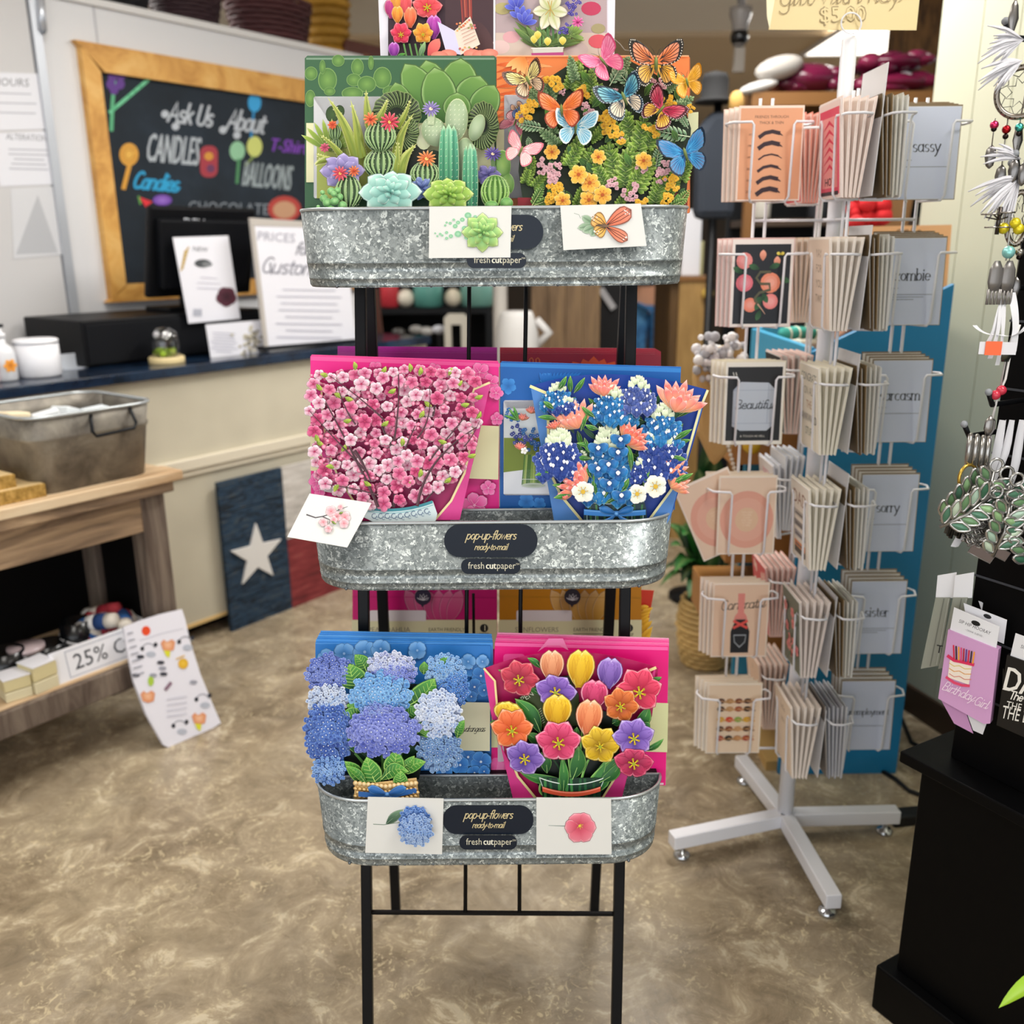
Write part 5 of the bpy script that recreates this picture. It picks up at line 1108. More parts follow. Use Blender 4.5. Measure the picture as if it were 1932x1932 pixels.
HY('ribbon', .040, lambda a: (a.ngon([(420, 1375), (600, 1392), (785, 1352), (785, 1385), (600, 1425), (420, 1408)], '#245a9c'), bow(a, 600, 1395, 105, '#2f6ab0', '#6fa4dc')), 'blue ribbon tied in a bow')
# --- tulips (lower right)
r6 = popup('tulip_popup_card', 'paper bouquet of bright tulips in a pink wrap in the lower tray', FL)
TU = lambda name, d, fn, label=None: part(FL, d, ZF, name, r6, fn, label)
TU('wrapper_back', .001, lambda a: a.slab([(42, 606)] + arcp((75, 592), (560, 400), (1140, 600), 14) + [(1100, 900), (940, 1300), (905, 1440), (232, 1440), (130, 900)], .0008, '#b5115a'), 'dark magenta back of the paper wrap')
TU('wrapper_front', .010, lambda a: (a.slab([(42, 606), (112, 685), (128, 880), (160, 1110), (255, 1290), (372, 1425), (372, 1440), (230, 1440), (150, 1100), (90, 900)], .0008, '#d63586'), a.stroke([(45, 606), (112, 682), (128, 870)], 13, '#f0dc9a'), a.stroke([(190, 1110), (255, 1280), (370, 1420)], 15, '#f0dc9a')), 'left flap of the pink wrap with cream edge')
TU('wrapper_front', .010, lambda a: (a.slab([(1125, 590), (1100, 640), (940, 1250), (885, 1265), (785, 1425), (785, 1440), (905, 1440), (945, 1270), (1110, 700)], .0008, '#d63586'), a.stroke([(1068, 622), (1120, 600)], 18, '#f0dc9a'), a.stroke([(885, 1262), (790, 1415)], 13, '#f0dc9a')), 'right flap of the pink wrap with cream edge')
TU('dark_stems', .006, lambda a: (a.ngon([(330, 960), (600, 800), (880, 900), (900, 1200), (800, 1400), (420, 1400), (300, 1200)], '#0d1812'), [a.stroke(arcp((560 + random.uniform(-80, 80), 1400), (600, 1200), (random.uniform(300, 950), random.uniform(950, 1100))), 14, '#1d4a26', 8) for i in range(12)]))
def tagcard(a):
    a.slab(arcp((240, 810), (400, 660), (575, 648), 8) + [(640, 770), (640, 960), (430, 990), (330, 900)], .0008, '#3c4a1e')
    a.text('OPEN', 305, 805, 34, '#d8dcc0', -33); a.text('INTO', 430, 722, 30, '#d8dcc0', -14)
    for i in range(7): a.stroke([(335 + i * 13, 905 - i * 2 + i * 9), (400 + i * 4, 855 + i * 14)], 6, '#aeb48c')
TU('printed_tag', .007, tagcard, 'dark olive printed tag')
TL = (('red-pink open tulip', 265, 668, 112, 105, '#d9475c', '#9a1c3c', '#f4a0a4', 12, 1), ('peach closed tulip', 470, 588, 78, 90, '#f2ab7c', '#c96a44', '#ffdcc0', 0, 0), ('yellow closed tulip', 650, 605, 90, 108, '#f3c827', '#cf9210', '#fbe88c', 4, 0), ('purple closed tulip', 832, 632, 84, 88, '#9a76cc', '#5a3a94', '#dcc8f4', 8, 0),
 ('pink open tulip', 1020, 742, 128, 132, '#ef4a6e', '#b81c40', '#ffc4cc', -5, 1), ('purple open tulip', 495, 748, 118, 92, '#9a70cc', '#5c3698', '#e4d4f8', 10, 1), ('magenta closed tulip', 736, 768, 92, 84, '#e0487c', '#a01848', '#ffb4cc', 6, 0), ('orange open tulip', 905, 835, 102, 100, '#e8803c', '#b04a1c', '#fcd0a0', 14, 1),
 ('yellow tulip behind the orange one', 200, 885, 110, 62, '#f0c62a', '#c08a12', '#fbe88c', 20, 0), ('yellow closed tulip', 503, 872, 95, 95, '#f2c522', '#c98a0e', '#fbe88c', 4, 0), ('peach closed tulip', 703, 912, 86, 104, '#f7a06a', '#d8623a', '#ffdcc0', 6, 0), ('orange open tulip', 220, 985, 118, 120, '#f5824a', '#d8521f', '#ffd4b0', 0, 1),
 ('pink open tulip', 512, 1062, 128, 118, '#ef5a88', '#b81e50', '#ffd0dc', 0, 1), ('yellow open tulip', 775, 1085, 112, 108, '#eec62a', '#a8800f', '#fbec9c', 8, 1), ('purple open tulip', 985, 1035, 118, 108, '#a07cd4', '#5c3a9c', '#e8dafa', -8, 1), ('violet half open tulip', 302, 1165, 112, 96, '#9674c8', '#4f3090', '#e0d0f6', 15, 1), ('magenta half open tulip', 985, 1195, 112, 78, '#cc3a66', '#8a1440', '#f08aa4', 5, 1))
for i, (bx, by, tx, ty, w_, b) in enumerate(((240, 690, 130, 615, 40, .1), (400, 600, 315, 540, 40, .1), (1080, 680, 1160, 655, 36, .1), (400, 770, 300, 700, 34, 0), (400, 1010, 230, 800, 90, .12), (240, 830, 140, 820, 30, 0), (420, 1080, 310, 1010, 70, 0), (1000, 980, 1075, 840, 80, .1), (850, 950, 900, 925, 60, 0), (130, 935, 82, 945, 24, 0), (250, 1100, 215, 1035, 40, 0), (1050, 1120, 1170, 1040, 36, .1), (440, 1260, 400, 1130, 70, .1), (530, 1300, 270, 1245, 60, -.1), (690, 1400, 800, 1170, 110, .15), (740, 1380, 980, 1130, 60, -.1), (600, 1300, 630, 1090, 100, .1), (600, 1060, 625, 970, 50, .1), (770, 1320, 900, 1170, 70, .15), (1040, 950, 1085, 985, 60, 0), (540, 1390, 530, 1160, 60, .05))):
    TU('leaf', .011 + .0006 * i, lambda a: leaf(a, bx, by, tx, ty, w_, '#17502a', '#4a9440', '#8fc462', '#a9d47c', b, 0, dome=.002))
for p0, p1, p2 in (((598, 1400), (590, 1280), (575, 1165)), ((640, 1400), (650, 1280), (700, 1180)), ((560, 1390), (550, 1270), (545, 1170)), ((640, 1250), (650, 1100), (660, 1000)), ((660, 1380), (760, 1200), (900, 1160)), ((420, 1400), (380, 1380), (400, 1330))):
    TU('stem', .020, lambda a: (a.stroke(arcp(p0, p1, p2), 17, '#6aa84a', 12), a.stroke([(x - 4, y) for x, y in arcp(p0, p1, p2)], 4, '#a9d47c')))
for i, (lb, x, y, rx_, ry_, c1, c2, e, ro, op) in enumerate(TL):
    TU('tulip', .014 + .0016 * i, lambda a: tulip(a, x, y, rx_ * 1.12, ry_ * 1.1, c1, c2, e, ro, bool(op)), lb)
def tvase(a):
    a.ngon([(390, 1290), (805, 1290), (780, 1330), (775, 1440), (415, 1440), (405, 1335)], '#143424')
    for x in (430, 470, 520, 560, 600, 640, 690, 740): a.stroke([(x, 1440), (x + random.uniform(-14, 14), 1300)], 16, random.choice(('#245a34', '#3f8444', '#1d4a2c')))
    a.stroke(arcp((392, 1290), (600, 1375), (803, 1290)), 6, '#e4ede4'); a.stroke([(392, 1290), (412, 1345)], 5, '#b4c8bc'); a.stroke([(803, 1290), (780, 1345)], 5, '#b4c8bc')
TU('glass_vase', .022, tvase)
TU('ribbon', .026, lambda a: (a.ngon(arcp((410, 1345), (600, 1412), (776, 1345), 10) + arcp((776, 1375), (600, 1440), (412, 1378), 10), '#d9573a'), a.stroke(arcp((412, 1352), (600, 1418), (774, 1352)), 6, '#f2937c')), 'orange ribbon band')

# ---------------------------------------------------------------- small note cards clipped to the tray fronts
def note(D, pts, tilt, label, fn, z=ZI, rz=0):
    cx = sum(p[0] for p in pts) / 4; cy = sum(p[1] for p in pts) / 4
    fr = Fr(P(cx, cy, D), tilt, rz); a = ZA(fr, 0, z); a.slab(pts, .0012, '#e6e5e1', '#cfcdc8'); fn(a)
    o = a.build('note_card', PRINT); o.matrix_world = fr.m; return tag(o, label, 'card', 'note cards on the tray fronts')
def n_suc(a):
    a.z = ZHEAD1
    for x, y, w_ in ((1200, 1510, 26), (1215, 1540, 22), (1160, 1540, 18), (1130, 1560, 16), (1110, 1585, 18), (1075, 1565, 12), (1050, 1560, 9), (1040, 1580, 9), (1130, 1640, 26), (1080, 1655, 16), (1050, 1630, 12), (1005, 1640, 10), (985, 1655, 8), (1020, 1650, 9), (1050, 1670, 12), (1175, 1600, 20), (1250, 1520, 14), (970, 1635, 7), (1100, 1540, 10), (1190, 1665, 18)): a.ell(x, y, w_, w_ * .9, '#7fbf95', '#b0deb8', n=12, ecol='#d0eccf')
    rosette(a, 1300, 1630, 145, '#8fc35e', '#bfe08a', '#e4f2b0', .95, dark='#4f9f6c')
note(1.4352, [(810, 390), (965, 389), (963, 486), (809, 487)], R(0), 'white note card with a green succulent sketch on the top tray', n_suc)
def n_mon(a):
    a.z = ZB
    a.stroke([(680, 1495), (715, 1505), (725, 1530)], 3, '#8a9a8a'); 
    for x, y, tx, ty in ((820, 1570, 735, 1515), (820, 1580, 705, 1600), (830, 1590, 740, 1625), (830, 1600, 800, 1655)): a.petal(x, y, tx, ty, 56, '#7fa07c', '#a9c0a4', '#d0dccb', '#5a7a5c')
    for x, y, tx, ty, w_, c in ((905, 1580, 810, 1520, 110, '#f2b04a'), (905, 1590, 830, 1640, 90, '#f4b648'), (905, 1580, 1080, 1470, 110, '#ee7a55'), (905, 1590, 1055, 1685, 84, '#ef8058')):
        a.petal(x, y, tx, ty, w_, c, mix(c, '#ffffff', .1), '#1c1512', None, 0, .7, .5)
        for k in (-.2, 0, .2):
            L = math.hypot(tx - x, ty - y); nx, ny = -(ty - y) / L, (tx - x) / L
            a.stroke([(x, y), (x + (tx - x) * .5 + nx * w_ * k, y + (ty - y) * .5 + ny * w_ * k), (x + (tx - x) * .9 + nx * w_ * k, y + (ty - y) * .9 + ny * w_ * k)], 4, '#2a1a14')
        for i in range(5): a.ell(x + (tx - x) * .86 + random.uniform(-22, 22), y + (ty - y) * .86 + random.uniform(-16, 16), 5, 5, '#f4efe6', n=6)
    a.petal(830, 1578, 935, 1585, 22, '#5a4a3a', '#8a6a50')
note(1.4346, [(1057, 388), (1209, 384), (1220, 464), (1063, 472)], R(0), 'white note card with an orange monarch butterfly sketch on the top tray', n_mon)
def n_che(a):
    a.z = ZC
    a.stroke([(150, 1445), (200, 1462), (240, 1455), (290, 1440), (340, 1415), (385, 1398)], 9, '#5a555c', 3); a.stroke([(240, 1455), (285, 1475), (280, 1495)], 7, '#5a555c', 3); a.stroke([(335, 1420), (330, 1400)], 4, '#5a555c')
    for x, y, r1 in ((290, 1425, 34), (325, 1455, 30), (370, 1460, 36), (365, 1495, 30), (245, 1488, 26), (275, 1525, 24), (345, 1400, 18), (305, 1475, 24)): rflower(a, x, y, r1, '#f2a0aa', '#f9cdd2', '#fde8ea', 5, random.uniform(0, 70), 1.1, '#d86a7c', .12)
    leaf(a, 290, 1480, 320, 1500, 14, '#6a7f3a', '#9aae5c'); leaf(a, 335, 1440, 360, 1430, 12, '#6a7f3a', '#9aae5c')
note(1.374, [(584, 931), (701, 949), (655, 1033), (542, 1013)], R(30), 'white note card with a pink cherry twig at the left end of the middle tray', n_che)
def n_hyd(a):
    a.z = ZE
    a.stroke([(515, 1582), (580, 1585), (680, 1570)], 5, '#8a9a8c'); leaf(a, 595, 1580, 700, 1490, 56, '#3f5f4c', '#6f8f70', '#a9bfa0', '#93ab90')
    hydr(a, 775, 1560, 100, 95, ('#6a98e0', '#5a88d8', '#86aeea'), '#b9d4f6', 70, .13, '#5a88d0'); hydr(a, 780, 1620, 110, 100, ('#8fb4ea', '#7fa8e6', '#a9c6f0'), '#dbe8fa', 80, .13, '#7a9fdc')
note(1.3075, [(694, 1504), (837, 1507), (834, 1612), (689, 1609)], R(0), 'white note card with a blue hydrangea sketch on the lower tray', n_hyd)
def n_tul(a):
    a.z = ZF
    a.stroke([(450, 1590), (585, 1595)], 3, '#9aa6a0', 9)
    for an in (-115, -55, 0, 55, 115, 180): a.petal(640, 1595, *pol(650, 1605, 98, an), 92, '#d94a66', '#f28a9c', '#fcc4cc', None, 0, .62, .5, .001)
    for an in (-60, -20, 30, 80, 140): a.stroke([(645, 1592), pol(645, 1592, 26, an)], 4, '#d9c23a')
    a.ell(645, 1592, 8, 8, '#f0d84a')
note(1.3075, [(1012, 1505), (1153, 1507), (1154, 1612), (1012, 1612)], R(0), 'white note card with a pink flower sketch on the lower tray', n_tul)
# ---------------------------------------------------------------- white wire card spinner
SX, SY = .685, 2.047
spin = empty('card_spinner', 'white wire spinner rack with six rows of card pockets on a four-legged base', 'card rack', Vector((SX, SY, 0)))
SM = Matrix.Translation(Vector((-SX, -SY, 0)))
DZ = .2535
q = M(SM); q.lathe([(.019, .03), (.019, .40), (.0205, .402), (.0205, .42), (.017, .43), (.017, 1.10), (.018, 1.102), (.018, 1.118), (.0155, 1.125), (.0155, 1.842), (.012, 1.848)], 20, (SX, SY, 0)); q.build('pole', WHITE, spin)
for (x, y) in ((.703, 1.728), (.382, 1.955), (.638, 2.318), (.975, 2.054)):
    q = M(SM); q.bar((SX, SY, .052), (x, y, .052), .036, .036, up=(0, 0, 1)); lg = q.build('base_leg', WHITE, spin, bev=.003)
    d = Vector((x - SX, y - SY, 0)).normalized() * .03
    q = M(SM); q.lathe([(.020, 0), (.021, .006), (.016, .012), (.006, .013), (.006, .036)], 16, (x - d.x, y - d.y, 0)); q.build('levelling_foot', mat('chrome', '#c9ccd0', .15, .9), lg)
ARMS = {'left': (.527, 2.050, 0), 'front': (.672, 1.945, 1), 'right': (.848, 2.060, 0), 'back': (.690, 2.170, 1)}
for x, y, sd in ARMS.values():
    for k in (-1, 1):
        dx, dy = (0, .0125 * k) if sd else (.0125 * k, 0)
        q = M(SM); q.tube([(x + dx, y + dy, .24), (x + dx, y + dy, 1.735)], .0033, 8); q.build('upright_wire', WHITE, spin)
for z in (1.497, .248):
    q = M(SM)
    for x, y, sd in ARMS.values():
        for k in (-1, 1):
            dx, dy = (0, .0125 * k) if sd else (.0125 * k, 0); q.tube([(x + dx, y + dy, z), (SX + dx, SY + dy, z)], .003, 8)
    q.tube([(SX + .022 * math.cos(t), SY + .022 * math.sin(t), z) for t in (i * PI / 8 for i in range(16))], .004, 8, closed=True); q.build('spoke_frame', WHITE, spin)
def pocket(x, y, yaw, z):
    q = M(SM @ frame((x, y, z), yaw))
    for s in (-1, 1):
        q.tube([(s * .018, .0, .052), (s * .083, -.012, .055), (s * .088, -.030, .056), (s * .080, -.058, .056), (s * .044, -.066, .056), (s * .040, -.066, .050), (s * .040, -.060, -.085), (s * .036, -.054, -.094), (s * .012, .0, -.094)], .0026, 6)
    q.build('card_pocket', WHITE, spin)
# (arm, x, y, yaw): a pocket column; yaw 0 faces the photographer, -90 deg faces left, +90 deg faces right
COLS = {'left': (.527, 2.046, 0.0), 'centre': (.690, 1.945, R(-90)), 'edge': (.702, 1.945, R(90)), 'right': (.848, 2.056, 0.0), 'rear': (.682, 2.170, R(-90))}
for x, y, yaw in COLS.values():
    for k in range(6): pocket(x, y, yaw, 1.627 - DZ * k)
CW, CH = .127, .178
def card(col, k, i, n, c, label, group=None, draw=None, env=None, w=CW, h=CH, dx=0, dz=0, roll=0, name='greeting_card', fan=9):
    """card i of n in row k of a pocket column (i = 0 is the front one)"""
    x, y, yaw = COLS[col]; z = 1.627 - DZ * k - .092
    t = i / max(1, n - 1)
    a = Art(None, 0)
    th = .0044 if col in ('centre', 'rear', 'edge') else .0024; sp = .030 if col in ('centre', 'rear') else .034
    a.box((-w / 2, 0, 0), (w / 2, th * .45, h), mix(c, '#fbf8f2', .6)); a.box((-w / 2 - .002, th * .5, -.001), (w / 2 + .002, th, h + .003), env or c)
    if draw: a.d = .0003; draw(a)
    o = a.build(name, PRINT)
    tilt = R(2 + fan * (1 - t)) * -1 + R(8)
    o.matrix_world = frame((x, y, z), yaw) @ Matrix.Translation((dx, -.052 + sp * t, dz)) @ Matrix.Rotation(-tilt, 4, 'X') @ Matrix.Rotation(roll, 4, 'Y')
    return tag(o, label, 'greeting card', group)
ROWN = ['top', 'second', 'third', 'fourth', 'fifth', 'bottom']
def c_brow(a):
    a.rect(-.062, .002, .062, .176, '#e0a27c')
    a.text('FRIENDS THROUGH', 0, .157, .0052, '#6b4a3a'); a.text('THICK & THIN', 0, .146, .0052, '#6b4a3a')
    for i, y in enumerate((.126, .105, .083, .061, .039, .017)):
        a.text(('1970', '1980', '1990', '2000', '2010', '2020')[i], -.040, y - .002, .004, '#6b4a3a')
        w_ = (.0075, .0085, .003, .0055, .0075, .009)[i]
        a.stroke([(-.022, y - .004), (-.012, y + .003), (.003, y + .006), (.016, y + .003)], w_, '#35222a'); a.stroke([(.014, y + .004), (.024, y - .002)], w_ * .8, '#35222a', .001)
def c_snake(a):
    a.rect(-.058, .006, .058, .168, '#23262c')
    for x, y, r1, c in ((-.038, .135, .017, '#e88a86'), (-.036, .090, .018, '#e2717f'), (.018, .090, .021, '#ee8f70'), (-.022, .045, .015, '#f08a70'), (.020, .052, .016, '#ee8a86')):
        for k in range(3): a.ell(x, y, r1 * (1 - .28 * k), r1 * (1 - .3 * k), mix(c, '#ffffff', .08 * k), n=14)
    for x, y in ((.0, .145), (.030, .132)): a.petal(x, y - .010, x, y + .012, .014, '#d98a70', '#f3ab92')
    for x, y, an in ((-.006, .118, 160), (.014, .120, 20), (-.04, .11, 150), (.036, .10, -20), (.0, .055, 240), (.002, .07, 300), (.0, .035, 250), (.008, .06, 200)): a.petal(x, y, x + .024 * math.cos(R(an)), y + .024 * math.sin(R(an)), .012, '#24482f', '#3f6a44')
    a.stroke([(.016, .112), (-.004, .112), (-.012, .100), (-.002, .088), (.016, .088), (.018, .076), (-.004, .070), (-.014, .058), (-.006, .046)], .0055, '#5c5a44')
    a.stroke([(-.006, .046), (.004, .034), (.010, .026)], .003, '#c9a088', .001)
    for s in (-1, 1): a.petal(.036, .147, .036 + s * .008, .151, .007, '#d9c23a', '#f0e070')
def c_beau(a):
    a.rect(-.059, .008, .059, .168, '#262729')
    a.ngon([(-.046, .04), (-.046, .118), (-.030, .136), (.030, .134), (.046, .118), (.046, .044), (.030, .030), (-.028, .030)], '#c3ccd8')
    for p in (((-.046, .118), (.046, .118)), ((-.046, .046), (.046, .046)), ((.030, .118), (.030, .134)), ((.030, .118), (.030, .046)), ((-.03, .136), (-.046, .118))): a.stroke(p, .0008, '#8f9db4')
    a.script('Beautiful', .001, .078, .0112, .0017, '#22242a', slant=.25, join=True, sx=1.05)
    a.text('& TOUGH AS HELL', 0, .016, .0045, '#d6d2c8')
    for x in (-.046, -.040): a.stroke([(x, .150), (x - .002, .156)], .002, '#d9d5cc')
def c_disc(a):
    a.rect(-.062, .002, .062, .176, '#e8cdb4'); a.ell(.0, .080, .060, .066, '#e2a590', n=36); a.ell(.0, .080, .046, .05, '#e6b09b', n=32); a.ell(.0, .08, .026, .028, '#e3bf9e', n=24)
    for i in range(6): a.text('YOU ARE'[i % 3:] or 'SO', 0, .095 - .006 * i, .004, '#efd8c0')
def c_congrats(a):
    a.rect(-.062, .002, .062, .176, '#e6c6ab')
    a.script('Congrats!', .004, .118, .0135, .0018, '#2b1e1e', 4, slant=.3, join=True, sx=1.0)
    a.ngon([(-.007, .155), (.009, .155), (.008, .100), (-.006, .100)], '#e58f84'); a.petal(.001, .085, .001, .112, .03, '#e58f84', '#e58f84', None, None, 0, .3, .6, base=.8)
    a.ngon([(-.020, .010), (.022, .010), (.023, .062), (.012, .092), (-.010, .092), (-.021, .062)], '#191a1e')
    a.ngon([(-.014, .055), (.016, .055), (.014, .036), (.001, .022), (-.012, .036)], '#9aa0a4'); a.ngon([(-.012, .052), (.014, .052), (.012, .037), (.001, .026), (-.010, .037)], '#202226')
    for x0, x1 in ((-.014, .016), (.016, -.014)): a.stroke([(x0, .088), (x1, .072)], .006, '#e2554c')
def c_brush(a):
    a.rect(-.062, .002, .062, .176, '#ead2b6')
    for i, y in enumerate((.135, .115, .088, .064, .040)):
        for j in range(4):
            x = -.032 + j * .021; c = [('#4a2a22', '#b98a5a', '#7a3a2a'), ('#3a2620', '#c99a6a', '#a8553a'), ('#d9a62a', '#d8402f', '#8fae4a'), ('#5a3a28', '#8a4a30', '#d0a070'), ('#a8402f', '#2a2626', '#c08a5a')][i][j % 3]
            a.ell(x, y, .0095, .0072, c, n=8); a.stroke([(x, y), (x + .018, y - .004)], .004, mix(c, '#e0b088', .5))
        a.stroke([(-.026, y - .003), (.048, y + .002)], .0013, '#c99a5a'); a.stroke([(.036, y + .006), (.05, y + .006)], .001, '#b98a5a')
def c_hot(a):
    a.rect(-.062, .002, .062, .176, '#f2d9d2'); a.rect(-.056, .008, .056, .165, '#e4536c'); a.rect(-.045, .02, .045, .15, '#f29a98')
    for i in range(6): a.ngon([(-.04, .045 + .016 * i), (0, .065 + .016 * i), (.04, .045 + .016 * i), (.0, .058 + .016 * i)], '#dc3f5c')
    a.text('HOT', 0, .024, .015, '#3a2a30', sx=1.2); a.rect(-.05, .006, .05, .013, '#4a3a40')
def c_line(c0, words_, ink='#a9937c'):
    def f(a):
        a.rect(-.062, .002, .062, .176, c0)
        for i, w_ in enumerate(words_): a.text(w_, 0, .142 - .030 * i, .016, ink, -2, 0, sx=.8)
    return f
def c_awk(a):
    a.rect(-.062, .002, .062, .176, '#f1ead8')
    for i, w_ in enumerate(('CONGRATS', 'ON ALL', 'THE', 'AWKWARD', 'STUFF')): a.text(w_, 0, .145 - .029 * i, .017, ['#5d6a5e', '#8a8a74', '#b58a6a', '#5a5f66', '#8f9a86'][i], sx=.75)
def c_dad(a):
    a.rect(-.062, .002, .062, .176, '#ece6da'); a.text('DAD', 0, .128, .03, '#8a5a44')
    for i in range(4): a.rect(-.038, .100 - .024 * i, .038, .114 - .024 * i, ['#b9b3a8', '#8f8b88', '#a4a2a6', '#d98a58'][i]); a.rect(-.03, .104 - .024 * i, .02, .108 - .024 * i, '#5a5658')
    a.rect(-.038, .014, .038, .028, '#4a4038')
def c_flor(a):
    a.rect(-.062, .002, .062, .176, '#6f7466')
    for i in range(12): x, y = random.uniform(-.05, .05), random.uniform(.02, .16); rflower(a, x, y, .014, '#e2757a', '#f09a94', None, 5, random.uniform(0, 70), dome=0)
    for i in range(10): x, y = random.uniform(-.05, .05), random.uniform(.02, .16); a.petal(x, y, x + random.uniform(-.02, .02), y + .02, .008, '#3f5a40', '#5f7a54')
def c_red(a):
    a.rect(-.062, .002, .062, .176, '#cf4a54')
    for i in range(14): x, y = random.uniform(-.05, .05), random.uniform(.01, .165); a.ell(x, y, .008, .013, '#f3c9bf', n=8)
def c_blackpink(a): a.rect(-.062, .002, .062, .176, '#24262b'); a.ell(0, .09, .03, .04, '#3f4148')
def c_word(word, full=True):
    def f(a):
        a.rect(-.0625, .001, .0625, .177, '#d3daee')
        xh = .0140 if len(word) < 9 else .0092
        a.script(word, -.001 if len(word) < 9 else .0, .092, xh, xh * .19, '#2a2d34', slant=0, serif=True, sx=.95)
        a.stroke([(-.046, .076), (-.030, .076)], .0012, '#6f747c')
        for j in range(3 if word in ('sister', 'zombie') else 1): a.stroke([(-.046, .063 - .005 * j), (.044 - .02 * j, .063 - .005 * j)], .0011, '#7b8088')
    return f
LFT = [('#eab695', c_brow, 'peach eyebrow chart greeting card at the front of the top left pocket', '#f0d6c6'), ('#e6cfc6', c_snake, 'black greeting card with pink roses and a snake on the wire rack', '#e2bdb6'), ('#e9e0cc', c_beau, 'black greeting card with a pale ice block and the word Beautiful', '#e8dfc8'),
       ('#ead0b8', c_disc, 'peach greeting card with a large pink disc in the fourth left pocket', '#efe0cc'), ('#e6c8ae', c_congrats, 'tan Congrats greeting card with a black champagne bottle', '#efdcc6'), ('#ead4ba', c_brush, 'tan greeting card with rows of small brushes in the bottom left pocket', '#eedfc8')]
for k, (c, dr, lb, ev) in enumerate(LFT):
    for i in range(4): card('left', k, i, 4, c if i == 0 else mix(ev, c, .3), lb if i == 0 else 'pale card edge close behind the front card in the %s left pocket' % ROWN[k], None if i == 0 else 'cards in the %s left pocket' % ROWN[k], dr if i == 0 else None, ev, dx=-.007 * i, fan=3)
card('left', 3, 0, 3, '#e9cdb4', 'slanting peach disc card sticking out left of the fourth left pocket', None, c_disc, '#efe2d2', dx=-.030, dz=.006, roll=R(-24), fan=2).location.y += .012
CEN = [('#efd9d4', c_hot, 'pink patterned card lettered HOT seen at a slant by the pole', '#f0c6ae'), ('#f0dcc8', c_line('#f0dac6', ('YAY', 'FOR', 'YOU', 'TWO')), 'cream card with faint line lettering below the HOT card', '#efd9bf'), ('#f2ecdc', c_awk, 'cream AWKWARD lettered card in the third pocket by the pole', '#f0e3b6'),
       ('#ece6da', c_dad, 'cream DAD lettered card with dark stripes by the pole', '#f0e2ba'), ('#7d8272', c_flor, 'grey-green card with pink flowers in the fifth pocket by the pole', '#d9b8a4'), ('#f0dcc6', c_line('#f0dcc6', ('hello', 'you')), 'plain cream card in the bottom pocket by the pole', '#f0d4b8')]
for k, (c, dr, lb, ev) in enumerate(CEN):
    for i in range(5): card('centre', k, i, 5, c if i == 0 else mix(ev, '#ffffff', .35), lb if i == 0 else 'fanned card edge behind the front card in the %s pocket by the pole' % ROWN[k], None if i == 0 else 'fanned cards in the %s pocket by the pole' % ROWN[k], dr if i == 0 else None, mix(ev, '#ffffff', .5), fan=11)
for k in range(6):
    ks = ['#6e5a3c', '#7a6344', '#8d7550', '#e6e2d4', '#efece2', '#f2f0ea'] if k != 5 else ['#8a8078', '#b9bac2', '#c6c8d0', '#cdced6', '#d4d4da', '#dcdce0']
    for i in range(6): card('edge', k, i, 6, ks[5 - i], 'card edge in the right-facing %s pocket beside the pole' % ROWN[k], 'right-facing cards in the %s pocket' % ROWN[k], None, mix(ks[5 - i], '#000000', .12), fan=5, dz=.004 * (i % 2))
    x, y, yaw = COLS['centre']; q = M(); q.box((-.064, 0, 0), (.064, .0015, (.235, .2, .205, .21, .19, .17)[k]), '#e9e8ea')
    o = q.build('blank_envelope', PRINT); o.matrix_world = frame((x + .006, y - .002, 1.627 - DZ * k - .09), yaw, R(2))
    tag(o, 'plain white envelope standing upright in the %s pockets by the pole' % ROWN[k], 'envelope')
for k, word in enumerate(('sassy', 'zombie', 'sarcasm', 'sorry', 'sister', 'funemployment')):
    for i in range(4): card('right', k, i, 4, '#d3daee' if i == 0 else '#dfe0e4', ('grey card with the word %s in the %s right pocket' % (word, ROWN[k])) if i == 0 else 'kraft envelope edge behind the grey %s card' % word, None if i == 0 else 'cards behind the grey %s card' % word, c_word(word) if i == 0 else None, '#8a765c', dz=.004 * i, dx=-.003 * i, fan=3)
REA = [('#e6b4a4', c_red, 'coral card at a slant in the top rear pocket', '#ec9a86'), ('#ead2be', c_line('#ead2be', ('with', 'love')), 'cream card at a slant in the second rear pocket', '#efd6c0'), ('#2c2e33', c_blackpink, 'black card at a slant in the third rear pocket', '#e9c9c0'),
       ('#e9e4ee', c_line('#efe9ea', ('PARTY',), '#e06a8a'), 'white party card at a slant in the fourth rear pocket', '#dfe2ec'), ('#d95a60', c_red, 'red spotted card at a slant in the fifth rear pocket', '#ecbcb0'), ('#e6c6b0', c_line('#e6c6b0', ('hi',)), 'pale pink card at a slant in the bottom rear pocket', '#e6c4b2')]
for k, (c, dr, lb, ev) in enumerate(REA):
    for i in range(6): card('rear', k, i, 6, c if i == 0 else ('#2c2e33' if k == 2 and i % 2 else mix(ev, '#ffffff', .1)), lb if i == 0 else 'fanned card edge in the %s rear pocket' % ROWN[k], None if i == 0 else 'fanned cards in the %s rear pocket' % ROWN[k], dr if i == 0 else None, ev, fan=13, dz=(.02 if k == 3 and i > 1 else 0))
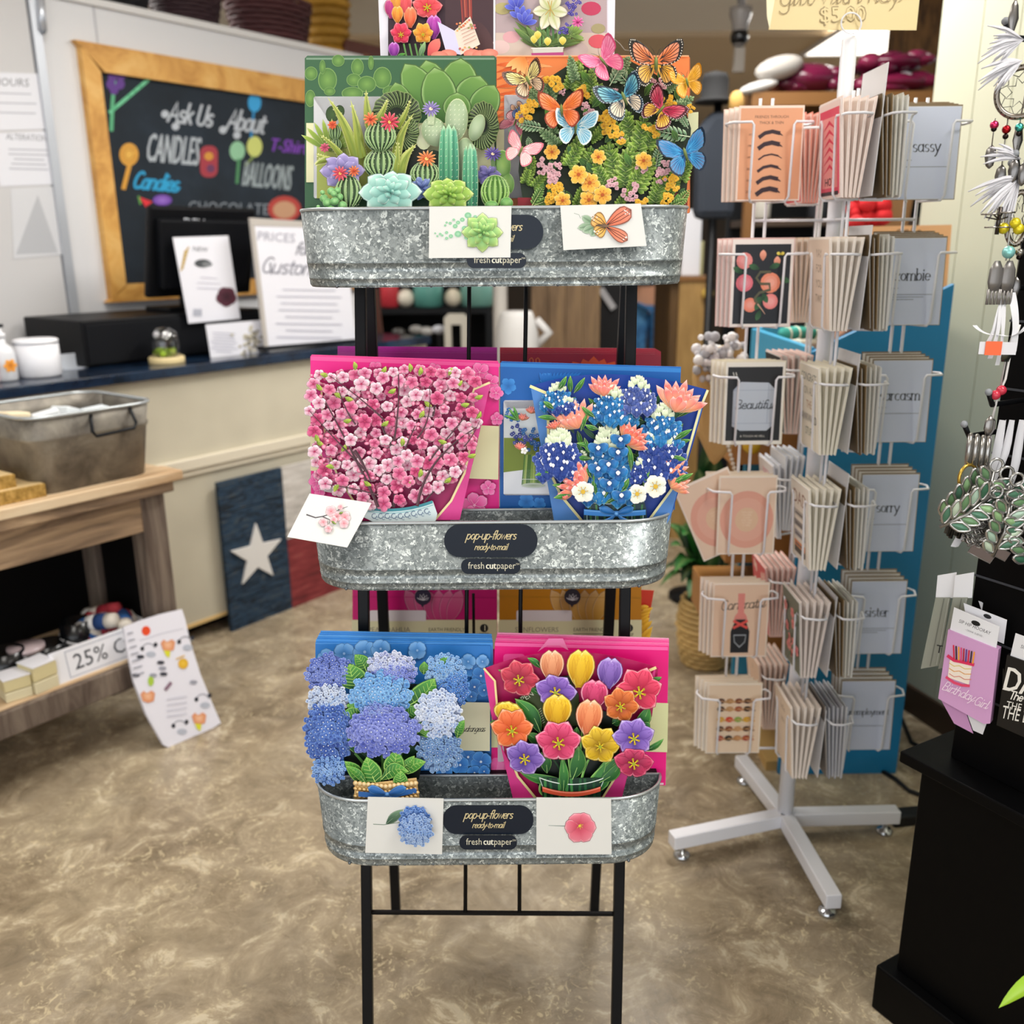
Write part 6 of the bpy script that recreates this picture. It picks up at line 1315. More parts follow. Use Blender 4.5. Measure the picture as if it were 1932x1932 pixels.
# price sign clipped on top of the pole
SF = Fr(P(1590, 20, 2.03), R(4)); sg = empty('price_sign', 'folded cream paper price sign clipped on top of the white card rack', 'sign', SF.m)
a = ZA(SF, 0, ZI); a.slab([(1474, -70), (1742, -70), (1729, 57), (1450, 56)], .001, '#e2cd98'); a.done('front_sheet', sg)
a = ZA(SF, .001, ZI); a.slab([(1444, -70), (1474, -70), (1452, 55), (1447, 30)], .0006, '#f2e8c2'); a.done('folded_edge', sg, 'paler folded side strip')
a = ZA(SF, .002, ZI)
for dx_, c in ((0, '#8d7850'),): a.text('$5.00', 1590, 42, 31, c, -2, 0, sx=.9)
a.d += .0003; a.text('$5.00', 1590, 42, 31, '#e2cd98', -2, 0, sx=.9); b_ = a
for i in range(len(b_.v) - len(glyphs('$5.00')[0]), len(b_.v)):
    p = b_.v[i]; cx_, cz_ = SF.l(1590, 28); b_.v[i] = Vector((cx_ + (p.x - cx_) * .965, p.y, cz_ + (p.z - cz_) * .88))
a.script('gift with key', 1585, 7, 24, 1.7, '#8d7850', -2, slant=.2, join=True); a.done('lettering', sg)
q = M(SF.i); q.tube([P(1606 + 19 * math.cos(t), 44 + 20 * math.sin(t), 2.018) for t in (i * PI / 12 for i in range(24))], .0016, 6, closed=True); q.build('ring_clip', WHITE, sg)
# ---------------------------------------------------------------- counter side (left)
def frm(m):
    f = Fr.__new__(Fr); f.m = m; f.i = m.inverted(); f.e = f.i @ EYE; f.rot = f.i.to_3x3(); return f
def LF(off, s=0., z=0., tilt=0., rz=0.): return frm(lobj(off, s, z, tilt, rz))
WOOD_RAW = nmat('rough_planks', ['#4c3c2f', '#7d6752', '#a3886b', '#c2a684'], (1, 1, 9), 2.2, 8, .75, bump=.4, dist=1.2, lo=.25, hi=.75)
WOOD_TOP = nmat('plank_top', ['#8a6c4e', '#b99a76', '#d8be9b', '#e4cfae'], (.7, 8, 8), 2.5, 8, .6, bump=.3, dist=1, lo=.25, hi=.75)
WOOD_GREY = nmat('weathered_post', ['#3b2f27', '#5f5147', '#7d6f62', '#8d7d6d'], (9, 9, .8), 2.2, 8, .8, bump=.4, dist=1, lo=.25, hi=.75)
PINE = nmat('pine_frame', ['#b9823c', '#d6a052', '#e2b368'], (1, 1, 1), 6, 4, .5, dist=1)
DARKWOOD = mat('black_stained_wood', '#080707', .7, 0, .15)
LABEL = mat('white_plastic', '#e9e9ee', .35)
# counter
ct = empty('sales_counter', 'cream panelled sales counter with a dark glossy navy top along the left wall', 'counter', LW.copy())
zt = LP(300, 696, -.03)[1]
q = M(); q.box((-2.6, -.03, zt - .035), (SE - .3, WO - .002, zt)); q.build('countertop', nmat('navy_laminate', ['#0b1420', '#142338', '#1b3048'], (1, 1, 1), 9, 5, .16, spec=.6), ct, bev=.004)
q = M(); q.box((-2.6, 0, .075), (SE - .3, .03, zt - .036)); q.build('front_panel', nmat('cream_panel', ['#bdb6a3', '#c9c2ae'], (1, 1, 1), 3, 2, .55), ct)
zr = LP(300, 882, 0)[1]
q = M(); q.box((-2.6, -.022, zr - .03), (SE - .3, 0, zr + .012)); q.box((-2.6, -.012, zr - .055), (SE - .3, 0, zr - .03)); q.build('rail', mat('rail_cream', '#d9d0bc', .45), ct, bev=.004)
q = M(); q.box((-2.6, -.006, .062), (SE - .3, .03, .075)); q.build('edge_strip', mat('tan_strip', '#d8b77c', .5), ct)
q = M(); q.box((-2.6, .10, 0), (SE - .3, .12, .075)); q.build('toe_kick', DARKWOOD, ct)
# chalkboard
bf = LF(WO - .001); s0, z1 = LP(142, 84, WO); z0 = LP(192, 566, WO)[1]; s1 = SE - .06
bd = empty('chalkboard', 'large pine framed black chalkboard with coloured chalk lettering on the wall behind the counter', 'chalkboard', lobj(WO - .001))
fw = .088
q = M(); q.box((s0 + fw * .6, -.012, z0 + fw * .6), (s1 - fw * .6, 0, z1 - fw * .6)); q.build('slate', nmat('chalk_slate', ['#0b141c', '#16222d', '#273442'], (1, 1, 1), 3, 5, .7, lo=.3, hi=.8), bd)
for nm_, pts in (('frame_rail', [(s0 - .02, z1 + .01), (s1 + .02, z1 + .01), (s1 - fw, z1 - fw), (s0 + fw, z1 - fw)]), ('frame_rail', [(s0 - .02, z0 - .01), (s1 + .02, z0 - .01), (s1 - fw, z0 + .06), (s0 + fw, z0 + .06)]),
                 ('frame_stile', [(s0, z0), (s0 + fw * .80, z0 + .06), (s0 + fw * .80, z1 - fw), (s0, z1)]), ('frame_stile', [(s1, z0), (s1 - fw, z0 + .06), (s1 - fw, z1 - fw), (s1, z1)])):
    q = M(); q.prism(pts, -.035, 0, axis='y'); q.build(nm_, PINE, bd)
ZW = (0, 0, 3.019); cf = bf
def chalk(name, fn): a = ZA(cf, .0135, ZW); fn(a); a.done(name, bd)
def ck1(a):
    a.script('Ask Us', 1080, 705, 66, 15, '#b9bfc6', 7, slant=.15, sx=.72); a.script('About', 1395, 745, 66, 15, '#b9bfc6', 7, slant=.15, sx=.68)
    for x, y in ((940, 650), (1000, 720), (1270, 740), (1350, 770)): a.ell(x, y, 22, 22, '#b9bfc6')
chalk('chalk_heading', ck1)
for w_ in (lambda a: [a.text('CANDLES', 975 + dx, 930, 160, '#aeb5bb', 5, .05, sx=.30) for dx in (0, 6)], lambda a: [a.text('BALLOONS', 1510 + dx, 1070, 140, '#9aa5a8', 6, .05, sx=.27) for dx in (0, 6)],
           lambda a: [a.text('T-Shirts', 1650 + dx, 870, 74, '#7d3fb0', 5, .15, sx=.7) for dx in (0, 5)], lambda a: a.script('Candies', 880, 1080, 55, 15, '#2c9ccb', 5, slant=.3, join=True, sx=.75), lambda a: a.text('CHOCOLATE', 1300, 1215, 62, '#8b929a', 2, 0, sx=.85)): chalk('chalk_word', w_)
def lav(a):
    a.stroke([(635, 740), (640, 600), (655, 400)], 22, '#56a87a')
    for i in range(14): t = i / 13; x, y = 650 + 200 * t, 620 - 170 * t; a.stroke([(x - 22, y + 18), (x + 30, y - 26)], 22, random.choice(('#58b080', '#6cc092')))
    for x, y in ((640, 440), (690, 430), (650, 510), (685, 480), (630, 480)): a.ell(x, y, 26, 30, '#5a2f84')
for w_ in (lambda a: (a.ell(735, 880, 55, 66, '#d3983a', '#e0b050'), a.stroke([(735, 950), (705, 1070)], 26, '#d3983a'), [a.stroke(arc(735, 880, r1, r1 * 1.1, 0, 330, 12), 5, '#b87c26') for r1 in (40, 24)]), lav,
           lambda a: (a.ell(1450, 585, 38, 54, '#3aa0d8'), a.stroke([(1445, 640), (1430, 780)], 14, '#2c86bc')), lambda a: (a.ell(1352, 860, 44, 56, '#8fc09a'), a.stroke([(1360, 910), (1350, 1040)], 18, '#4f8a5c')), lambda a: (a.ell(1450, 835, 44, 60, '#c9cf74'), a.stroke([(1445, 890), (1400, 940)], 10, '#8fa45c')),
           lambda a: (a.ngon(rr(1140, 830, 1240, 1010, 40), '#a33a44'), a.ell(1190, 890, 26, 24, '#d0933c'), a.ell(1200, 960, 24, 24, '#6a3a5c')), lambda a: (a.fan([(790, 1120), (870, 1150), (830, 1180)], '#d8303a'), a.stroke([(790, 1120), (800, 1160)], 12, '#5f9a4a')), lambda a: a.ell(925, 1140, 55, 32, '#6a3fa0', '#9a70c8'),
           lambda a: (a.ell(1620, 1190, 95, 75, '#b8443c'), a.ell(1620, 1195, 66, 50, '#c99a78')), lambda a: [a.ell(x, y, 26, 22, '#e39a2c') for x, y in ((1385, 1395), (1375, 1425), (1405, 1420), (1415, 1440))]): chalk('chalk_drawing', w_)
# papers on the side wall
pf = LF(WO - .021)
def paper(name, pts, label, fn, cat='paper', c='#dedee4'):
    a = ZA(pf, .001, ZW); a.slab(pts, .0008, c); fn(a); o = a.build(name, PRINT); o.matrix_world = pf.m; tag(o, label, cat)
def lines(a, x0, x1, y0, y1, n, w=7, c='#a9a9b2'):
    for i in range(n): y = y0 + (y1 - y0) * i / max(1, n - 1); k = random.uniform(.6, 1); a.stroke([((x0 + x1) / 2 - (x1 - x0) / 2 * k, y), ((x0 + x1) / 2 + (x1 - x0) / 2 * k, y + 6)], w, c)
paper('paper_notice', [(-120, 410), (255, 420), (290, 735), (-100, 745)], 'upper white printed notice taped to the wall left of the chalkboard', lambda a: (a.text('HOURS', 60, 490, 44, '#6f7076', 2), lines(a, -60, 230, 530, 640, 3)))
paper('paper_notice', [(-40, 760), (285, 745), (330, 1050), (0, 1062)], 'lower white printed notice taped to the wall left of the chalkboard', lambda a: (a.text('ALTERATIONS', 160, 800, 34, '#77787e', 3, sx=.8), lines(a, 40, 290, 850, 960, 5)))
paper('paper_bag', [(60, 1075), (345, 1060), (365, 1450), (80, 1475)], 'pale grey translucent bag pinned below the notices', lambda a: a.ngon([(215, 1110), (330, 1440), (90, 1450)], '#b5b6ba'), 'bag', '#cfcfd2')
q = M(); a_ = ZA(pf, .02, ZW)
for u, v in ((235, 20), (240, 90), (245, 160)): q.ball(a_.pt(u, v), (.012, .012, .022), '#9aa0aa')
q.tube([a_.pt(228, -40), a_.pt(236, 80), a_.pt(246, 175)], .014, 8, '#c3c7cf'); o = q.build('door_closer', vmat('metal_paint', .25, .5)); o.matrix_world = pf.m; tag(o, 'small silver metal bracket at the top of the wall joint left of the chalkboard', 'bracket')
# things on the counter -------------------------------------------------
def on(off, u, v): s, z = LP(u, v, off); return s, z
# cash drawer
s0_, _ = on(.20, 158, 650); s1_, _ = on(.20, 500, 640); h_ = LP(160, 605, .20)[1] - zt
cd = empty('cash_drawer', 'wide black cash drawer under the till screen on the counter', 'cash drawer', lobj(.20, s0_, zt))
q = M(); q.box((0, 0, .004), (s1_ - s0_, .40, h_)); q.build('body', mat('till_black', '#07080c', .5, 0, .2), cd, bev=.006)
q = M(); q.box((.012, -.004, .012), (s1_ - s0_ - .012, 0, h_ - .015)); q.build('drawer_front', mat('till_black_front', '#090b10', .55, 0, .2), cd, bev=.002)
# till screen (seen from behind)
mf = LF(.30); a_ = ZA(mf, 0, ZI)
ms0, mz1 = LP(255, 390, .30); ms1, _ = LP(456, 408, .30); mz0 = zt + h_
mo = empty('till_monitor', 'black till monitor seen from behind on the cash drawer', 'monitor', lobj(.30, ms0, mz0))
W_ = ms1 - ms0; H_ = mz1 - mz0
q = M(frame((0, .0, 0), 0, R(-14))); q.box((0, .0, .06), (W_, .03, H_ + .01)); q.build('screen', mat('till_black'), mo, bev=.008)
q = M(frame((0, .0, 0), 0, R(-14))); q.prism([(.04, .10), (W_ - .06, .10), (W_ - .02, H_ - .03), (.02, H_ - .03)], -.035, 0, axis='y'); q.build('back_housing', mat('till_black_front'), mo, bev=.006)
q = M(); q.box((W_ * .2, .0, 0), (W_ * .8, .16, .02)); q.box((W_ * .4, .03, .02), (W_ * .6, .07, H_ * .5)); q.build('stand', mat('till_black'), mo, bev=.004)
a = ZA(mf, .11, ZW); a.text('DELL', 1112, 1290, 44, '#c9ccd4', 4); o = a.build('maker_badge', PRINT, mo); o.matrix_local = Matrix.Translation(Vector((-ms0, 0, -mz0)))
# paper signs
def sheet_sign(name, pts, off, label, fn, tilt=0, frame_c=None, z=ZW):
    s_, z_ = LP(sum(p[0] for p in pts) / 4 / (z[2]), sum(p[1] for p in pts) / 4 / z[2], off)
    f = frm(lobj(off, s_, z_, tilt)); r = empty(name, label, 'sign', f.m)
    a = ZA(f, 0, z); a.slab(pts, .003, '#e4e4ec'); a.done('sheet', r)
    a = ZA(f, .001, z); fn(a); a.done('print', r)
    return f, r
def s_menu(a):
    a.text('NEW', 1140, 1432, 26, '#6a6c70', 5); a.ell(1155, 1500, 48, 24, '#4c4f52'); a.ell(1180, 1505, 30, 14, '#7a7d80')
    for i in range(6): a.stroke([(1075 - i * 6, 1410 + i * 22), (1050 - i * 4, 1440 + i * 20)], 9, '#b99a4c')
    rflower(a, 1290, 1690, 62, '#3f222c', '#5a2f3c', None, 5, 20, 1.2, '#2a161e'); lines(a, 1120, 1260, 1580, 1640, 3, 4, '#c0bfcc'); 
    a.ngon(rr(1100, 1760, 1150, 1800, 4), '#aeb0bc')
sheet_sign('counter_sign', [(985, 1352), (1300, 1342), (1370, 1815), (1075, 1842)], .17, 'white sheet with a dark flower print leaning on the back of the till screen', s_menu)
def s_small(a):
    lines(a, 1200, 1350, 1895, 2000, 7, 5, '#b3b3c2')
    for i in range(60): a.ell(1440 + random.gauss(0, 42), 1950 + random.gauss(0, 46), 9, 7, random.choice(('#a9a18c', '#8a8478', '#c3bca6', '#77736a')))
sheet_sign('counter_sign', [(1172, 1850), (1500, 1822), (1540, 2030), (1205, 2058)], .10, 'small white sign with a beige flower bunch beside the glass dome', s_small)
def s_price(a):
    a.text('PRICES', 1570, 1375, 50, '#9a9aa8', 4); a.script('for', 1720, 1450, 40, 8, '#70707c', 3); a.script('Custom', 1640, 1560, 52, 9, '#7d7d8a', 3, slant=.3); a.stroke([(1540, 1500), (1545, 1560)], 9, '#70707c')
    lines(a, 1560, 1960, 1650, 1920, 8, 6, '#b0b0be')
f_, r_s = sheet_sign('price_board', [(1432, 1250), (1960, 1285), (2028, 1935), (1520, 1980)], .06, 'tall white framed price sign standing on the counter beside the display stand', s_price)
a = ZA(f_, .002, ZW); a.slab([(1425, 1240), (1965, 1275), (1968, 1300), (1430, 1285)], .012, '#b9b3ac'); a.slab([(1425, 1240), (1445, 1240), (1530, 1980), (1512, 1985)], .012, '#b9b3ac'); a.done('frame_edge', r_s)
a = ZA(f_, .003, ZW); a.slab([(1500, 1975), (2035, 1930), (2040, 1950), (1505, 1998)], .05, '#121318'); a.done('foot_ledge', r_s)
# glass dome
gs, _ = on(.10, 316, 690)
gd = empty('glass_dome', 'small glass dome over green moss on a pale wooden base at the counter edge', 'glass dome', lobj(.10, gs, zt))
k_d = .062
q = M(); q.lathe([(k_d, 0), (k_d * 1.02, .004), (k_d * 1.02, .020), (k_d * .97, .024)], 24, col='#d8c493'); q.build('base', PAINT, gd)
q = M()
for i in range(26): t, rr_ = random.uniform(0, 2 * PI), .038 * math.sqrt(random.random()); q.ball((rr_ * math.cos(t), rr_ * math.sin(t), .034 + random.uniform(0, .012)), random.uniform(.010, .016), random.choice(('#7f9c22', '#96b52e', '#6a8a1c', '#b5c44a')), 8, 6)
q.build('moss', PAINT, gd)
q = M()
for i in range(10): t = i * .63; q.ball((.026 * math.cos(t), .026 * math.sin(t), .085 + .02 * math.sin(i * 2.1)), .013, ('#1b1a1c', '#e9e7ea', '#2c2a2a')[i % 3], 8, 6)
q.tube([(0, 0, .03), (.004, 0, .08)], .006, 6, '#3a2c22'); q.build('ornament', PAINT, gd)
q = M(); q.lathe([(.049, .024), (.050, .06), (.049, .085), (.042, .108), (.028, .124), (.0, .130)], 24); q.build('glass_bell', mat('clear_glass', '#ffffff', .02, 0, .5, trans=1.0), gd, solid=.0012)
# white canister and bottles
cs_, _ = on(.14, 75, 700)
wc = empty('white_canister', 'plain white round canister on the counter left of the cash drawer', 'canister', lobj(.14, cs_, zt))
cr = (LP(113, 670, .14)[0] - LP(35, 670, .14)[0]) / 2; chh = LP(75, 632, .14)[1] - zt - .01
q = M(); q.lathe([(cr * .92, 0), (cr, .008), (cr, chh * .86), (cr * .97, chh * .87)], 28); q.build('body', LABEL, wc)
q = M(); q.lathe([(cr * 1.01, chh * .87), (cr * 1.01, chh * .97), (cr * .9, chh)], 28); q.build('lid', LABEL, wc)
for i, (u, lb, c) in enumerate(((12, 'clear bottle with an orange flower label at the left end of the counter', '#d9dade'), (-22, 'pale bottle cut off by the left picture edge', '#d9c9cc'))):
    bs_, _ = on(.12, u, 705); b_ = empty('glass_bottle', lb, 'bottle', lobj(.12, bs_, zt))
    q = M(); q.lathe([(.030, 0), (.034, .006), (.034, .085), (.028, .105), (.012, .118), (.012, .135)], 20, col=c); q.build('body', GLOSSY, b_)
    q = M(); q.lathe([(.014, .135), (.014, .150), (.006, .152), (.006, .170)], 12, col='#e2e2e6'); q.box((-.022, -.008, .168), (.010, .008, .178), '#2a2a2e'); q.build('pump', GLOSSY, b_)
    a = Art(None, .0345); rflower(a, .0, .05, .022, '#d9822a', '#efa94a', None, 6, cen='#a8541c'); a.done('label', b_)
as_, _ = on(.22, 138, 675); q = M(); q.box((0, 0, 0), (.09, .05, .004), '#b9bec8'); q.box((0, .046, 0), (.09, .05, .05), '#c9ced6'); o = q.build('acrylic_stand', GLOSSY); o.matrix_world = lobj(.22, as_ - .04, zt); tag(o, 'small clear plastic card stand between the canister and the cash drawer', 'card stand')
# baskets on the wall ledge
LZ = ZT + .025
def basket_on(u, w_, d_, h_, c, label, handle=False, cat='basket', off=.16):
    s_, _ = LP(u, 40, WO + off); b_ = empty('wicker_basket', label, cat, lobj(WO + off, s_, LZ), 'baskets along the wall ledge')
    q = M()
    for i in range(9):
        t = i / 8; k = .82 + .18 * t
        q.tube([(w_ / 2 * k * math.cos(x) * (1 + .03 * math.sin(x * 12 + i * PI)), d_ / 2 * k * math.sin(x) * (1 + .03 * math.sin(x * 12 + i * PI)), h_ * t + .008) for x in (j * PI / 18 for j in range(36))], h_ / 15, 5, vary(c, .25), closed=True)
    q.lathe([(.40, .004), (.41, h_ * .5), (.48, h_ * .98)], 24, col=mix(c, '#000000', .45), sx=w_, sy=d_); q.build('woven_body', mat_w, b_)
    if handle: q = M(); q.tube([(w_ * .5 * math.cos(t), 0, h_ + w_ * .45 * math.sin(t)) for t in (i * PI / 12 for i in range(13))], .010, 8, vary(c, .1)); q.build('handle', mat_w, b_)
mat_w = vmat('wicker', .6)
basket_on(95, .20, .26, .11, '#4a3026', 'dark brown basket at the left end of the wall ledge')
basket_on(222, .26, .30, .11, '#17161a', 'black beaded basket near the left end of the wall ledge')
basket_on(352, .30, .30, .13, '#3a2429', 'dark basket with a tall handle on the wall ledge above the chalkboard', True)
basket_on(508, .42, .34, .17, '#4f2a2c', 'rounded reddish brown basket with a tall handle on the wall ledge', True)
basket_on(612, .22, .26, .36, '#b98a30', 'tall golden straw basket near the right end of the wall ledge', off=.30)
s_, _ = LP(655, 80, WO + .12); q = M(); q.box((-.13, -.02, 0), (.13, .26, .10), '#5a2a1c'); q.box((-.11, 0, .1), (.11, .24, .105), '#3a1a12'); q.box((-.02, -.025, .03), (.02, -.02, .05), '#7a4a2c'); o = q.build('wooden_box', PAINT); o.matrix_world = lobj(WO + .16, s_ + .15, LZ); tag(o, 'red-brown wooden box at the right end of the wall ledge', 'box')
# ---------------------------------------------------------------- rustic bench
BO = -.515
bs1, bz = LP(345, 886, BO); bz0 = LP(345, 900, BO)[1]
bench = empty('rustic_bench', 'rough plank bench with a lower shelf against the counter at the left', 'bench', LW.copy())
BD = BO + .44
for i in range(4):
    y0 = BO + .11 * i; q = M(); q.box((-2.2, y0, bz - .03), (bs1 - (.0, .012, .004, .01)[i], y0 + .106, bz)); q.build('top_plank', WOOD_TOP, bench, bev=.004)
q = M(); q.box((-2.2, BO + .01, bz - .062), (bs1 - .03, BO + .035, bz - .030)); q.build('under_rail', WOOD_RAW, bench, bev=.003)
za = LP(100, 1040, BO + .03)[1]
q = M(); q.box((-2.2, BO + .045, za - .02), (bs1 - .10, BO + .065, bz - .062)); q.build('apron', WOOD_RAW, bench, bev=.003)
for s_, y_ in ((bs1 - .085, BO + .04), (bs1 - .085, BD - .09), (-2.1, BO + .04), (-2.1, BD - .09)):
    q = M(); q.box((s_ - .04, y_, 0), (s_ + .038, y_ + .075, bz - .03)); q.build('leg', WOOD_GREY, bench, bev=.004)
zs = LP(120, 1300, BO)[1]; zsb = LP(120, 1350, BO)[1]
q = M(); q.box((-2.2, BO + .02, zs - .02), (bs1 - .11, BD, zs)); q.build('shelf', WOOD_TOP, bench, bev=.003)
q = M(); q.box((-2.2, BO, zsb), (bs1 - .10, BO + .022, zs - .004)); q.build('shelf_rail', WOOD_GREY, bench, bev=.004)
q = M(); q.box((-2.2, BD - .012, zs), (bs1 - .10, BD, bz - .03)); q.build('back_panel', DARKWOOD, bench)
q = M(); q.box((bs1 - .10, BO + .115, zs), (bs1 - .08, BD - .09, bz - .03)); q.build('end_panel', DARKWOOD, bench)
# galvanised tub
t0 = LP(78, 925, BO + .035)[0]; t1 = LP(289, 893, BO + .035)[0]; tz = bz; u0_ = LP(62, 790, BO - .0)[0]; u1_ = LP(306, 755, BO - .0)[0]; th_ = LP(200, 772, BO)[1] - bz
tub = empty('metal_tub', 'large rectangular galvanised tub with a dark wire handle on the bench', 'tub', LW @ Matrix.Translation(Vector(((t0 + t1) / 2, BO + .19, bz))))
def rrect3(hx, hy, r, z, n=6):
    pts = []
    for cx, cy, a in ((hx - r, hy - r, 0), (-hx + r, hy - r, 90), (-hx + r, -hy + r, 180), (hx - r, -hy + r, 270)):
        pts += [(cx + r * math.cos(R(a + 90 * i / n)), cy + r * math.sin(R(a + 90 * i / n)), z) for i in range(n + 1)]
    return pts
hx0, hx1 = (t1 - t0) / 2, (u1_ - u0_) / 2
q = M(); rows_ = []
for t, b in ((0, 0), (.68, 0), (.70, .003), (.73, .003), (.75, 0), (1, 0)):
    r_ = rrect3(hx0 + (hx1 - hx0) * t + b, .145 + .035 * t + b, .05 + .02 * t, th_ * t); rows_.append(r_ + [r_[0]])
q.sheet(rows_); q.add([p for p in rows_[0][:-1]], [tuple(range(len(rows_[0]) - 1))])
q.build('body', nmat('tub_galvanised', ['#57524a', '#78726a', '#8d877c', '#a39d92'], (1, 1, 1), 11, 8, .45, .35, lo=.3, hi=.72, dist=.5), tub, solid=.003)
q = M(); q.tube(rrect3(hx1 + .002, .182, .07, th_), .005, 8, closed=True); q.build('rim', RIM, tub)
q = M(); hy = -.182; hxs = LP(212, 790, BO)[0] - (t0 + t1) / 2
q.tube([(hxs - .055, hy + .004, th_ - .01), (hxs - .065, hy - .012, th_ - .055), (hxs - .058, hy - .016, th_ - .068), (hxs + .058, hy - .016, th_ - .064), (hxs + .068, hy - .012, th_ - .05), (hxs + .062, hy + .004, th_ - .004)], .005, 8); q.build('handle', mat('dark_wire', '#1b1d20', .4, .6), tub)
sb_, _ = LP(70, 768, BO + .14)
for i, (dx, dy, dz, ry, c, lb) in enumerate(((-.05, .0, -.028, 12, '#e9d9b8', 'cream soap bar lying on top inside the metal tub'), (.03, -.03, -.035, -20, '#e2e6ea', 'white wrapped bar in the metal tub beside the cream soap'), (.11, .02, -.04, 30, '#dfe4e8', 'white wrapped bar in the middle of the metal tub'), (.18, -.02, -.045, -8, '#d5dde2', 'white wrapped bar at the right of the metal tub'))):
    q = M(); q.box((-.035, -.028, 0), (.035, .028, .026), c); o = q.build('soap_bar', PAINT, None, bev=.005); o.matrix_world = tub.matrix_world @ Matrix.Translation(Vector((dx - .09, dy, th_ + dz))) @ Matrix.Rotation(R(ry), 4, 'Z') @ Matrix.Rotation(R(ry * .6), 4, 'Y'); tag(o, lb, 'soap')
q = M(); q.box((-hx0 * .9, -.12, th_ * .2), (hx0 * .97, .14, th_ * .74)); o = q.build('shredded_filling', nmat('tissue_fill', ['#9fb2bc', '#dfe6ea'], (1, 1, 1), 40, 4, .7, bump=.8), tub, bev=.03); o['kind'] = 'stuff'
# cork boxes
for i, (u, v, w_, h_, dz, lb) in enumerate(((42, 945, .25, None, 0, 'larger cork-sided box at the left of the bench, lower one of two'), (10, 915, .20, None, 1, 'smaller cork-sided box stacked on the larger cork box'))):
    s_, _ = LP(85 if i == 0 else 33, 920 if i == 0 else 890, BO + .04); H1 = .036
    q = M(); q.box((-w_, 0, 0), (0, .17, H1)); o = q.build('cork_box', nmat('cork', ['#8a6a2c', '#a88440', '#c09a54'], (1, 1, 1), 60, 4, .8, bump=.3), None, bev=.002); o.matrix_world = lobj(BO + .035 + .02 * i, s_, bz + H1 * i); tag(o, lb, 'box')
    q = M(); q.box((-w_ + .004, .004, H1), (-.004, .166, H1 + .0012), '#d9bd8c'); q.build('top_sheet', PAINT, o)
# lower shelf goods
def shelf_pt(u, v, off): return LP(u, v, off)[0]
sf = BO + .02
s_ = shelf_pt(105, 1290, sf + .015); e_ = shelf_pt(262, 1235, sf + .015); h_ = LP(110, 1232, sf + .015)[1] - zs
pm = lobj(sf + .015, s_, zs); pc = empty('percent_sign', 'long white sign reading 25% OFF at the front edge of the bench shelf', 'sign', pm)
q = M(frame((0, 0, 0), 0, R(10))); q.box((0, 0, 0), (e_ - s_, .006, h_)); q.build('board', LABEL, pc, bev=.001)
a = Art(None, .0005); 
for p in (((.045, .008), (e_ - s_ - .01, .008)), ((.045, h_ - .01), (e_ - s_ - .01, h_ - .01)), ((.045, .008), (.045, h_ - .01)), ((e_ - s_ - .01, .008), (e_ - s_ - .01, h_ - .01))): a.stroke(p, .0025, '#a9adba')
a.text('25% OFF', .062, h_ * .26, h_ * .48, '#3f4148', al='l', sx=.95)
o = a.build('lettering', PRINT, pc); o.matrix_local = frame((0, 0, 0), 0, R(10))
for i, (u, v, w_, hh, lb) in enumerate(((108, 1300, .07, .08, 'cream wrapped soap block with a white top next to the 25% sign'), (60, 1325, .07, .065, 'cream wrapped soap block with a white top, nearest the left picture edge'))):
    s_ = shelf_pt(u, v, sf + .03); o = empty('soap_block', lb, 'soap', lobj(sf + .01, s_, zs, 0, R(-8 if i else 6)))
    q = M(); q.box((-w_, 0, 0), (0, .075, hh * .45), '#ddd3b0'); q.box((-w_, 0, hh * .47), (0, .075, hh), '#d8cb9c'); q.build('wrapped_bars', PAINT, o, bev=.003)
    q = M(); q.box((-w_ - .001, -.001, hh), (.001, .076, hh + .002), '#e9e8ee'); q.build('top_label', PAINT, o)
s_ = shelf_pt(205, 1215, sf + .14); bw = empty('white_bowl', 'shallow white dish on the bench shelf holding bundles of red, white and blue fabric', 'bowl', lobj(sf + .15, s_, zs))
q = M(); q.lathe([(.06, 0), (.075, .004), (.12, .05), (.13, .062), (.125, .064), (.113, .05), (.07, .012), (0, .010)], 28); q.build('dish', LABEL, bw)
for i in range(11):
    t = i * 2.4; r1 = .02 + .008 * i; c3 = random.sample(('#8f1d2c', '#1f3f74', '#e2dfdc', '#2c5c9a', '#b53a44', '#d8d0c4'), 3)
    q = M(); q.lathe([(.004, -.05), (.022, -.048), (.024, -.02)], 10, col=c3[0]); q.lathe([(.024, -.02), (.026, .015)], 10, col=c3[1]); q.lathe([(.026, .015), (.022, .046), (.004, .05)], 10, col=c3[2])
    o = q.build('fabric_roll', vmat('cloth', .85)); o.matrix_world = lobj(sf + .15, s_, zs) @ Matrix.Translation(Vector((r1 * math.cos(t) * .8, r1 * math.sin(t) * .6, .052 + .017 * (i % 4)))) @ Matrix.Rotation(R(70), 4, 'Y') @ Matrix.Rotation(t, 4, 'X')
    tag(o, 'rolled red, white and blue fabric bundle in the white dish on the bench shelf', 'fabric roll', 'fabric rolls in the white dish')
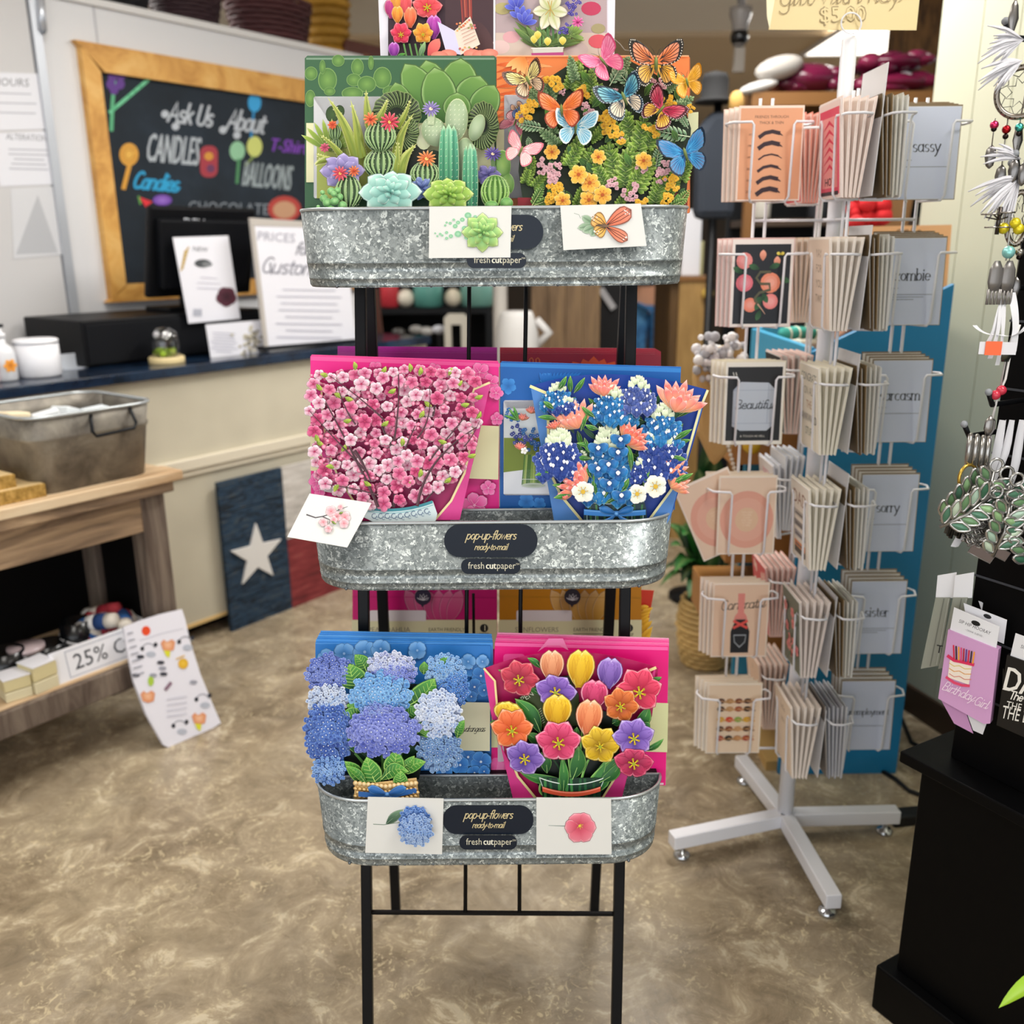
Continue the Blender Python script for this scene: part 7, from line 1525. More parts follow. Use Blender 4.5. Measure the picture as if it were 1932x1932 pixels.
for i, (u, v, r1, h1, c, lb) in enumerate(((150, 1215, .045, .11, '#0c0d10', 'tall black cup beside the white dish on the bench shelf'), (95, 1225, .05, .07, '#101216', 'low black cup behind the soap blocks'), (55, 1240, .05, .07, '#14161a', 'low black cup with a pale lid at the left of the bench shelf'), (15, 1245, .05, .09, '#0d0e11', 'black cup at the left picture edge on the bench shelf'))):
    s_ = shelf_pt(u, v, sf + .16); o = empty('black_cup', lb, 'cup', lobj(sf + .17, s_, zs))
    q = M(); q.lathe([(r1 * .8, 0), (r1, .01), (r1, h1), (r1 * .93, h1), (r1 * .9, .02), (0, .015)], 20, col=c); q.build('body', GLOSSY, o)
    if i == 2: q = M(); q.lathe([(r1 * 1.02, h1), (r1 * 1.02, h1 + .012), (0, h1 + .014)], 20, col='#c9b6b9'); q.build('lid', GLOSSY, o)
# bag printed with pandas and foxes leaning on the bench
pA, pB = PZ(318, 1410), PZ(417, 1367)
for_ = pB - pA
ax = for_.normalized(); 


bagm = Matrix.Translation(pA) @ Matrix.Rotation(math.atan2(ax.y, ax.x), 4, 'Z') @ Matrix.Rotation(-R(15), 4, 'X')
gf = frm(bagm); gb = empty('gift_bag', 'white paper bag printed with pandas and foxes leaning against the bench', 'bag', bagm); Z8 = (0, 1100, 4.6)
a = ZA(gf, .0, Z8); base_ = [(1075, 385), (1210, 330), (1400, 270), (1580, 228), (1612, 330), (1640, 470), (1740, 790), (1850, 1060), (1918, 1215), (1750, 1320), (1720, 1345), (1690, 1325), (1560, 1405), (1470, 1432), (1420, 1405), (1270, 1140), (1165, 860), (1110, 600)]
a.slab(base_, .012, '#e4e3ec'); a.done('body', gb)
a = ZA(gf, .0006, Z8)
a.ell(1268, 415, 38, 42, '#e2502c', n=18); a.stroke([(1215, 500), (1400, 440), (1590, 395)], 5, '#b9bac6')
for x, y in ((1290, 560), (1560, 1230), (1760, 1000), (1610, 500)):
    a.stroke(arc(x, y + 30, 60, 66, 200, 335, 9), 8, '#8f929c'); a.ell(x - 55, y + 10, 17, 20, '#2c2e36'); a.ell(x + 60, y - 25, 17, 20, '#2c2e36'); a.ell(x + 20, y + 60, 44, 26, '#b5bac6')
for x, y in ((1460, 540), (1730, 1175), (1285, 985)):
    a.fan([(x - 65, y - 20), (x - 40, y - 50), (x - 10, y - 28), (x + 30, y - 52), (x + 60, y - 30), (x + 50, y + 40), (x, y + 55), (x - 45, y + 40)], '#d98a5c', '#eec09c')
    if x != 1285: a.ngon([(x - 40, y + 45), (x + 20, y + 50), (x + 10, y + 110), (x - 20, y + 90)], '#d9d83a')
a.ell(1590, 700, 44, 46, '#d9a92a', '#e8c04a'); a.stroke([(1530, 660), (1600, 630)], 10, '#d9a92a'); a.ell(1310, 850, 26, 44, '#a9c84a'); a.stroke([(1440, 920), (1480, 870)], 30, '#8a6f80')
for x, y in ((1395, 690), (1410, 740), (1180, 800), (1220, 640), (1330, 800), (1680, 860), (1420, 790)): a.ell(x, y, 34, 16, random.choice(('#3a3c46', '#9a9ca8', '#b3b6c2')))
for i in range(4): a.stroke([(1450, 1010 + i * 50), (1620, 985 + i * 50)], 7, '#bcbcc8')
for i in range(7): a.stroke([(1110 + i * 10, 440 + i * 60), (1150 + i * 16, 430 + i * 58)], 12, '#9a9ca6')
a.done('print', gb)
# plank flag with a star
fs0, fzt = LP(405, 910, -.025); fs1 = LP(525, 882, -.025)[0]; fs2 = LP(655, 1000, -.025)[0] + .06
fl = empty('plank_flag', 'weathered plank flag with a white star, blue, white and red, leaning on the counter front', 'wooden flag', lobj(-.025))
PB = nmat('worn_blue_planks', ['#0c1014', '#16222e', '#1f3a52', '#39444c', '#7a6848'], (1, 1, 6), 11, 10, .8, bump=.5, dist=1.5, lo=.32, hi=.72)
n_ = 5
for i in range(1):
    q = M()
    for j in range(n_): q.box((fs0, -.018 - .002 * (j % 2), .0 + fzt * j / n_ + (.002 if j else 0)), (fs1, 0, fzt * (j + 1) / n_ - .001))
    q.build('blue_panel', PB, fl)
zm = fzt * .5
q = M(); q.box((fs1 + .002, -.018, zm), (fs2, 0, zm + fzt * .25 - .001)); q.box((fs1 + .002, -.019, zm + fzt * .25), (fs2, 0, fzt)); q.build('white_planks', nmat('worn_white_planks', ['#8f8a84', '#b9b4ae', '#cfcac4', '#d9d5d0'], (1, 1, 5), 8, 8, .8, bump=.4, lo=.28, hi=.75), fl)
q = M(); q.box((fs1 + .002, -.018, 0), (fs2, 0, zm * .5 - .001)); q.box((fs1 + .002, -.019, zm * .5), (fs2, 0, zm - .001)); q.build('red_planks', nmat('worn_red_planks', ['#4a1e1f', '#702729', '#863436', '#94504a'], (1, 1, 5), 8, 8, .8, bump=.4, lo=.28, hi=.75), fl)
sx_, sz_ = LP(483, 1046, -.045); sr = (LP(530, 1020, -.045)[0] - LP(436, 1040, -.045)[0]) / 2 * 1.06
q = M(); q.prism([(sx_ + (sr if i % 2 == 0 else sr * .40) * math.sin(i * PI / 5 + .06), sz_ + (sr if i % 2 == 0 else sr * .40) * math.cos(i * PI / 5 + .06)) for i in range(10)], -.030, -.019, axis='y'); q.build('star', mat('star_white', '#d9d7d4', .6), fl, bev=.001)
# ---------------------------------------------------------------- right and background
def boxthing(name, label, cat, m, a, b, col, material=None, bev=.003, group=None):
    q = M(); q.box(a, b, col); o = q.build(name, material or PAINT, None, bev); o.matrix_world = m; return tag(o, label, cat, group)
# teal display unit, its near side panel facing the photographer
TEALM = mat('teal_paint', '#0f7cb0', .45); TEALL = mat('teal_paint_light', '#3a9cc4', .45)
un = empty('teal_display_unit', 'tall teal display bin with a sloping top behind the card spinner', 'display unit', Vector((.75, 2.335, 0)))
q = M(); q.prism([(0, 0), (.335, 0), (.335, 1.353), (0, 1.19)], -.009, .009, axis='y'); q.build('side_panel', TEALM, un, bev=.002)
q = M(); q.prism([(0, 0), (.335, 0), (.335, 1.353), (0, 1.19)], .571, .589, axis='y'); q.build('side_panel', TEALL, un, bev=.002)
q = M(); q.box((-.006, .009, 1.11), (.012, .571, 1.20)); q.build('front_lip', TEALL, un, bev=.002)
q = M(); q.prism([(.012, 1.115), (.335, 1.27), (.335, 1.258), (.012, 1.103)], .009, .571, axis='y'); q.build('sloping_tray', mat('tray_brown', '#8a5a3a', .5), un)
q = M(); q.box((.317, .009, 0), (.335, .571, 1.34)); q.build('back_panel', TEALM, un)
q = M(); q.box((-.03, .012, .0), (.30, .568, .03)); q.build('base_board', mat('bare_pine', '#c9a566', .55), un)
for z in (.30, .58, .86): q = M(); q.box((-.012, .02, z), (.315, .56, z + .018)); q.build('shelf', mat('honey_wood', '#a8743a', .5), un)
k = 0
for z in (.318, .598, .878):
    for y in (.10, .335):
        d = M(); d.box((-.16, y, z), (.20, y + .20, z + .12)); dr_ = d.build('drawer', mat('honey_wood'), un, bev=.003)
        d = M(); x_ = -.115 + .05 * (k % 2); d.ball((x_, y - .03, z + .06 - .03 * (k % 2)), .024, ('#c9a227', '#d81b60')[k % 2], 12, 8); d.tube([(x_, y - .03, z + .06), (x_, y + .004, z + .06)], .008, 8, '#b08a2a'); d.build('knob', GLOSSY, dr_); k += 1
for i, (x, y, z, L, r1, c, an, lb) in enumerate(((.10, 2.72, 1.23, .16, .020, '#3f9f92', 25, 'teal rolled scarf lying at the left of the teal bin'), (.17, 2.66, 1.27, .18, .018, '#e6e2da', 18, 'white rolled scarf lying in the teal bin'), (.14, 2.78, 1.26, .17, .022, '#1f2224', 40, 'black rolled scarf at the back of the teal bin'),
    (.20, 2.60, 1.275, .18, .017, '#2f8f86', 20, 'dark teal rolled scarf nearest the side panel of the teal bin'), (.23, 2.70, 1.30, .16, .018, '#8a7a4a', 30, 'olive patterned roll in the teal bin'), (.08, 2.62, 1.205, .15, .018, '#b9b3a2', 12, 'beige patterned roll at the front lip of the teal bin'), (.26, 2.63, 1.305, .15, .018, '#b4532a', 35, 'rust coloured roll at the upper end of the teal bin'))):
    q = M(frame((.75 + x, y, z - .03), R(an))); q.tube([(-L / 2, 0, 0), (-L / 4, 0, .002), (L / 4, 0, 0), (L / 2, 0, .002)], r1, 12, c)
    for j in range(5): q.tube([(-L / 2 + L * (j + .5) / 5, r1 * 1.02 * math.cos(t), r1 * 1.02 * math.sin(t)) for t in (b * PI / 6 for b in range(12))], .003, 5, vary('#cfe0d8' if i % 2 else '#e9e4d0', .2), closed=True)
    tag(q.build('scarf_roll', vmat('cloth', .85)), lb, 'scarf roll', None)
# peach wooden sign above the bin
wf = Fr((1.0, 2.46, 1.30), R(8)); ws = empty('wooden_sign', 'thick peach wooden board with dark script leaning at the back of the teal bin', 'sign', wf.m)
a = ZA(wf, 0, ZI); a.slab([(1600, 428), (1796, 424), (1782, 600), (1586, 600)], .028, '#e6b07c', '#c08446'); a.done('board', ws)
a = ZA(wf, .0006, ZI); a.script('Hello', 1712, 448, 14, 1.8, '#5a3a22', 2, slant=.3, join=True); a.stroke([(1700, 470), (1745, 468)], 1.5, '#8a5f3c'); a.done('lettering', ws)
# red tassel bundle and brown tote beside the sign
q = M(); c0 = P(1640, 395, 2.95)
for i in range(26): q.ball(c0 + Vector((random.uniform(-.05, .05), random.uniform(-.03, .03), random.uniform(-.11, .08))), random.uniform(.018, .03), random.choice(('#c01a22', '#a81218', '#d42a30')), 8, 6)
q.tube([c0 + Vector((.0, .0, .08)), c0 + Vector((.01, 0, .30))], .006, 6, '#c01a22'); tag(q.build('red_yarn_garland', vmat('cloth')), 'bright red knotted yarn bundle hanging behind the card spinner', 'garland')
c0 = P(1672, 395, 3.02); q = M(Matrix.Translation(c0)); q.prism([(-.06, -.10), (.06, -.10), (.075, .06), (.02, .10), (-.07, .07)], -.03, .03, '#a07a52', 'y'); o = q.build('tote_bag', vmat('cloth'), None, bev=.008); tag(o, 'small brown bag beside the red yarn bundle', 'bag')
q = M(Matrix.Translation(c0)); q.tube([(-.03, 0, .09), (-.03, 0, .18), (0, 0, .22), (.03, 0, .18), (.03, 0, .09)], .006, 6, '#6b4a2c'); q.build('strap', vmat('cloth'), o)
q = M(); g0 = P(1656, 395, 2.99); q.lathe([(.14, 0), (.14, .015), (.012, .03), (.010, 1.80)], 14, (g0.x - .16, 3.06, 0)); q.tube([(g0.x - .16, 3.06, 1.79), (g0.x - .03, 2.97, c0.z + .21), (g0.x + .10, 3.03, c0.z + .21)], .007, 8); tag(q.build('hanging_stand', BLACK), 'thin black stand carrying the red yarn bundle and the small brown bag', 'stand')
# tan cloth bag with white lace
c0 = P(1352, 735, 2.25); lb_ = empty('lace_bag', 'hanging tan cloth bag topped with white lace left of the card spinner', 'bag', c0)
q = M(); q.prism([(-.06, .04), (-.03, .10), (.05, .11), (.075, .02), (.06, -.12), (.0, -.19), (-.045, -.10)], -.025, .025, '#c4a068', 'y'); q.build('cloth', vmat('cloth'), lb_, bev=.012)
q = M()
for i in range(150): q.ball((max(-.055, min(.055, random.gauss(.0, .034))), random.uniform(-.04, .0), .08 + max(-.05, min(.05, random.gauss(0, .028)))), random.uniform(.006, .013), random.choice(('#e9e8ea', '#f4f4f4', '#c9c9cf', '#b4b6bc')), 6, 5)
q.build('lace', vmat('cloth'), lb_)
q = M()
for i in range(22): q.ball((-.02 + .0035 * i, -.03, .02 - .011 * i), .0055, '#e4ddd0', 6, 5)
q.build('bead_string', GLOSSY, lb_)
# potted plant
pt = empty('potted_plant', 'leafy green plant in a woven straw pot on the floor behind the display stand', 'plant', Vector((.69, 3.07, 0)))
q = M()
for i in range(13):
    z = .012 + .019 * i; k_r = .078 + .016 * math.sin(PI * min(1, i / 12)) + (.006 if i > 6 else 0)
    q.tube([((k_r + .003 * math.sin(t * 14 + i * PI)) * math.cos(t), (k_r + .003 * math.sin(t * 14 + i * PI)) * math.sin(t), z) for t in (j * PI / 20 for j in range(40))], .0105, 5, vary('#c4a468', .15), closed=True)
q.lathe([(.0, .005), (.07, .005), (.08, .22)], 20, col='#8a6f42'); q.build('woven_pot', mat_w, pt)
q = M(); q.lathe([(.078, .225), (0, .23)], 20, col='#1d1712'); q.build('soil', PAINT, pt)
lvs = []
def plant_leaf(base, tip, w, c, sag=.06, n=8):
    b, t = Vector(base), Vector(tip); d = t - b; side = d.cross(Vector((0, 0, 1))).normalized() if d.cross(Vector((0, 0, 1))).length > .01 else Vector((1, 0, 0))
    rows_, cols_ = [], []
    for i in range(n + 1):
        x = i / n; p = b + d * x + Vector((0, 0, 1)) * (sag * math.sin(PI * x)); hw = w / 2 * (math.sin(PI * min(1, .06 + .94 * x)) ** .8 if x > .3 else .12 + 1.6 * x ** 1.5)
        rows_.append([p + side * (hw * k2) + Vector((0, 0, .25 * abs(k2) * hw)) for k2 in (-1, -.5, 0, .5, 1)]); cols_.append([mix(c, '#0a1a0c', .2 * abs(k2)) if k2 else mix(c, '#b9d08a', .3) for k2 in (-1, -.5, 0, .5, 1)])
    q = M(); q.sheet(rows_, cols=cols_); return q
for i in range(30):
    an = random.uniform(0, 2 * PI); r1 = random.uniform(.06, .20); h1 = random.uniform(.12, .58)
    plant_leaf((.02 * math.cos(an), .02 * math.sin(an), .23), (r1 * math.cos(an), r1 * math.sin(an), .25 + h1 - r1 * .9), random.uniform(.045, .085), random.choice(('#1f4a24', '#2a5f2c', '#173a1f', '#35703a')), .08).build('leaf', vmat('leaf_gloss', .35), pt)
for u, v in ((1338, 825), (1350, 860), (1318, 885), (1298, 960), (1288, 1010), (1285, 1100), (1310, 1150), (1272, 1080), (1360, 930)):
    tp = P(u, v, 3.0) - Vector((.69, 3.07, 0)); plant_leaf((.0, 0, .23), tuple(tp), .10, random.choice(('#1f5a26', '#2f7a34', '#174420')), .10).build('leaf', vmat('leaf_gloss'), pt)
# ---------------------------------------------------------------- black merchandise tower
TA = R(-60); TM_ = Matrix.Translation(Vector((.70, 1.49, 0))) @ Matrix.Rotation(TA, 4, 'Z')
tw = empty('merchandise_tower', 'black wooden pinwheel display tower on a plinth at the right', 'display stand', TM_)
BK = mat('tower_black', '#030304', .5, spec=.12)
for n_, a_, b2_, z0_, z1_, bv in (('plinth', 0, .5, 0, .10, .004), ('cabinet_body', .026, .474, .10, .545, .003), ('ledge', -.002, .502, .545, .567, .003), ('tower_body', .0575, .4425, .567, 2.05, .002)):
    q = M(); q.box((a_, a_, z0_), (b2_, b2_, z1_)); q.build(n_, BK, tw, bev=bv)
for z in [.70 + .105 * i for i in range(13)]:
    q = M(); q.box((.057, .0562, z), (.443, .0575, z + .0035)); q.build('slat_groove', mat('slat_edge', '#3c3f45', .35), tw)
TWi = TM_.inverted()
def hook(u, v, D, label, up=.02):
    l = TWi @ P(u, v, D); h = empty('display_hook', label, 'hook', TM_ @ Matrix.Translation(l), 'hooks on the black tower')
    e = Vector((max(l.x, .075), .06, l.z)) - l
    q = M(); q.tube([Vector((0, 0, up)), e * .12, e], .0042, 8); q.build('prong', BLACK, h)
    q = M(); q.ball((0, 0, up), .0055, '#8a8d92', 8, 6); q.build('tip', PAINT, h); return h
HK = [(1893, 70, 1.42, 'black hook high up under the first feather'), (1905, 335, 1.42, 'black hook beside the middle white feathers'), (1882, 545, 1.40, 'black hook holding the white ribbons'), (1862, 765, 1.38, 'black hook above the necklace with red beads'), (1816, 825, 1.38, 'black hook carrying the bracelet bundle'), (1912, 318, 1.40, 'upper of the two hooks close together')]
for h in HK: hook(*h)
def part_at(root, name, q, m): return q.build(name, m, root)
SIL = vmat('antique_silver', .25, .85)
# dreamcatchers
def dreamcatcher(u, v, D, rx_, rz_, label, beads):
    c = P(u, v, D); r = empty('dreamcatcher', label, 'dreamcatcher', Matrix.Translation(c) @ Matrix.Rotation(R(-25), 4, 'Z'))
    q = M(); q.tube([(rx_ * math.cos(t), 0, rz_ * math.sin(t)) for t in (i * PI / 18 for i in range(36))], .0042, 8, '#8f867c', closed=True)
    for i in range(30): t = i * PI / 15; q.tube([(rx_ * 1.06 * math.cos(t), -.004, rz_ * 1.06 * math.sin(t)), (rx_ * .94 * math.cos(t + .12), .004, rz_ * .94 * math.sin(t + .12))], .0012, 5, '#3a342e')
    q.build('hoop', SIL, r)
    q = M()
    for k1, k2 in ((.97, .64), (.64, .36)): q.tube([(rx_ * (k1, k2)[i % 2] * math.cos(i * PI / 8 + k2), 0, rz_ * (k1, k2)[i % 2] * math.sin(i * PI / 8 + k2)) for i in range(16)], .0008, 4, '#2c2824', closed=True)
    q.build('web', PAINT, r)
    for i, (dx, L, c1) in enumerate(beads):
        q = M(); q.tube([(dx, 0, -rz_), (dx, 0, -rz_ - L)], .0008, 4, '#8f8a84'); q.ball((dx, 0, -rz_ - L * .25), .006, c1, 8, 6); q.ball((dx, 0, -rz_ - L * .4), .004, '#2a2220', 8, 6)
        q.lathe([(.001, 0), (.006, -.006), (.0075, -.016), (.005, -.028), (.001, -.032)], 8, (dx, 0, -rz_ - L), '#7d7a78', sy=.4); q.build('charm_drop', SIL, r)
dreamcatcher(1926, 174, 1.40, .030, .032, 'beaded silver dreamcatcher keyring high on the black tower', ((-.028, .035, '#d83a6a'), (-.012, .062, '#b01c24'), (.004, .055, '#4fb8ae'), (.016, .06, '#d9a92a')))
dreamcatcher(1921, 412, 1.40, .014, .036, 'dark oval dreamcatcher charm turned sideways on the black tower', ((-.004, .04, '#e2d23a'), (.008, .045, '#9a958c')))
def feathers(u, v, D, label, n=5, s=1.0, an0=150, spread=70):
    c = P(u, v, D); q = M(Matrix.Translation(c)); 
    for i in range(n * 3):
        an = R(an0 + spread * (i + random.random()) / (n * 3)); L = s * random.uniform(.03, .066); d = Vector((math.cos(an), random.uniform(-.2, .1), math.sin(an))); sd = Vector((-d.z, 0, d.x)).normalized()
        rows_ = [[d * (L * t) + sd * (k2 * .0032 * s * math.sin(PI * min(1, t * .92 + .05))) + Vector((0, 0, -.25 * L * t * t)) for k2 in (-1, -.3, .3, 1)] for t in (j / 7 for j in range(8))]
        q.sheet(rows_, vary('#d9d8dc', .06)); q.tube([d * (L * t) + Vector((0, -.001, -.25 * L * t * t)) for t in (0, .5, 1)], .0008, 4, '#c9c7cc')
    tag(q.build('white_feathers', vmat('cloth')), label, 'feathers')
feathers(1930, 75, 1.40, 'uppermost spray of white feathers on the black tower', 4, 1.0); feathers(1928, 115, 1.40, 'white feathers just above the beaded dreamcatcher', 4, 1.0, 170, 60)
feathers(1925, 300, 1.40, 'thin white feathers below the beaded dreamcatcher', 3, .9, 135, 40); feathers(1925, 335, 1.40, 'full white feather bunch beside the middle hook', 6, 1.1, 175, 85)
def charm_set(u, v, D, label, kind):
    c = P(u, v, D); q = M(Matrix.Translation(c))
    if kind == 'butterfly':
        for sx2, sz2, r1 in ((-.016, .008, .013), (.006, .010, .012), (-.012, -.010, .010), (.004, -.010, .010)):
            q.lathe([(r1, -.001), (r1, .001)], 12, (sx2, 0, sz2), '#9a948e', sy=1); 
        q.tube([(-.004, 0, -.02), (-.003, 0, .018)], .003, 6, '#4f4844')
        for i in range(5): q.tube([(-.004, -.002, .0), (-.024 + .008 * i, -.002, .016 - .006 * abs(i - 2))], .001, 4, '#5a524c')
    elif kind == 'drop':
        q.lathe([(.001, .024), (.005, .016), (.0075, .0), (.004, -.014), (.001, -.018)], 10, (0, 0, 0), '#86827e', sy=.4); q.tube([(0, 0, .03), (.003, 0, .07), (0, 0, .10)], .0012, 5, '#b9b6b2')
    elif kind == 'hands':
        for dx in (-.012, .006):
            q.lathe([(.004, .02), (.010, .008), (.011, -.010), (.008, -.022)], 8, (dx, 0, -.02), '#7d7976', sy=.35)
            for f_ in range(4): q.tube([(dx - .008 + .0052 * f_, 0, -.04), (dx - .008 + .0052 * f_, 0, -.062)], .0022, 5, '#8a8683')
        q.ball((0, -.004, .012), .009, '#8fd0cc', 10, 7)
        for dx, dz in ((-.010, .045), (.006, .052), (.012, .044)): q.ball((dx, 0, dz), .008, '#e2cf2a', 8, 6)
        q.tube([(0, 0, .0), (0, 0, .06)], .0012, 5, '#b9b6b2')
    tag(q.build('silver_charm', SIL if kind != 'hands' else vmat('charm_mix', .3, .4)), label, 'charm')
charm_set(1889, 415, 1.39, 'silver butterfly charm beside the dark oval dreamcatcher', 'butterfly'); charm_set(1912, 35, 1.40, 'small silver drop charm at the very top of the black tower', 'drop'); charm_set(1898, 492, 1.39, 'silver hand charms with yellow and turquoise beads', 'hands'); charm_set(1920, 265, 1.40, 'small dark metal tag charm under the beaded dreamcatcher', 'drop')
# ribbons with the orange price tag
c = P(1893, 565, 1.39); rb = empty('ribbon_bundle', 'white ribbon bow with an orange price tag hanging on the black tower', 'ribbon', c)
q = M()
for p0, p1, p2, w_ in (((0, 0, 0), (-.010, -.01, -.05), (-.024, -.01, -.072), .009), ((0, 0, 0), (-.004, -.01, -.04), (-.012, -.01, -.085), .008), ((-.002, -.01, -.05), (-.028, -.012, -.052), (-.042, -.012, -.036), .007), ((-.002, -.01, -.05), (.02, -.012, -.058), (.036, -.01, -.038), .008), ((.012, 0, .01), (.022, -.01, -.03), (.02, -.01, -.075), .012), ((.002, 0, 0), (.004, -.01, -.05), (.0, -.01, -.095), .007)):
    pts = arc3 = [Vector(p0) * (1 - t) ** 2 + Vector(p1) * 2 * t * (1 - t) + Vector(p2) * t * t for t in (i / 8 for i in range(9))]
    q.sheet([[p - Vector((w_ / 2, 0, 0)) + Vector((0, .002 * math.sin(i), 0)), p + Vector((w_ / 2, .003, 0))] for i, p in enumerate(pts)], vary('#e2e1e4', .05))
q.build('ribbon', vmat('cloth'), rb)
q = M(frame((-.016, -.014, -.068), R(-15))); q.box((-.016, -.001, -.010), (.034, .001, .008), '#dcdbe0'); q.box((-.008, -.0025, -.011), (.014, -.001, .009), '#f0693a'); q.build('price_tag', PAINT, rb)
c = P(1898, 690, 1.385); nk = empty('beaded_necklace', 'white cord necklace with two red beads on the black tower', 'necklace', c)
q = M(); q.tube([(.012, 0, .06), (.004, 0, .02), (.002, 0, -.02), (-.006, 0, -.045), (-.010, 0, -.085)], .0018, 6, '#dcd9d6'); q.tube([(.006, 0, .06), (-.001, 0, .02), (-.004, 0, -.03)], .0014, 6, '#b9b5b2'); q.build('cord', PAINT, nk)
for dx, dz in ((-.004, -.036), (-.012, -.043)): q = M(); q.ball((dx, -.004, dz), .0075, '#c8354a', 10, 7); q.build('red_bead', GLOSSY, nk)
q = M(); q.lathe([(.002, 0), (.008, -.008), (.009, -.02), (.003, -.034)], 10, (-.012, 0, -.075), '#8f8a86', sy=.4); q.lathe([(.002, 0), (.010, -.010), (.006, -.024)], 10, (-.002, 0, .03), '#5a5f58', sy=.4); q.build('pendant', SIL, nk)
# long ribbons and the leaf bunch
c = P(1893, 790, 1.39); lr = empty('hanging_ribbons', 'long sheer white ribbons hanging from a hook over the leaf keyrings', 'ribbon', c)
for dx, w_, L in ((-.004, .012, .20), (.010, .010, .17), (.026, .012, .22)):
    q = M(); q.sheet([[Vector((dx - w_ / 2 - .05 * t * t * (1 if dx < .02 else .6), -.008 + .003 * math.sin(i), -L * t)), Vector((dx - .05 * t * t * (1 if dx < .02 else .6), -.014, -L * t)), Vector((dx + w_ / 2 - .05 * t * t * (1 if dx < .02 else .6), -.008 + .003 * math.cos(i), -L * t))] for i, t in enumerate(j / 10 for j in range(11))], '#d6d5d9'); q.build('ribbon_strip', vmat('cloth'), lr)
GEM = vmat('glass_gem', .08, .1)
def leaf_ring(u, v, D, an, label, n=9, L=.085):
    c = P(u, v, D); r = empty('leaf_keyring', label, 'keyring', Matrix.Translation(c) @ Matrix.Rotation(R(an), 4, 'Y'), 'green leaf keyrings on the black tower')
    q = M(); q.tube([(0, 0, 0), (.004, -.004, -L * .5), (0, 0, -L)], .0028, 6, '#9a9894'); q.tube([(.010 * math.cos(t), 0, .010 + .010 * math.sin(t)) for t in (i * PI / 6 for i in range(12))], .0022, 6, '#b3b1ad', closed=True); q.build('stem', SIL, r)
    for i in range(n):
        z = -L * (.12 + .84 * i / n); sg = 1 if i % 2 else -1; a2 = R(90 - sg * 52)
        ctr = Vector((sg * .0145, -.006, z + .005)); d = Vector((math.cos(a2), -.25, math.sin(a2))).normalized(); sd = Vector((-d.z, 0, d.x)).normalized()
        q = M(); pts = []
        for k2 in range(13):
            t = 2 * PI * k2 / 12; pts.append(ctr + d * (.015 * math.cos(t)) + sd * (.0070 * math.sin(t) * (1 - .35 * abs(math.cos(t)))))
        q.tube(pts[:-1], .0021, 6, '#b9b7b4', closed=True); lf = q.build('leaf_setting', SIL, r)
        q = M(); q.add([ctr + Vector((0, -.004, 0))] + [ctr + (p - ctr) * .86 for p in pts[:-1]], [(0, 1 + k2, 1 + (k2 + 1) % 12) for k2 in range(12)], random.choice(('#6a8f66', '#93b884', '#4f7a62', '#a9c4b0', '#c3d4bc', '#3c6a52')), True); q.build('gem', GEM, lf)
for u, v, D, an, lb in ((1852, 905, 1.36, 40, 'leftmost green leaf keyring of the bunch, beside the gold ring'), (1875, 890, 1.35, 15, 'green leaf keyring at the top of the bunch under the silver hoops'), (1900, 905, 1.345, -10, 'green leaf keyring in the middle of the bunch under the sheer ribbon'), (1868, 935, 1.335, 55, 'green leaf keyring low on the left of the bunch'), (1905, 950, 1.33, 10, 'green leaf keyring in the centre front of the bunch'), (1925, 915, 1.335, -35, 'green leaf keyring at the upper right of the bunch'), (1922, 970, 1.33, -20, 'green leaf keyring at the lower right of the bunch')):
    leaf_ring(u, v, D, an, lb)
for i, (u, v, lb) in enumerate(((1828, 848, 'silver hoop bracelet hanging foremost on the bracelet hook'), (1840, 850, 'silver hoop bracelet second from the tip of the bracelet hook'), (1852, 852, 'silver hoop bracelet third from the tip of the bracelet hook'), (1863, 853, 'silver hoop bracelet nearest the tower on the bracelet hook'))):
    c = P(u, v, 1.375); q = M(frame(c, R(62))); q.tube([(.014 * math.cos(t), 0, .022 * math.sin(t)) for t in (j * PI / 12 for j in range(24))], .0042, 8, '#a9a6a2', closed=True); tag(q.build('hoop_bracelet', SIL), lb, 'bracelet', 'hoops on the bracelet hook')
c = P(1826, 900, 1.365); q = M(frame(c, R(20))); q.tube([(.017 * math.cos(t), 0, .019 * math.sin(t)) for t in (j * PI / 14 for j in range(28))], .0026, 8, '#c9a54a', closed=True); tag(q.build('gold_ring', vmat('gold_metal', .25, .8)), 'thin gold ring hanging left of the leaf keyrings', 'ring')
c = P(1812, 965, 1.37); q = M(Matrix.Translation(c)); 
for i in range(7): q.tube([(.012, 0, .045), (.004 * (i - 3), -.004 * (i % 2), 0), (.004 * (i - 3) - .006, 0, -.035 - .004 * (i % 3))], .0034, 6, '#141313' if i % 3 else '#3a3835')
tag(q.build('black_tassel', GLOSSY), 'black cord tassel hanging left of the leaf keyrings', 'tassel')
c = P(1862, 1000, 1.35); q = M(Matrix.Translation(c)); 
for i in range(110): t = random.uniform(0, 2 * PI); cx_, cz_, cy_ = .03 * random.uniform(-1, 1), .022 * random.uniform(-1, 1), random.uniform(-.01, .01); q.tube([(cx_ + .005 * math.cos(b + t), cy_ + .003 * math.sin(b + 2 * t), cz_ + .004 * math.sin(b)) for b in (j * PI / 5 for j in range(10))], .0012, 5, random.choice(('#a9a7a4', '#c9c7c4', '#7d7a78')), closed=True)
o = tag(q.build('silver_chain_heap', SIL), 'tangled silver chains below the leaf keyrings', 'chain', kind='stuff')
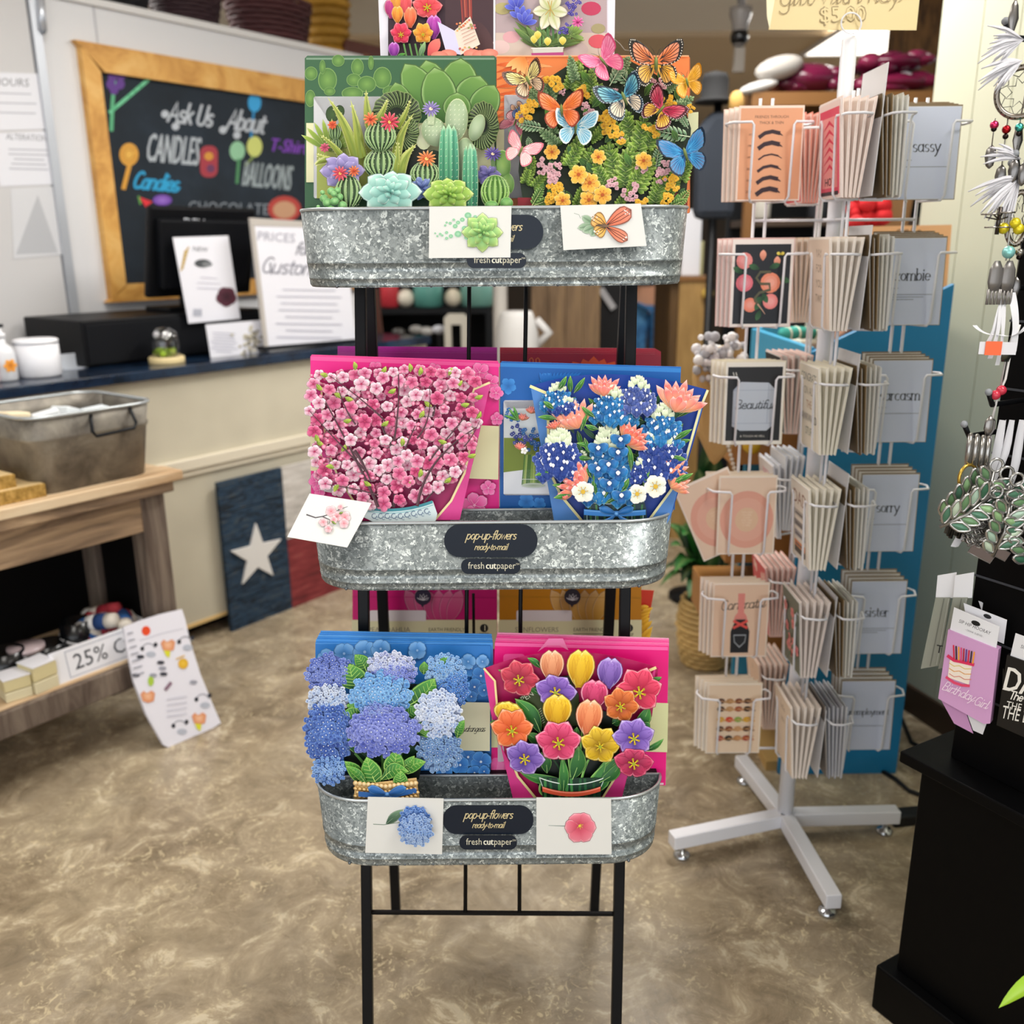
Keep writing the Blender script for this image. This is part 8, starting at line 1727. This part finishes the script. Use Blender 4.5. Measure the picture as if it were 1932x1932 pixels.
for u, v, lb in ((1852, 1044, 'left metal name tag below the silver chains'), (1880, 1040, 'right metal name tag below the silver chains')):
    c = P(u, v, 1.36); q = M(frame(c, R(-25)) @ Matrix.Rotation(R(24), 4, 'Y')); q.box((-.018, -.001, -.008), (.018, .001, .008), '#6b5f5a'); q.tube([(-.018, -.001, -.008), (.018, -.001, -.008), (.018, -.001, .008), (-.018, -.001, .008)], .0009, 4, '#b9b4b0', closed=True); tag(q.build('metal_tag', SIL), lb, 'tag', None)
# drink sleeves
def sleeve(pts, D, yaw, c, label, fn, tagpts=None, tagfn=None, side=None):
    cx, cy = sum(p[0] for p in pts) / len(pts), sum(p[1] for p in pts) / len(pts)
    f = Fr(P(cx, cy, D), 0, R(yaw)); r = empty('drink_sleeve', label, 'drink sleeve', f.m)
    a = ZA(f, 0, ZI); a.slab(pts, .016, c, side or mix(c, '#000000', .2)); a.done('sleeve', r)
    if fn: a = ZA(f, .0008, ZI); fn(a); a.done('print', r)
    if tagpts: a = ZA(f, -.003, ZI); a.slab(tagpts, .0015, '#e4e3e6'); (tagfn and tagfn(a)); a.done('hang_tag', r)
    return f, r
def cake(a):
    a.ngon([(1792, 1245), (1834, 1256), (1828, 1292), (1788, 1278)], '#f0e2d4')
    for y in (0, 10, 20): a.stroke([(1791, 1251 + y), (1800, 1257 + y), (1810, 1256 + y), (1820, 1262 + y), (1832, 1262 + y)], 1.6, ('#d9c06a', '#e0a05a', '#d88a7a')[y // 10])
    a.stroke([(1789, 1238), (1800, 1246), (1815, 1249), (1836, 1254)], 6, '#d8305c'); a.stroke([(1786, 1278), (1800, 1288), (1815, 1293), (1828, 1294)], 5, '#e0486c')
    for i in range(9): a.stroke([(1800 + 4.4 * i, 1243 + i), (1799 + 4.9 * i, 1218 + i * 1.6)], 2.6, ('#d8203c', '#2a2428', '#f0a02c', '#e0487c', '#b01c30', '#5a3a8a')[i % 6])
    a.script('Birthday', 1806, 1312, 10, 1.5, '#f3dcec', 22, slant=.25, join=True, sx=.95); a.script('Girl', 1848, 1333, 10, 1.5, '#f3dcec', 22, slant=.25, join=True)
def tagtext(a):
    a.text('SIP HIP HOORAY', 1838, 1186, 6.2, '#4f4c50', 22, sx=.95); a.text('- DRINK SLEEVES -', 1838, 1196, 3.2, '#77747a', 22); a.ell(1841, 1176, 9, 4.5, '#0c0c0e', rot=22)
f_, r_k = sleeve([(1789, 1188), (1884, 1226), (1868, 1365), (1856, 1366), (1770, 1318)], 1.40, -42, '#cf9cc8', 'pink drink sleeve with a birthday cake hanging on the black tower', cake, [(1800, 1146), (1886, 1183), (1879, 1226), (1792, 1190)], tagtext)
a = ZA(f_, -.006, ZI); a.slab([(1774, 1318), (1820, 1338), (1836, 1384), (1800, 1365)], .001, '#c48fbd'); a.slab([(1824, 1345), (1862, 1363), (1854, 1386), (1836, 1378)], .001, '#dcdade'); a.done('folded_base', r_k)
def dad(a):
    a.text('DAD', 1888, 1300, 44, '#ece8e0', 14, 0, al='l', sx=.72); a.text('DAD', 1890, 1300, 44, '#ece8e0', 14, 0, al='l', sx=.72)
    a.stroke([(1893, 1262), (1892, 1298)], 1.5, '#1c1a18'); a.script('The Joker', 1903, 1318, 9, 2.2, '#ece8e0', 12, slant=.2, al='l'); a.text('THE MAN', 1897, 1336, 14, '#ece8e0', 12, al='l', sx=.8); a.text('THE LEGEND', 1888, 1354, 24, '#ece8e0', 12, al='l', sx=.55)
sleeve([(1900, 1236), (1990, 1268), (1975, 1410), (1880, 1368)], 1.34, -48, '#171412', 'black drink sleeve lettered DAD at the right picture edge', dad, [(1916, 1195), (1990, 1222), (1984, 1268), (1906, 1238)], lambda a: a.text('SIP HIP', 1925, 1222, 6.2, '#4f4c50', 20, al='l'))
for i, (x0, lb) in enumerate(((1757, 'left grey-green drink sleeve seen edge-on on the left face of the black tower'), (1790, 'right grey-green drink sleeve seen edge-on behind the pink one'))):
    f_, r_k = sleeve([(x0 + 8, 1128), (x0 + 36, 1128), (x0 + 14, 1256), (x0 - 20, 1262)], 1.47 - .02 * i, -30, '#8f9184', lb, lambda a: (a.stroke([(x0 + 24, 1130), (x0 - 2, 1256)], 2, '#6f7166'), a.stroke([(x0 + 33, 1130), (x0 + 10, 1254)], 1.5, '#b0b2a6'), a.text('T', x0 + 14, 1232, 15, '#17181a', 10) if i == 0 else None), [(x0 + 12, 1086), (x0 + 48, 1080), (x0 + 44, 1128), (x0 + 8, 1130)])
# two spare hang tags peeking behind the pink sleeve
for pts, lb in (([(1818, 1138), (1900, 1170), (1894, 1215), (1826, 1185)], 'white header card directly behind the pink drink sleeve'), ([(1846, 1134), (1925, 1166), (1920, 1205), (1860, 1175)], 'white header card furthest behind the pink drink sleeve')):
    f_ = Fr(P(pts[0][0], pts[0][1], 1.43 if pts[0][0] < 1830 else 1.455), 0, R(-30)); a = ZA(f_, 0, ZI); a.slab(pts, .0015, '#dfdee2'); a.ell(pts[0][0] + 45, pts[0][1] + 25, 8, 4, '#1a1a1c', rot=22); o = a.build('hang_tag', PRINT); o.matrix_world = f_.m; tag(o, lb, 'tag')
# near plant leaf at the lower right
pt2 = empty('leafy_plant', 'bright green leaf of a potted plant reaching in at the bottom right corner', 'plant', Vector((.86, .90, 0)))
q = M(); q.lathe([(.08, 0), (.085, .01), (.105, .16), (.11, .165), (.11, .18), (.10, .18), (.095, .15), (0, .15)], 24, col='#4a4038'); q.build('pot', PAINT, pt2)
for (u, v, D), w_ in (((1884, 1902, 1.0), .05),):
    tip = P(u, v, D) - Vector((.86, .90, 0)); mid = P(1935, 1838, D + .02) - Vector((.86, .90, 0))
    q = plant_leaf(tuple(mid + Vector((.06, .0, .0))), tuple(tip), .026, '#9cc832', .016, 10); q.build('leaf', vmat('leaf_gloss'), pt2)
    q = M(); q.tube([(0, 0, .15), (.02, 0, .30), tuple(mid + Vector((.06, 0, 0)))], .004, 6, '#7f9f3a'); q.build('stem', PAINT, pt2)
for an, h1 in ((20, .20), (70, .24), (-30, .16)):
    q = plant_leaf((0, 0, .15), (.16 * math.cos(R(an)), .16 * math.sin(R(an)), .15 + h1), .06, '#8aba2c', .05); q.build('leaf', vmat('leaf_gloss'), pt2)
# cables on the floor
q = M(); q.tube([PZ(1640, 1440, .006), PZ(1690, 1470, .006), PZ(1715, 1492, .006), PZ(1760, 1508, .006)], .006, 8, '#0c0d0f'); tag(q.build('black_cable', PAINT), 'thick black cable on the floor between the teal bin and the black tower', 'cable')
q = M(); q.tube([PZ(1690, 1330, .006), PZ(1720, 1400, .006), PZ(1790, 1440, .006), PZ(1880, 1440, .006)], .006, 8, '#0c0d0f'); tag(q.build('black_cable', PAINT), 'black cable along the foot of the green wall', 'cable')
p_ = PZ(1720, 1550); q = M(frame(p_, R(8))); q.box((-.06, -.02, 0), (.25, .025, .03), '#0e0f12'); o = q.build('power_strip', PAINT, None, bev=.004); tag(o, 'black power strip on the floor at the end of a spinner leg', 'power strip')
# ---------------------------------------------------------------- far background
sh = empty('shelving_unit', 'tall dark shelving unit with a wooden top board under the burgundy bags', 'shelf', Vector((.97, 4.0, 0)))
HW = mat('shelf_honey', '#7a5226', .5)
q = M(); q.box((0, 0, 1.98), (1.3, .45, 2.03)); q.build('top_board', HW, sh)
q = M(); q.box((0.02, .40, 0), (1.28, .44, 1.98)); q.build('back_board', mat('shelf_dark', '#101215', .6, 0, .2), sh)
for x in (.0, .62, 1.24): q = M(); q.box((x, .02, 0), (x + .035, .06, 1.98)); q.build('upright', HW, sh)
for z in (.35, .75, 1.12, 1.52): q = M(); q.box((.03, .03, z), (1.27, .42, z + .03)); q.build('shelf_board', mat('shelf_dark_wood', '#3a2a1c', .6), sh)
for i in range(9):
    x = .10 + .125 * i; z = (1.55, 1.15)[i % 2]; c = ('#d9d4c8', '#7a4f9a', '#2a2c30', '#c9b98a', '#a8a49c', '#5a3a2c', '#c8c14a', '#1f3f3a', '#b9b4ac')[i]
    q = M(); q.lathe([(.04, 0), (.045, .01), (.045, .14), (.02, .18), (.02, .21)], 14, (.97 + x, 4.16, z), c); tag(q.build('jar', PAINT), ('%s jar on the dark shelves behind the card spinner' % ('cream', 'purple', 'black', 'straw coloured', 'grey', 'brown', 'yellow-green', 'dark green', 'stone coloured')[i]), 'jar', 'jars on the dark shelves')
for i, (u0, u1, v0, v1, c, lb) in enumerate(((1455, 1600, 118, 178, '#5a1230', 'burgundy plastic wrapped bundle lying on the shelving unit left of the pole'), (1625, 1755, 100, 135, '#5a1230', 'upper burgundy wrapped bundle behind the pole'), (1600, 1770, 140, 172, '#6a1838', 'lower burgundy wrapped bundle behind the pole'))):
    A_, B_ = P(u0, v1, 4.12), P(u1, v0, 4.12); q = M(); cx, cz = (A_.x + B_.x) / 2, (A_.z + B_.z) / 2
    q.ball((cx, 4.2, cz), ((B_.x - A_.x) / 2, .16, (B_.z - A_.z) / 2 + .01), c, 18, 10)
    for j in range(12): t = random.uniform(0, 2 * PI); q.ball((cx + (B_.x - A_.x) * .40 * math.cos(t), 4.08 + random.uniform(0, .04), cz + (B_.z - A_.z) * .36 * math.sin(t)), (random.uniform(.03, .07), .03, random.uniform(.01, .03)), random.choice((c, c, '#7a2444', '#d8d4d8', '#4a0f28')), 8, 6)
    tag(q.build('wrapped_bundle', vmat('plastic_wrap', .15)), lb, 'bundle')
A_ = P(1470, 128, 4.05); q = M(frame(A_, R(15)) @ Matrix.Rotation(R(-14), 4, 'Y')); q.ball((0, 0, 0), (.11, .05, .045), '#a9a49e', 12, 8); q.ball((-.10, 0, -.05), (.09, .04, .022), '#c9c6c2', 10, 7); tag(q.build('white_parcel', vmat('plastic_wrap')), 'crumpled white plastic parcel at the left end of the shelving unit top', 'parcel')
A_ = P(1440, 153, 4.02)
# brown rough post, camera, dark clothes
q = M(); a0, a1 = P(1703, 100, 4.7), P(1782, 100, 4.7); q.box((a0.x, 4.7, 0), (a1.x, 4.9, 2.72)); struct('trim_4', q, nmat('bark_brown', ['#3a2716', '#5c4020', '#6b4c2a'], (6, 6, 1.5), 6, 6, .85, bump=.5))
c = P(1395, 70, 5.0); q = M(Matrix.Translation(c)); q.ball((0, 0, 0), .045, '#0b0c0e', 14, 10); q.lathe([(.03, -.04), (.04, .06), (.055, .10), (.055, .13)], 14, col='#8f8a86'); q.tube([(0, 0, .12), (0, 0, 2.75 - c.z)], .018, 8, '#8f8a86'); q.box((-.025, -.03, -.16), (.025, .0, -.05), '#9a938a'); tag(q.build('security_camera', GLOSSY), 'black ball security camera hanging from the ceiling at the back', 'camera')
# wooden cabinet and goods on it
A_, B_ = P(1266, 530, 4.55), P(1336, 530, 4.55)
cb = empty('wooden_cabinet', 'waist high wooden cabinet behind the right end of the display stand', 'cabinet', Vector((A_.x, 4.55, 0)))
wz = A_.z; ww = B_.x - A_.x
q = M(); q.box((0, 0, 0), (ww * .22, .5, wz)); q.build('side_panel', nmat('walnut_board', ['#3f2c14', '#5c4220'], (3, 3, .6), 5, 4, .6), cb)
q = M(); q.box((ww * .22, -.02, 0), (ww, .5, wz)); q.build('door', nmat('oak_board', ['#8a6a3c', '#a88650'], (4, 4, .6), 5, 4, .55), cb)
q = M(); q.ball((ww * .96, -.035, wz - .06), .03, '#b99a4a', 10, 8); q.build('knob', GLOSSY, cb)
q = M(); q.box((-.02, -.03, wz), (ww + .02, .52, wz + .02)); q.build('top', HW, cb)
for i, (u, v0, w_, c, lb) in enumerate(((1308, 395, .09, '#d9d9de', 'tall white box standing on the wooden cabinet'), (1318, 455, .09, '#d5cf9a', 'pale yellow box on the wooden cabinet'), (1286, 460, .06, '#c9c8bc', 'small cream box on the left of the wooden cabinet'))):
    A2 = P(u, v0, 4.67); boxthing('carton', lb, 'carton', Matrix.Translation(Vector((A2.x, 4.67 + .09 * i, wz + .02))), (-w_ / 2, 0, 0), (w_ / 2, .07, A2.z - wz - .02), c)
# grey shirt and black hat on a stand
rk = P(1350, 300, 3.7); cr_ = empty('coat_stand', 'black coat stand with a slate grey shirt and a black hat beyond the display stand', 'coat stand', Vector((rk.x, 3.7, 0)))
q = M(); q.lathe([(.11, 0), (.11, .02), (.03, .04), (.015, .06), (.015, 1.98)], 14); q.build('pole', BLACK, cr_)
q = M(); q.prism([(-.075, 1.54), (.075, 1.54), (.08, 1.86), (.03, 1.92), (-.03, 1.92), (-.08, 1.85)], -.05, .04, '#2c323c', 'y'); q.build('shirt', vmat('cloth'), cr_, bev=.03)
q = M(); q.lathe([(.075, 1.95), (.07, 1.96), (.05, 1.97), (.05, 2.03), (.04, 2.05), (0, 2.06)], 18, (-.015, 0, 0), '#0a0a0c'); q.build('hat', vmat('cloth'), cr_)
q = M(); q.ball((.055, -.05, 1.94), (.03, .035, .045), '#b08a4a', 10, 8); q.build('straw_bag', vmat('cloth'), cr_)
# dark display shelf seen under the top tray
A_, B_ = P(690, 560, 5.2), P(1000, 560, 5.2)
ds = empty('black_display_shelf', 'low black display shelf seen under the top tray', 'shelf', Vector((A_.x, 5.2, 0)))
W2 = B_.x - A_.x; z1_ = P(800, 582, 5.2).z
q = M(); q.box((0, 0, z1_ - .03), (W2 * .75, .4, z1_)); q.build('top_board', mat('shelf_dark'), ds); q = M(); q.box((0, .38, 0), (W2 * .8, .4, z1_ + .4)); q.build('back_board', mat('shelf_dark'), ds)
q = M(); q.box((0, 0, .5), (W2 * .75, .38, .53)); q.build('shelf_board', mat('shelf_dark'), ds)
for x in (0, W2 * .75): q = M(); q.box((x - .02, 0, 0), (x + .02, .38, z1_ - .03)); q.build('side_board', mat('shelf_dark'), ds)
for i, (u, c, w_, h1, lb) in enumerate(((735, '#b8323c', .10, .16, 'red pot on the black display shelf'), (765, '#d8d0c0', .10, .09, 'cream ball shaped candle on the black display shelf'), (808, '#4f8a80', .16, .13, 'sea green canister on the black display shelf'), (855, '#ddd2bc', .10, .10, 'second cream ball candle on the black display shelf, right of the green canister'), (900, '#6a9a8e', .18, .14, 'pale green canister on the black display shelf'))):
    x = P(u, 560, 5.3).x; q = M()
    if 'ball' in lb: q.ball((x, 5.3, z1_ + w_ / 2), w_ / 2, c, 14, 10)
    else: q.lathe([(w_ * .4, 0), (w_ * .5, .01), (w_ * .5, h1), (w_ * .3, h1 + .02), (0, h1 + .02)], 18, (x, 5.3, z1_), c)
    tag(q.build('candle' if 'candle' in lb else 'canister', PAINT), lb, 'candle' if 'candle' in lb else 'canister')
for i, (u, v, c) in enumerate(((785, 622, '#8f8d8a'), (805, 625, '#a9a7a4'), (828, 622, '#c9ccd4'), (752, 627, '#4a4846'))):
    p = P(u, v, 5.15); q = M(); q.ball(p, (.04, .03, .025), c, 10, 7); q.box((p.x - .008, p.y - .004, .0), (p.x + .008, p.y + .004, p.z - .015), '#1a1a1c'); q.box((p.x - .04, p.y - .04, 0), (p.x + .04, p.y + .04, .01), '#1a1a1c'); tag(q.build('ornament', GLOSSY), ('grey', 'pale grey', 'silver', 'dark grey')[i] + ' ornament on a thin post in front of the black display shelf', 'ornament')
p = P(861, 645, 5.0); q = M(); k_ = .062
q.prism([(p.x - k_, .54), (p.x - k_ + .035, .54), (p.x - k_ + .035, p.z + .09), (p.x + k_ - .035, p.z + .09), (p.x + k_ - .035, .54), (p.x + k_, .54), (p.x + k_, p.z + .125), (p.x + k_ - .02, p.z + .145), (p.x - k_ + .02, p.z + .145), (p.x - k_, p.z + .125)], 5.0, 5.06, '#c4beb0', 'y'); q.box((p.x - .08, 4.97, .0), (p.x + .08, 5.09, .54), '#17181a'); tag(q.build('white_arch_stand', PAINT), 'white arch shaped stand on a dark block under the top tray', 'stand')
p = P(944, 600, 4.8); q = M(); q.lathe([(.14, 0), (.14, .03), (.04, .05), (.035, 1.6), (.06, 1.62)], 18, (p.x, p.y, 0), '#cfcac2'); tag(q.build('white_column', PAINT), 'slim white column seen under the top tray', 'column')
p = P(975, 620, 4.4); q = M(); q.lathe([(.08, 0), (.10, .04), (.10, p.z - .02), (.08, p.z + .06), (.07, p.z + .08)], 20, (p.x, p.y, 0), '#c9c7c4'); q.tube([(p.x + .09, p.y, p.z - .08), (p.x + .15, p.y, p.z - .02), (p.x + .09, p.y, p.z + .04)], .02, 8, '#c4c2c0'); tag(q.build('white_urn', PAINT), 'tall white urn with a handle beside the slim column', 'urn')
p = P(982, 560, 4.72); q = M(); q.box((p.x - .08, p.y - .05, .0), (p.x + .08, p.y + .12, p.z + .05), '#dedcda'); p0 = P(905, 620, 5.6); q2 = M(); q2.box((p0.x - .15, 5.6, 0), (p0.x + .1, 5.7, 1.1), '#a8958c'); tag(q2.build('pinkish_board', PAINT), 'dusty pink board behind the slim white column', 'board')
A_, B_ = P(1002, 560, 5.0), P(1132, 560, 5.0); q = M()
for i in range(4): q.box((A_.x + (B_.x - A_.x) * i / 4 + .003, 5.0, 0), (A_.x + (B_.x - A_.x) * (i + 1) / 4, 5.05, 1.5)); 
tag(q.build('plank_screen', nmat('brown_planks', ['#4f3c28', '#7a6248', '#8f7450'], (8, 8, .7), 3, 6, .7, lo=.3, hi=.7)), 'brown plank screen seen between white urn and black panel', 'screen')
A_, B_ = P(1132, 560, 5.3), P(1178, 560, 5.3); q = M(); q.box((A_.x, 5.3, 0), (B_.x, 5.35, 1.6), '#0c0d10'); o = q.build('dark_screen', PAINT); tag(o, 'black panel right of the brown plank screen', 'panel')
q = M(); p0, p1 = P(1133, 545, 5.28), P(1158, 582, 5.28); q.bar(p0, p1, .035, .02, '#b9b9bc'); q.build('metal_strut', PAINT, o)
A_ = P(705, 560, 4.6); q = M(); q.bar(P(705, 545, 4.6), P(722, 690, 4.6), .04, .03, '#4a2618'); p1 = P(722, 690, 4.6); q.bar(p1, (p1.x + .05, 4.6, 0), .04, .03, '#4a2618'); tag(q.build('easel_leg', PAINT), 'reddish brown easel leg just right of the display stand leg', 'easel leg')
# person far at the back
def skin_body(name, joints, edges, col, parent, sub=2):
    me = bpy.data.meshes.new(name); me.from_pydata([j[0] for j in joints], edges, []); o = link(name, me, parent)
    o.modifiers.new('skin', 'SKIN'); 
    for sv, j in zip(me.skin_vertices[0].data, joints): sv.radius = (j[1], j[2] if len(j) > 2 else j[1])
    me.skin_vertices[0].data[0].use_root = True
    s = o.modifiers.new('sub', 'SUBSURF'); s.levels = sub; s.render_levels = sub
    me.materials.append(col); return o
pp = P(1222, 600, 8.6); per = empty('person', 'person in blue jeans and a dark top standing far behind the display stand', 'person', Vector((pp.x, 8.6, 0)))
SK = mat('skin_tone', '#b98566', .5); JN = nmat('denim', ['#1f4468', '#2f6494', '#4a80ac'], (1, 1, 1), 12, 5, .8); TP = mat('dark_top', '#22252c', .8)
J = [((0, 0, 1.02), .10, .07), ((0, 0, 1.15), .11, .08), ((0, 0, 1.36), .16, .10), ((0, 0, 1.48), .06), ((0, -.01, 1.56), .055), ((0, -.01, 1.64), .085, .10), ((0, -.01, 1.74), .06, .07),
     ((-.19, 0, 1.41), .055), ((-.24, .02, 1.14), .042), ((-.22, -.06, .92), .032), ((-.22, -.08, .84), .03), ((.19, 0, 1.41), .055), ((.24, .02, 1.14), .042), ((.22, -.06, .92), .032), ((.22, -.08, .84), .03),
     ((-.09, 0, .90), .085), ((-.10, -.01, .50), .06), ((-.10, .02, .09), .045), ((-.11, -.12, .035), .035), ((.09, 0, .90), .085), ((.10, -.02, .50), .06), ((.10, .01, .09), .045), ((.12, -.12, .035), .035)]
E_ = [(0, 1), (1, 2), (2, 3), (3, 4), (4, 5), (5, 6), (2, 7), (7, 8), (8, 9), (9, 10), (2, 11), (11, 12), (12, 13), (13, 14), (0, 15), (15, 16), (16, 17), (17, 18), (0, 19), (19, 20), (20, 21), (21, 22)]
skin_body('body', J, E_, SK, per)
g = 1.14
skin_body('jeans', [((0, 0, 1.06), .18, .13), ((-.10, 0, .92), .13), ((-.10, -.01, .50), .085), ((-.10, .02, .10), .065), ((.10, 0, .92), .13), ((.10, -.02, .50), .085), ((.10, .01, .10), .065)], [(0, 1), (1, 2), (2, 3), (0, 4), (4, 5), (5, 6)], JN, per)
skin_body('top', [((0, 0, 1.07), .175, .125), ((0, 0, 1.18), .16, .115), ((0, 0, 1.37), .175, .115), ((0, 0, 1.47), .075), ((-.19, 0, 1.42), .07), ((-.24, .02, 1.14), .055), ((.19, 0, 1.42), .07), ((.24, .02, 1.14), .055)], [(0, 1), (1, 2), (2, 3), (2, 4), (4, 5), (2, 6), (6, 7)], TP, per)
q = M(); q.ball((0, .01, 1.68), (.092, .105, .115), '#2a1d16', 14, 10); q.ball((0, .06, 1.60), (.075, .05, .10), '#2a1d16', 10, 8); q.build('hair', PAINT, per)
for s in (-1, 1): q = M(); q.ball((s * .11, -.05, .035), (.045, .13, .035), '#1a1a1c', 10, 7); q.build('shoe', PAINT, per)
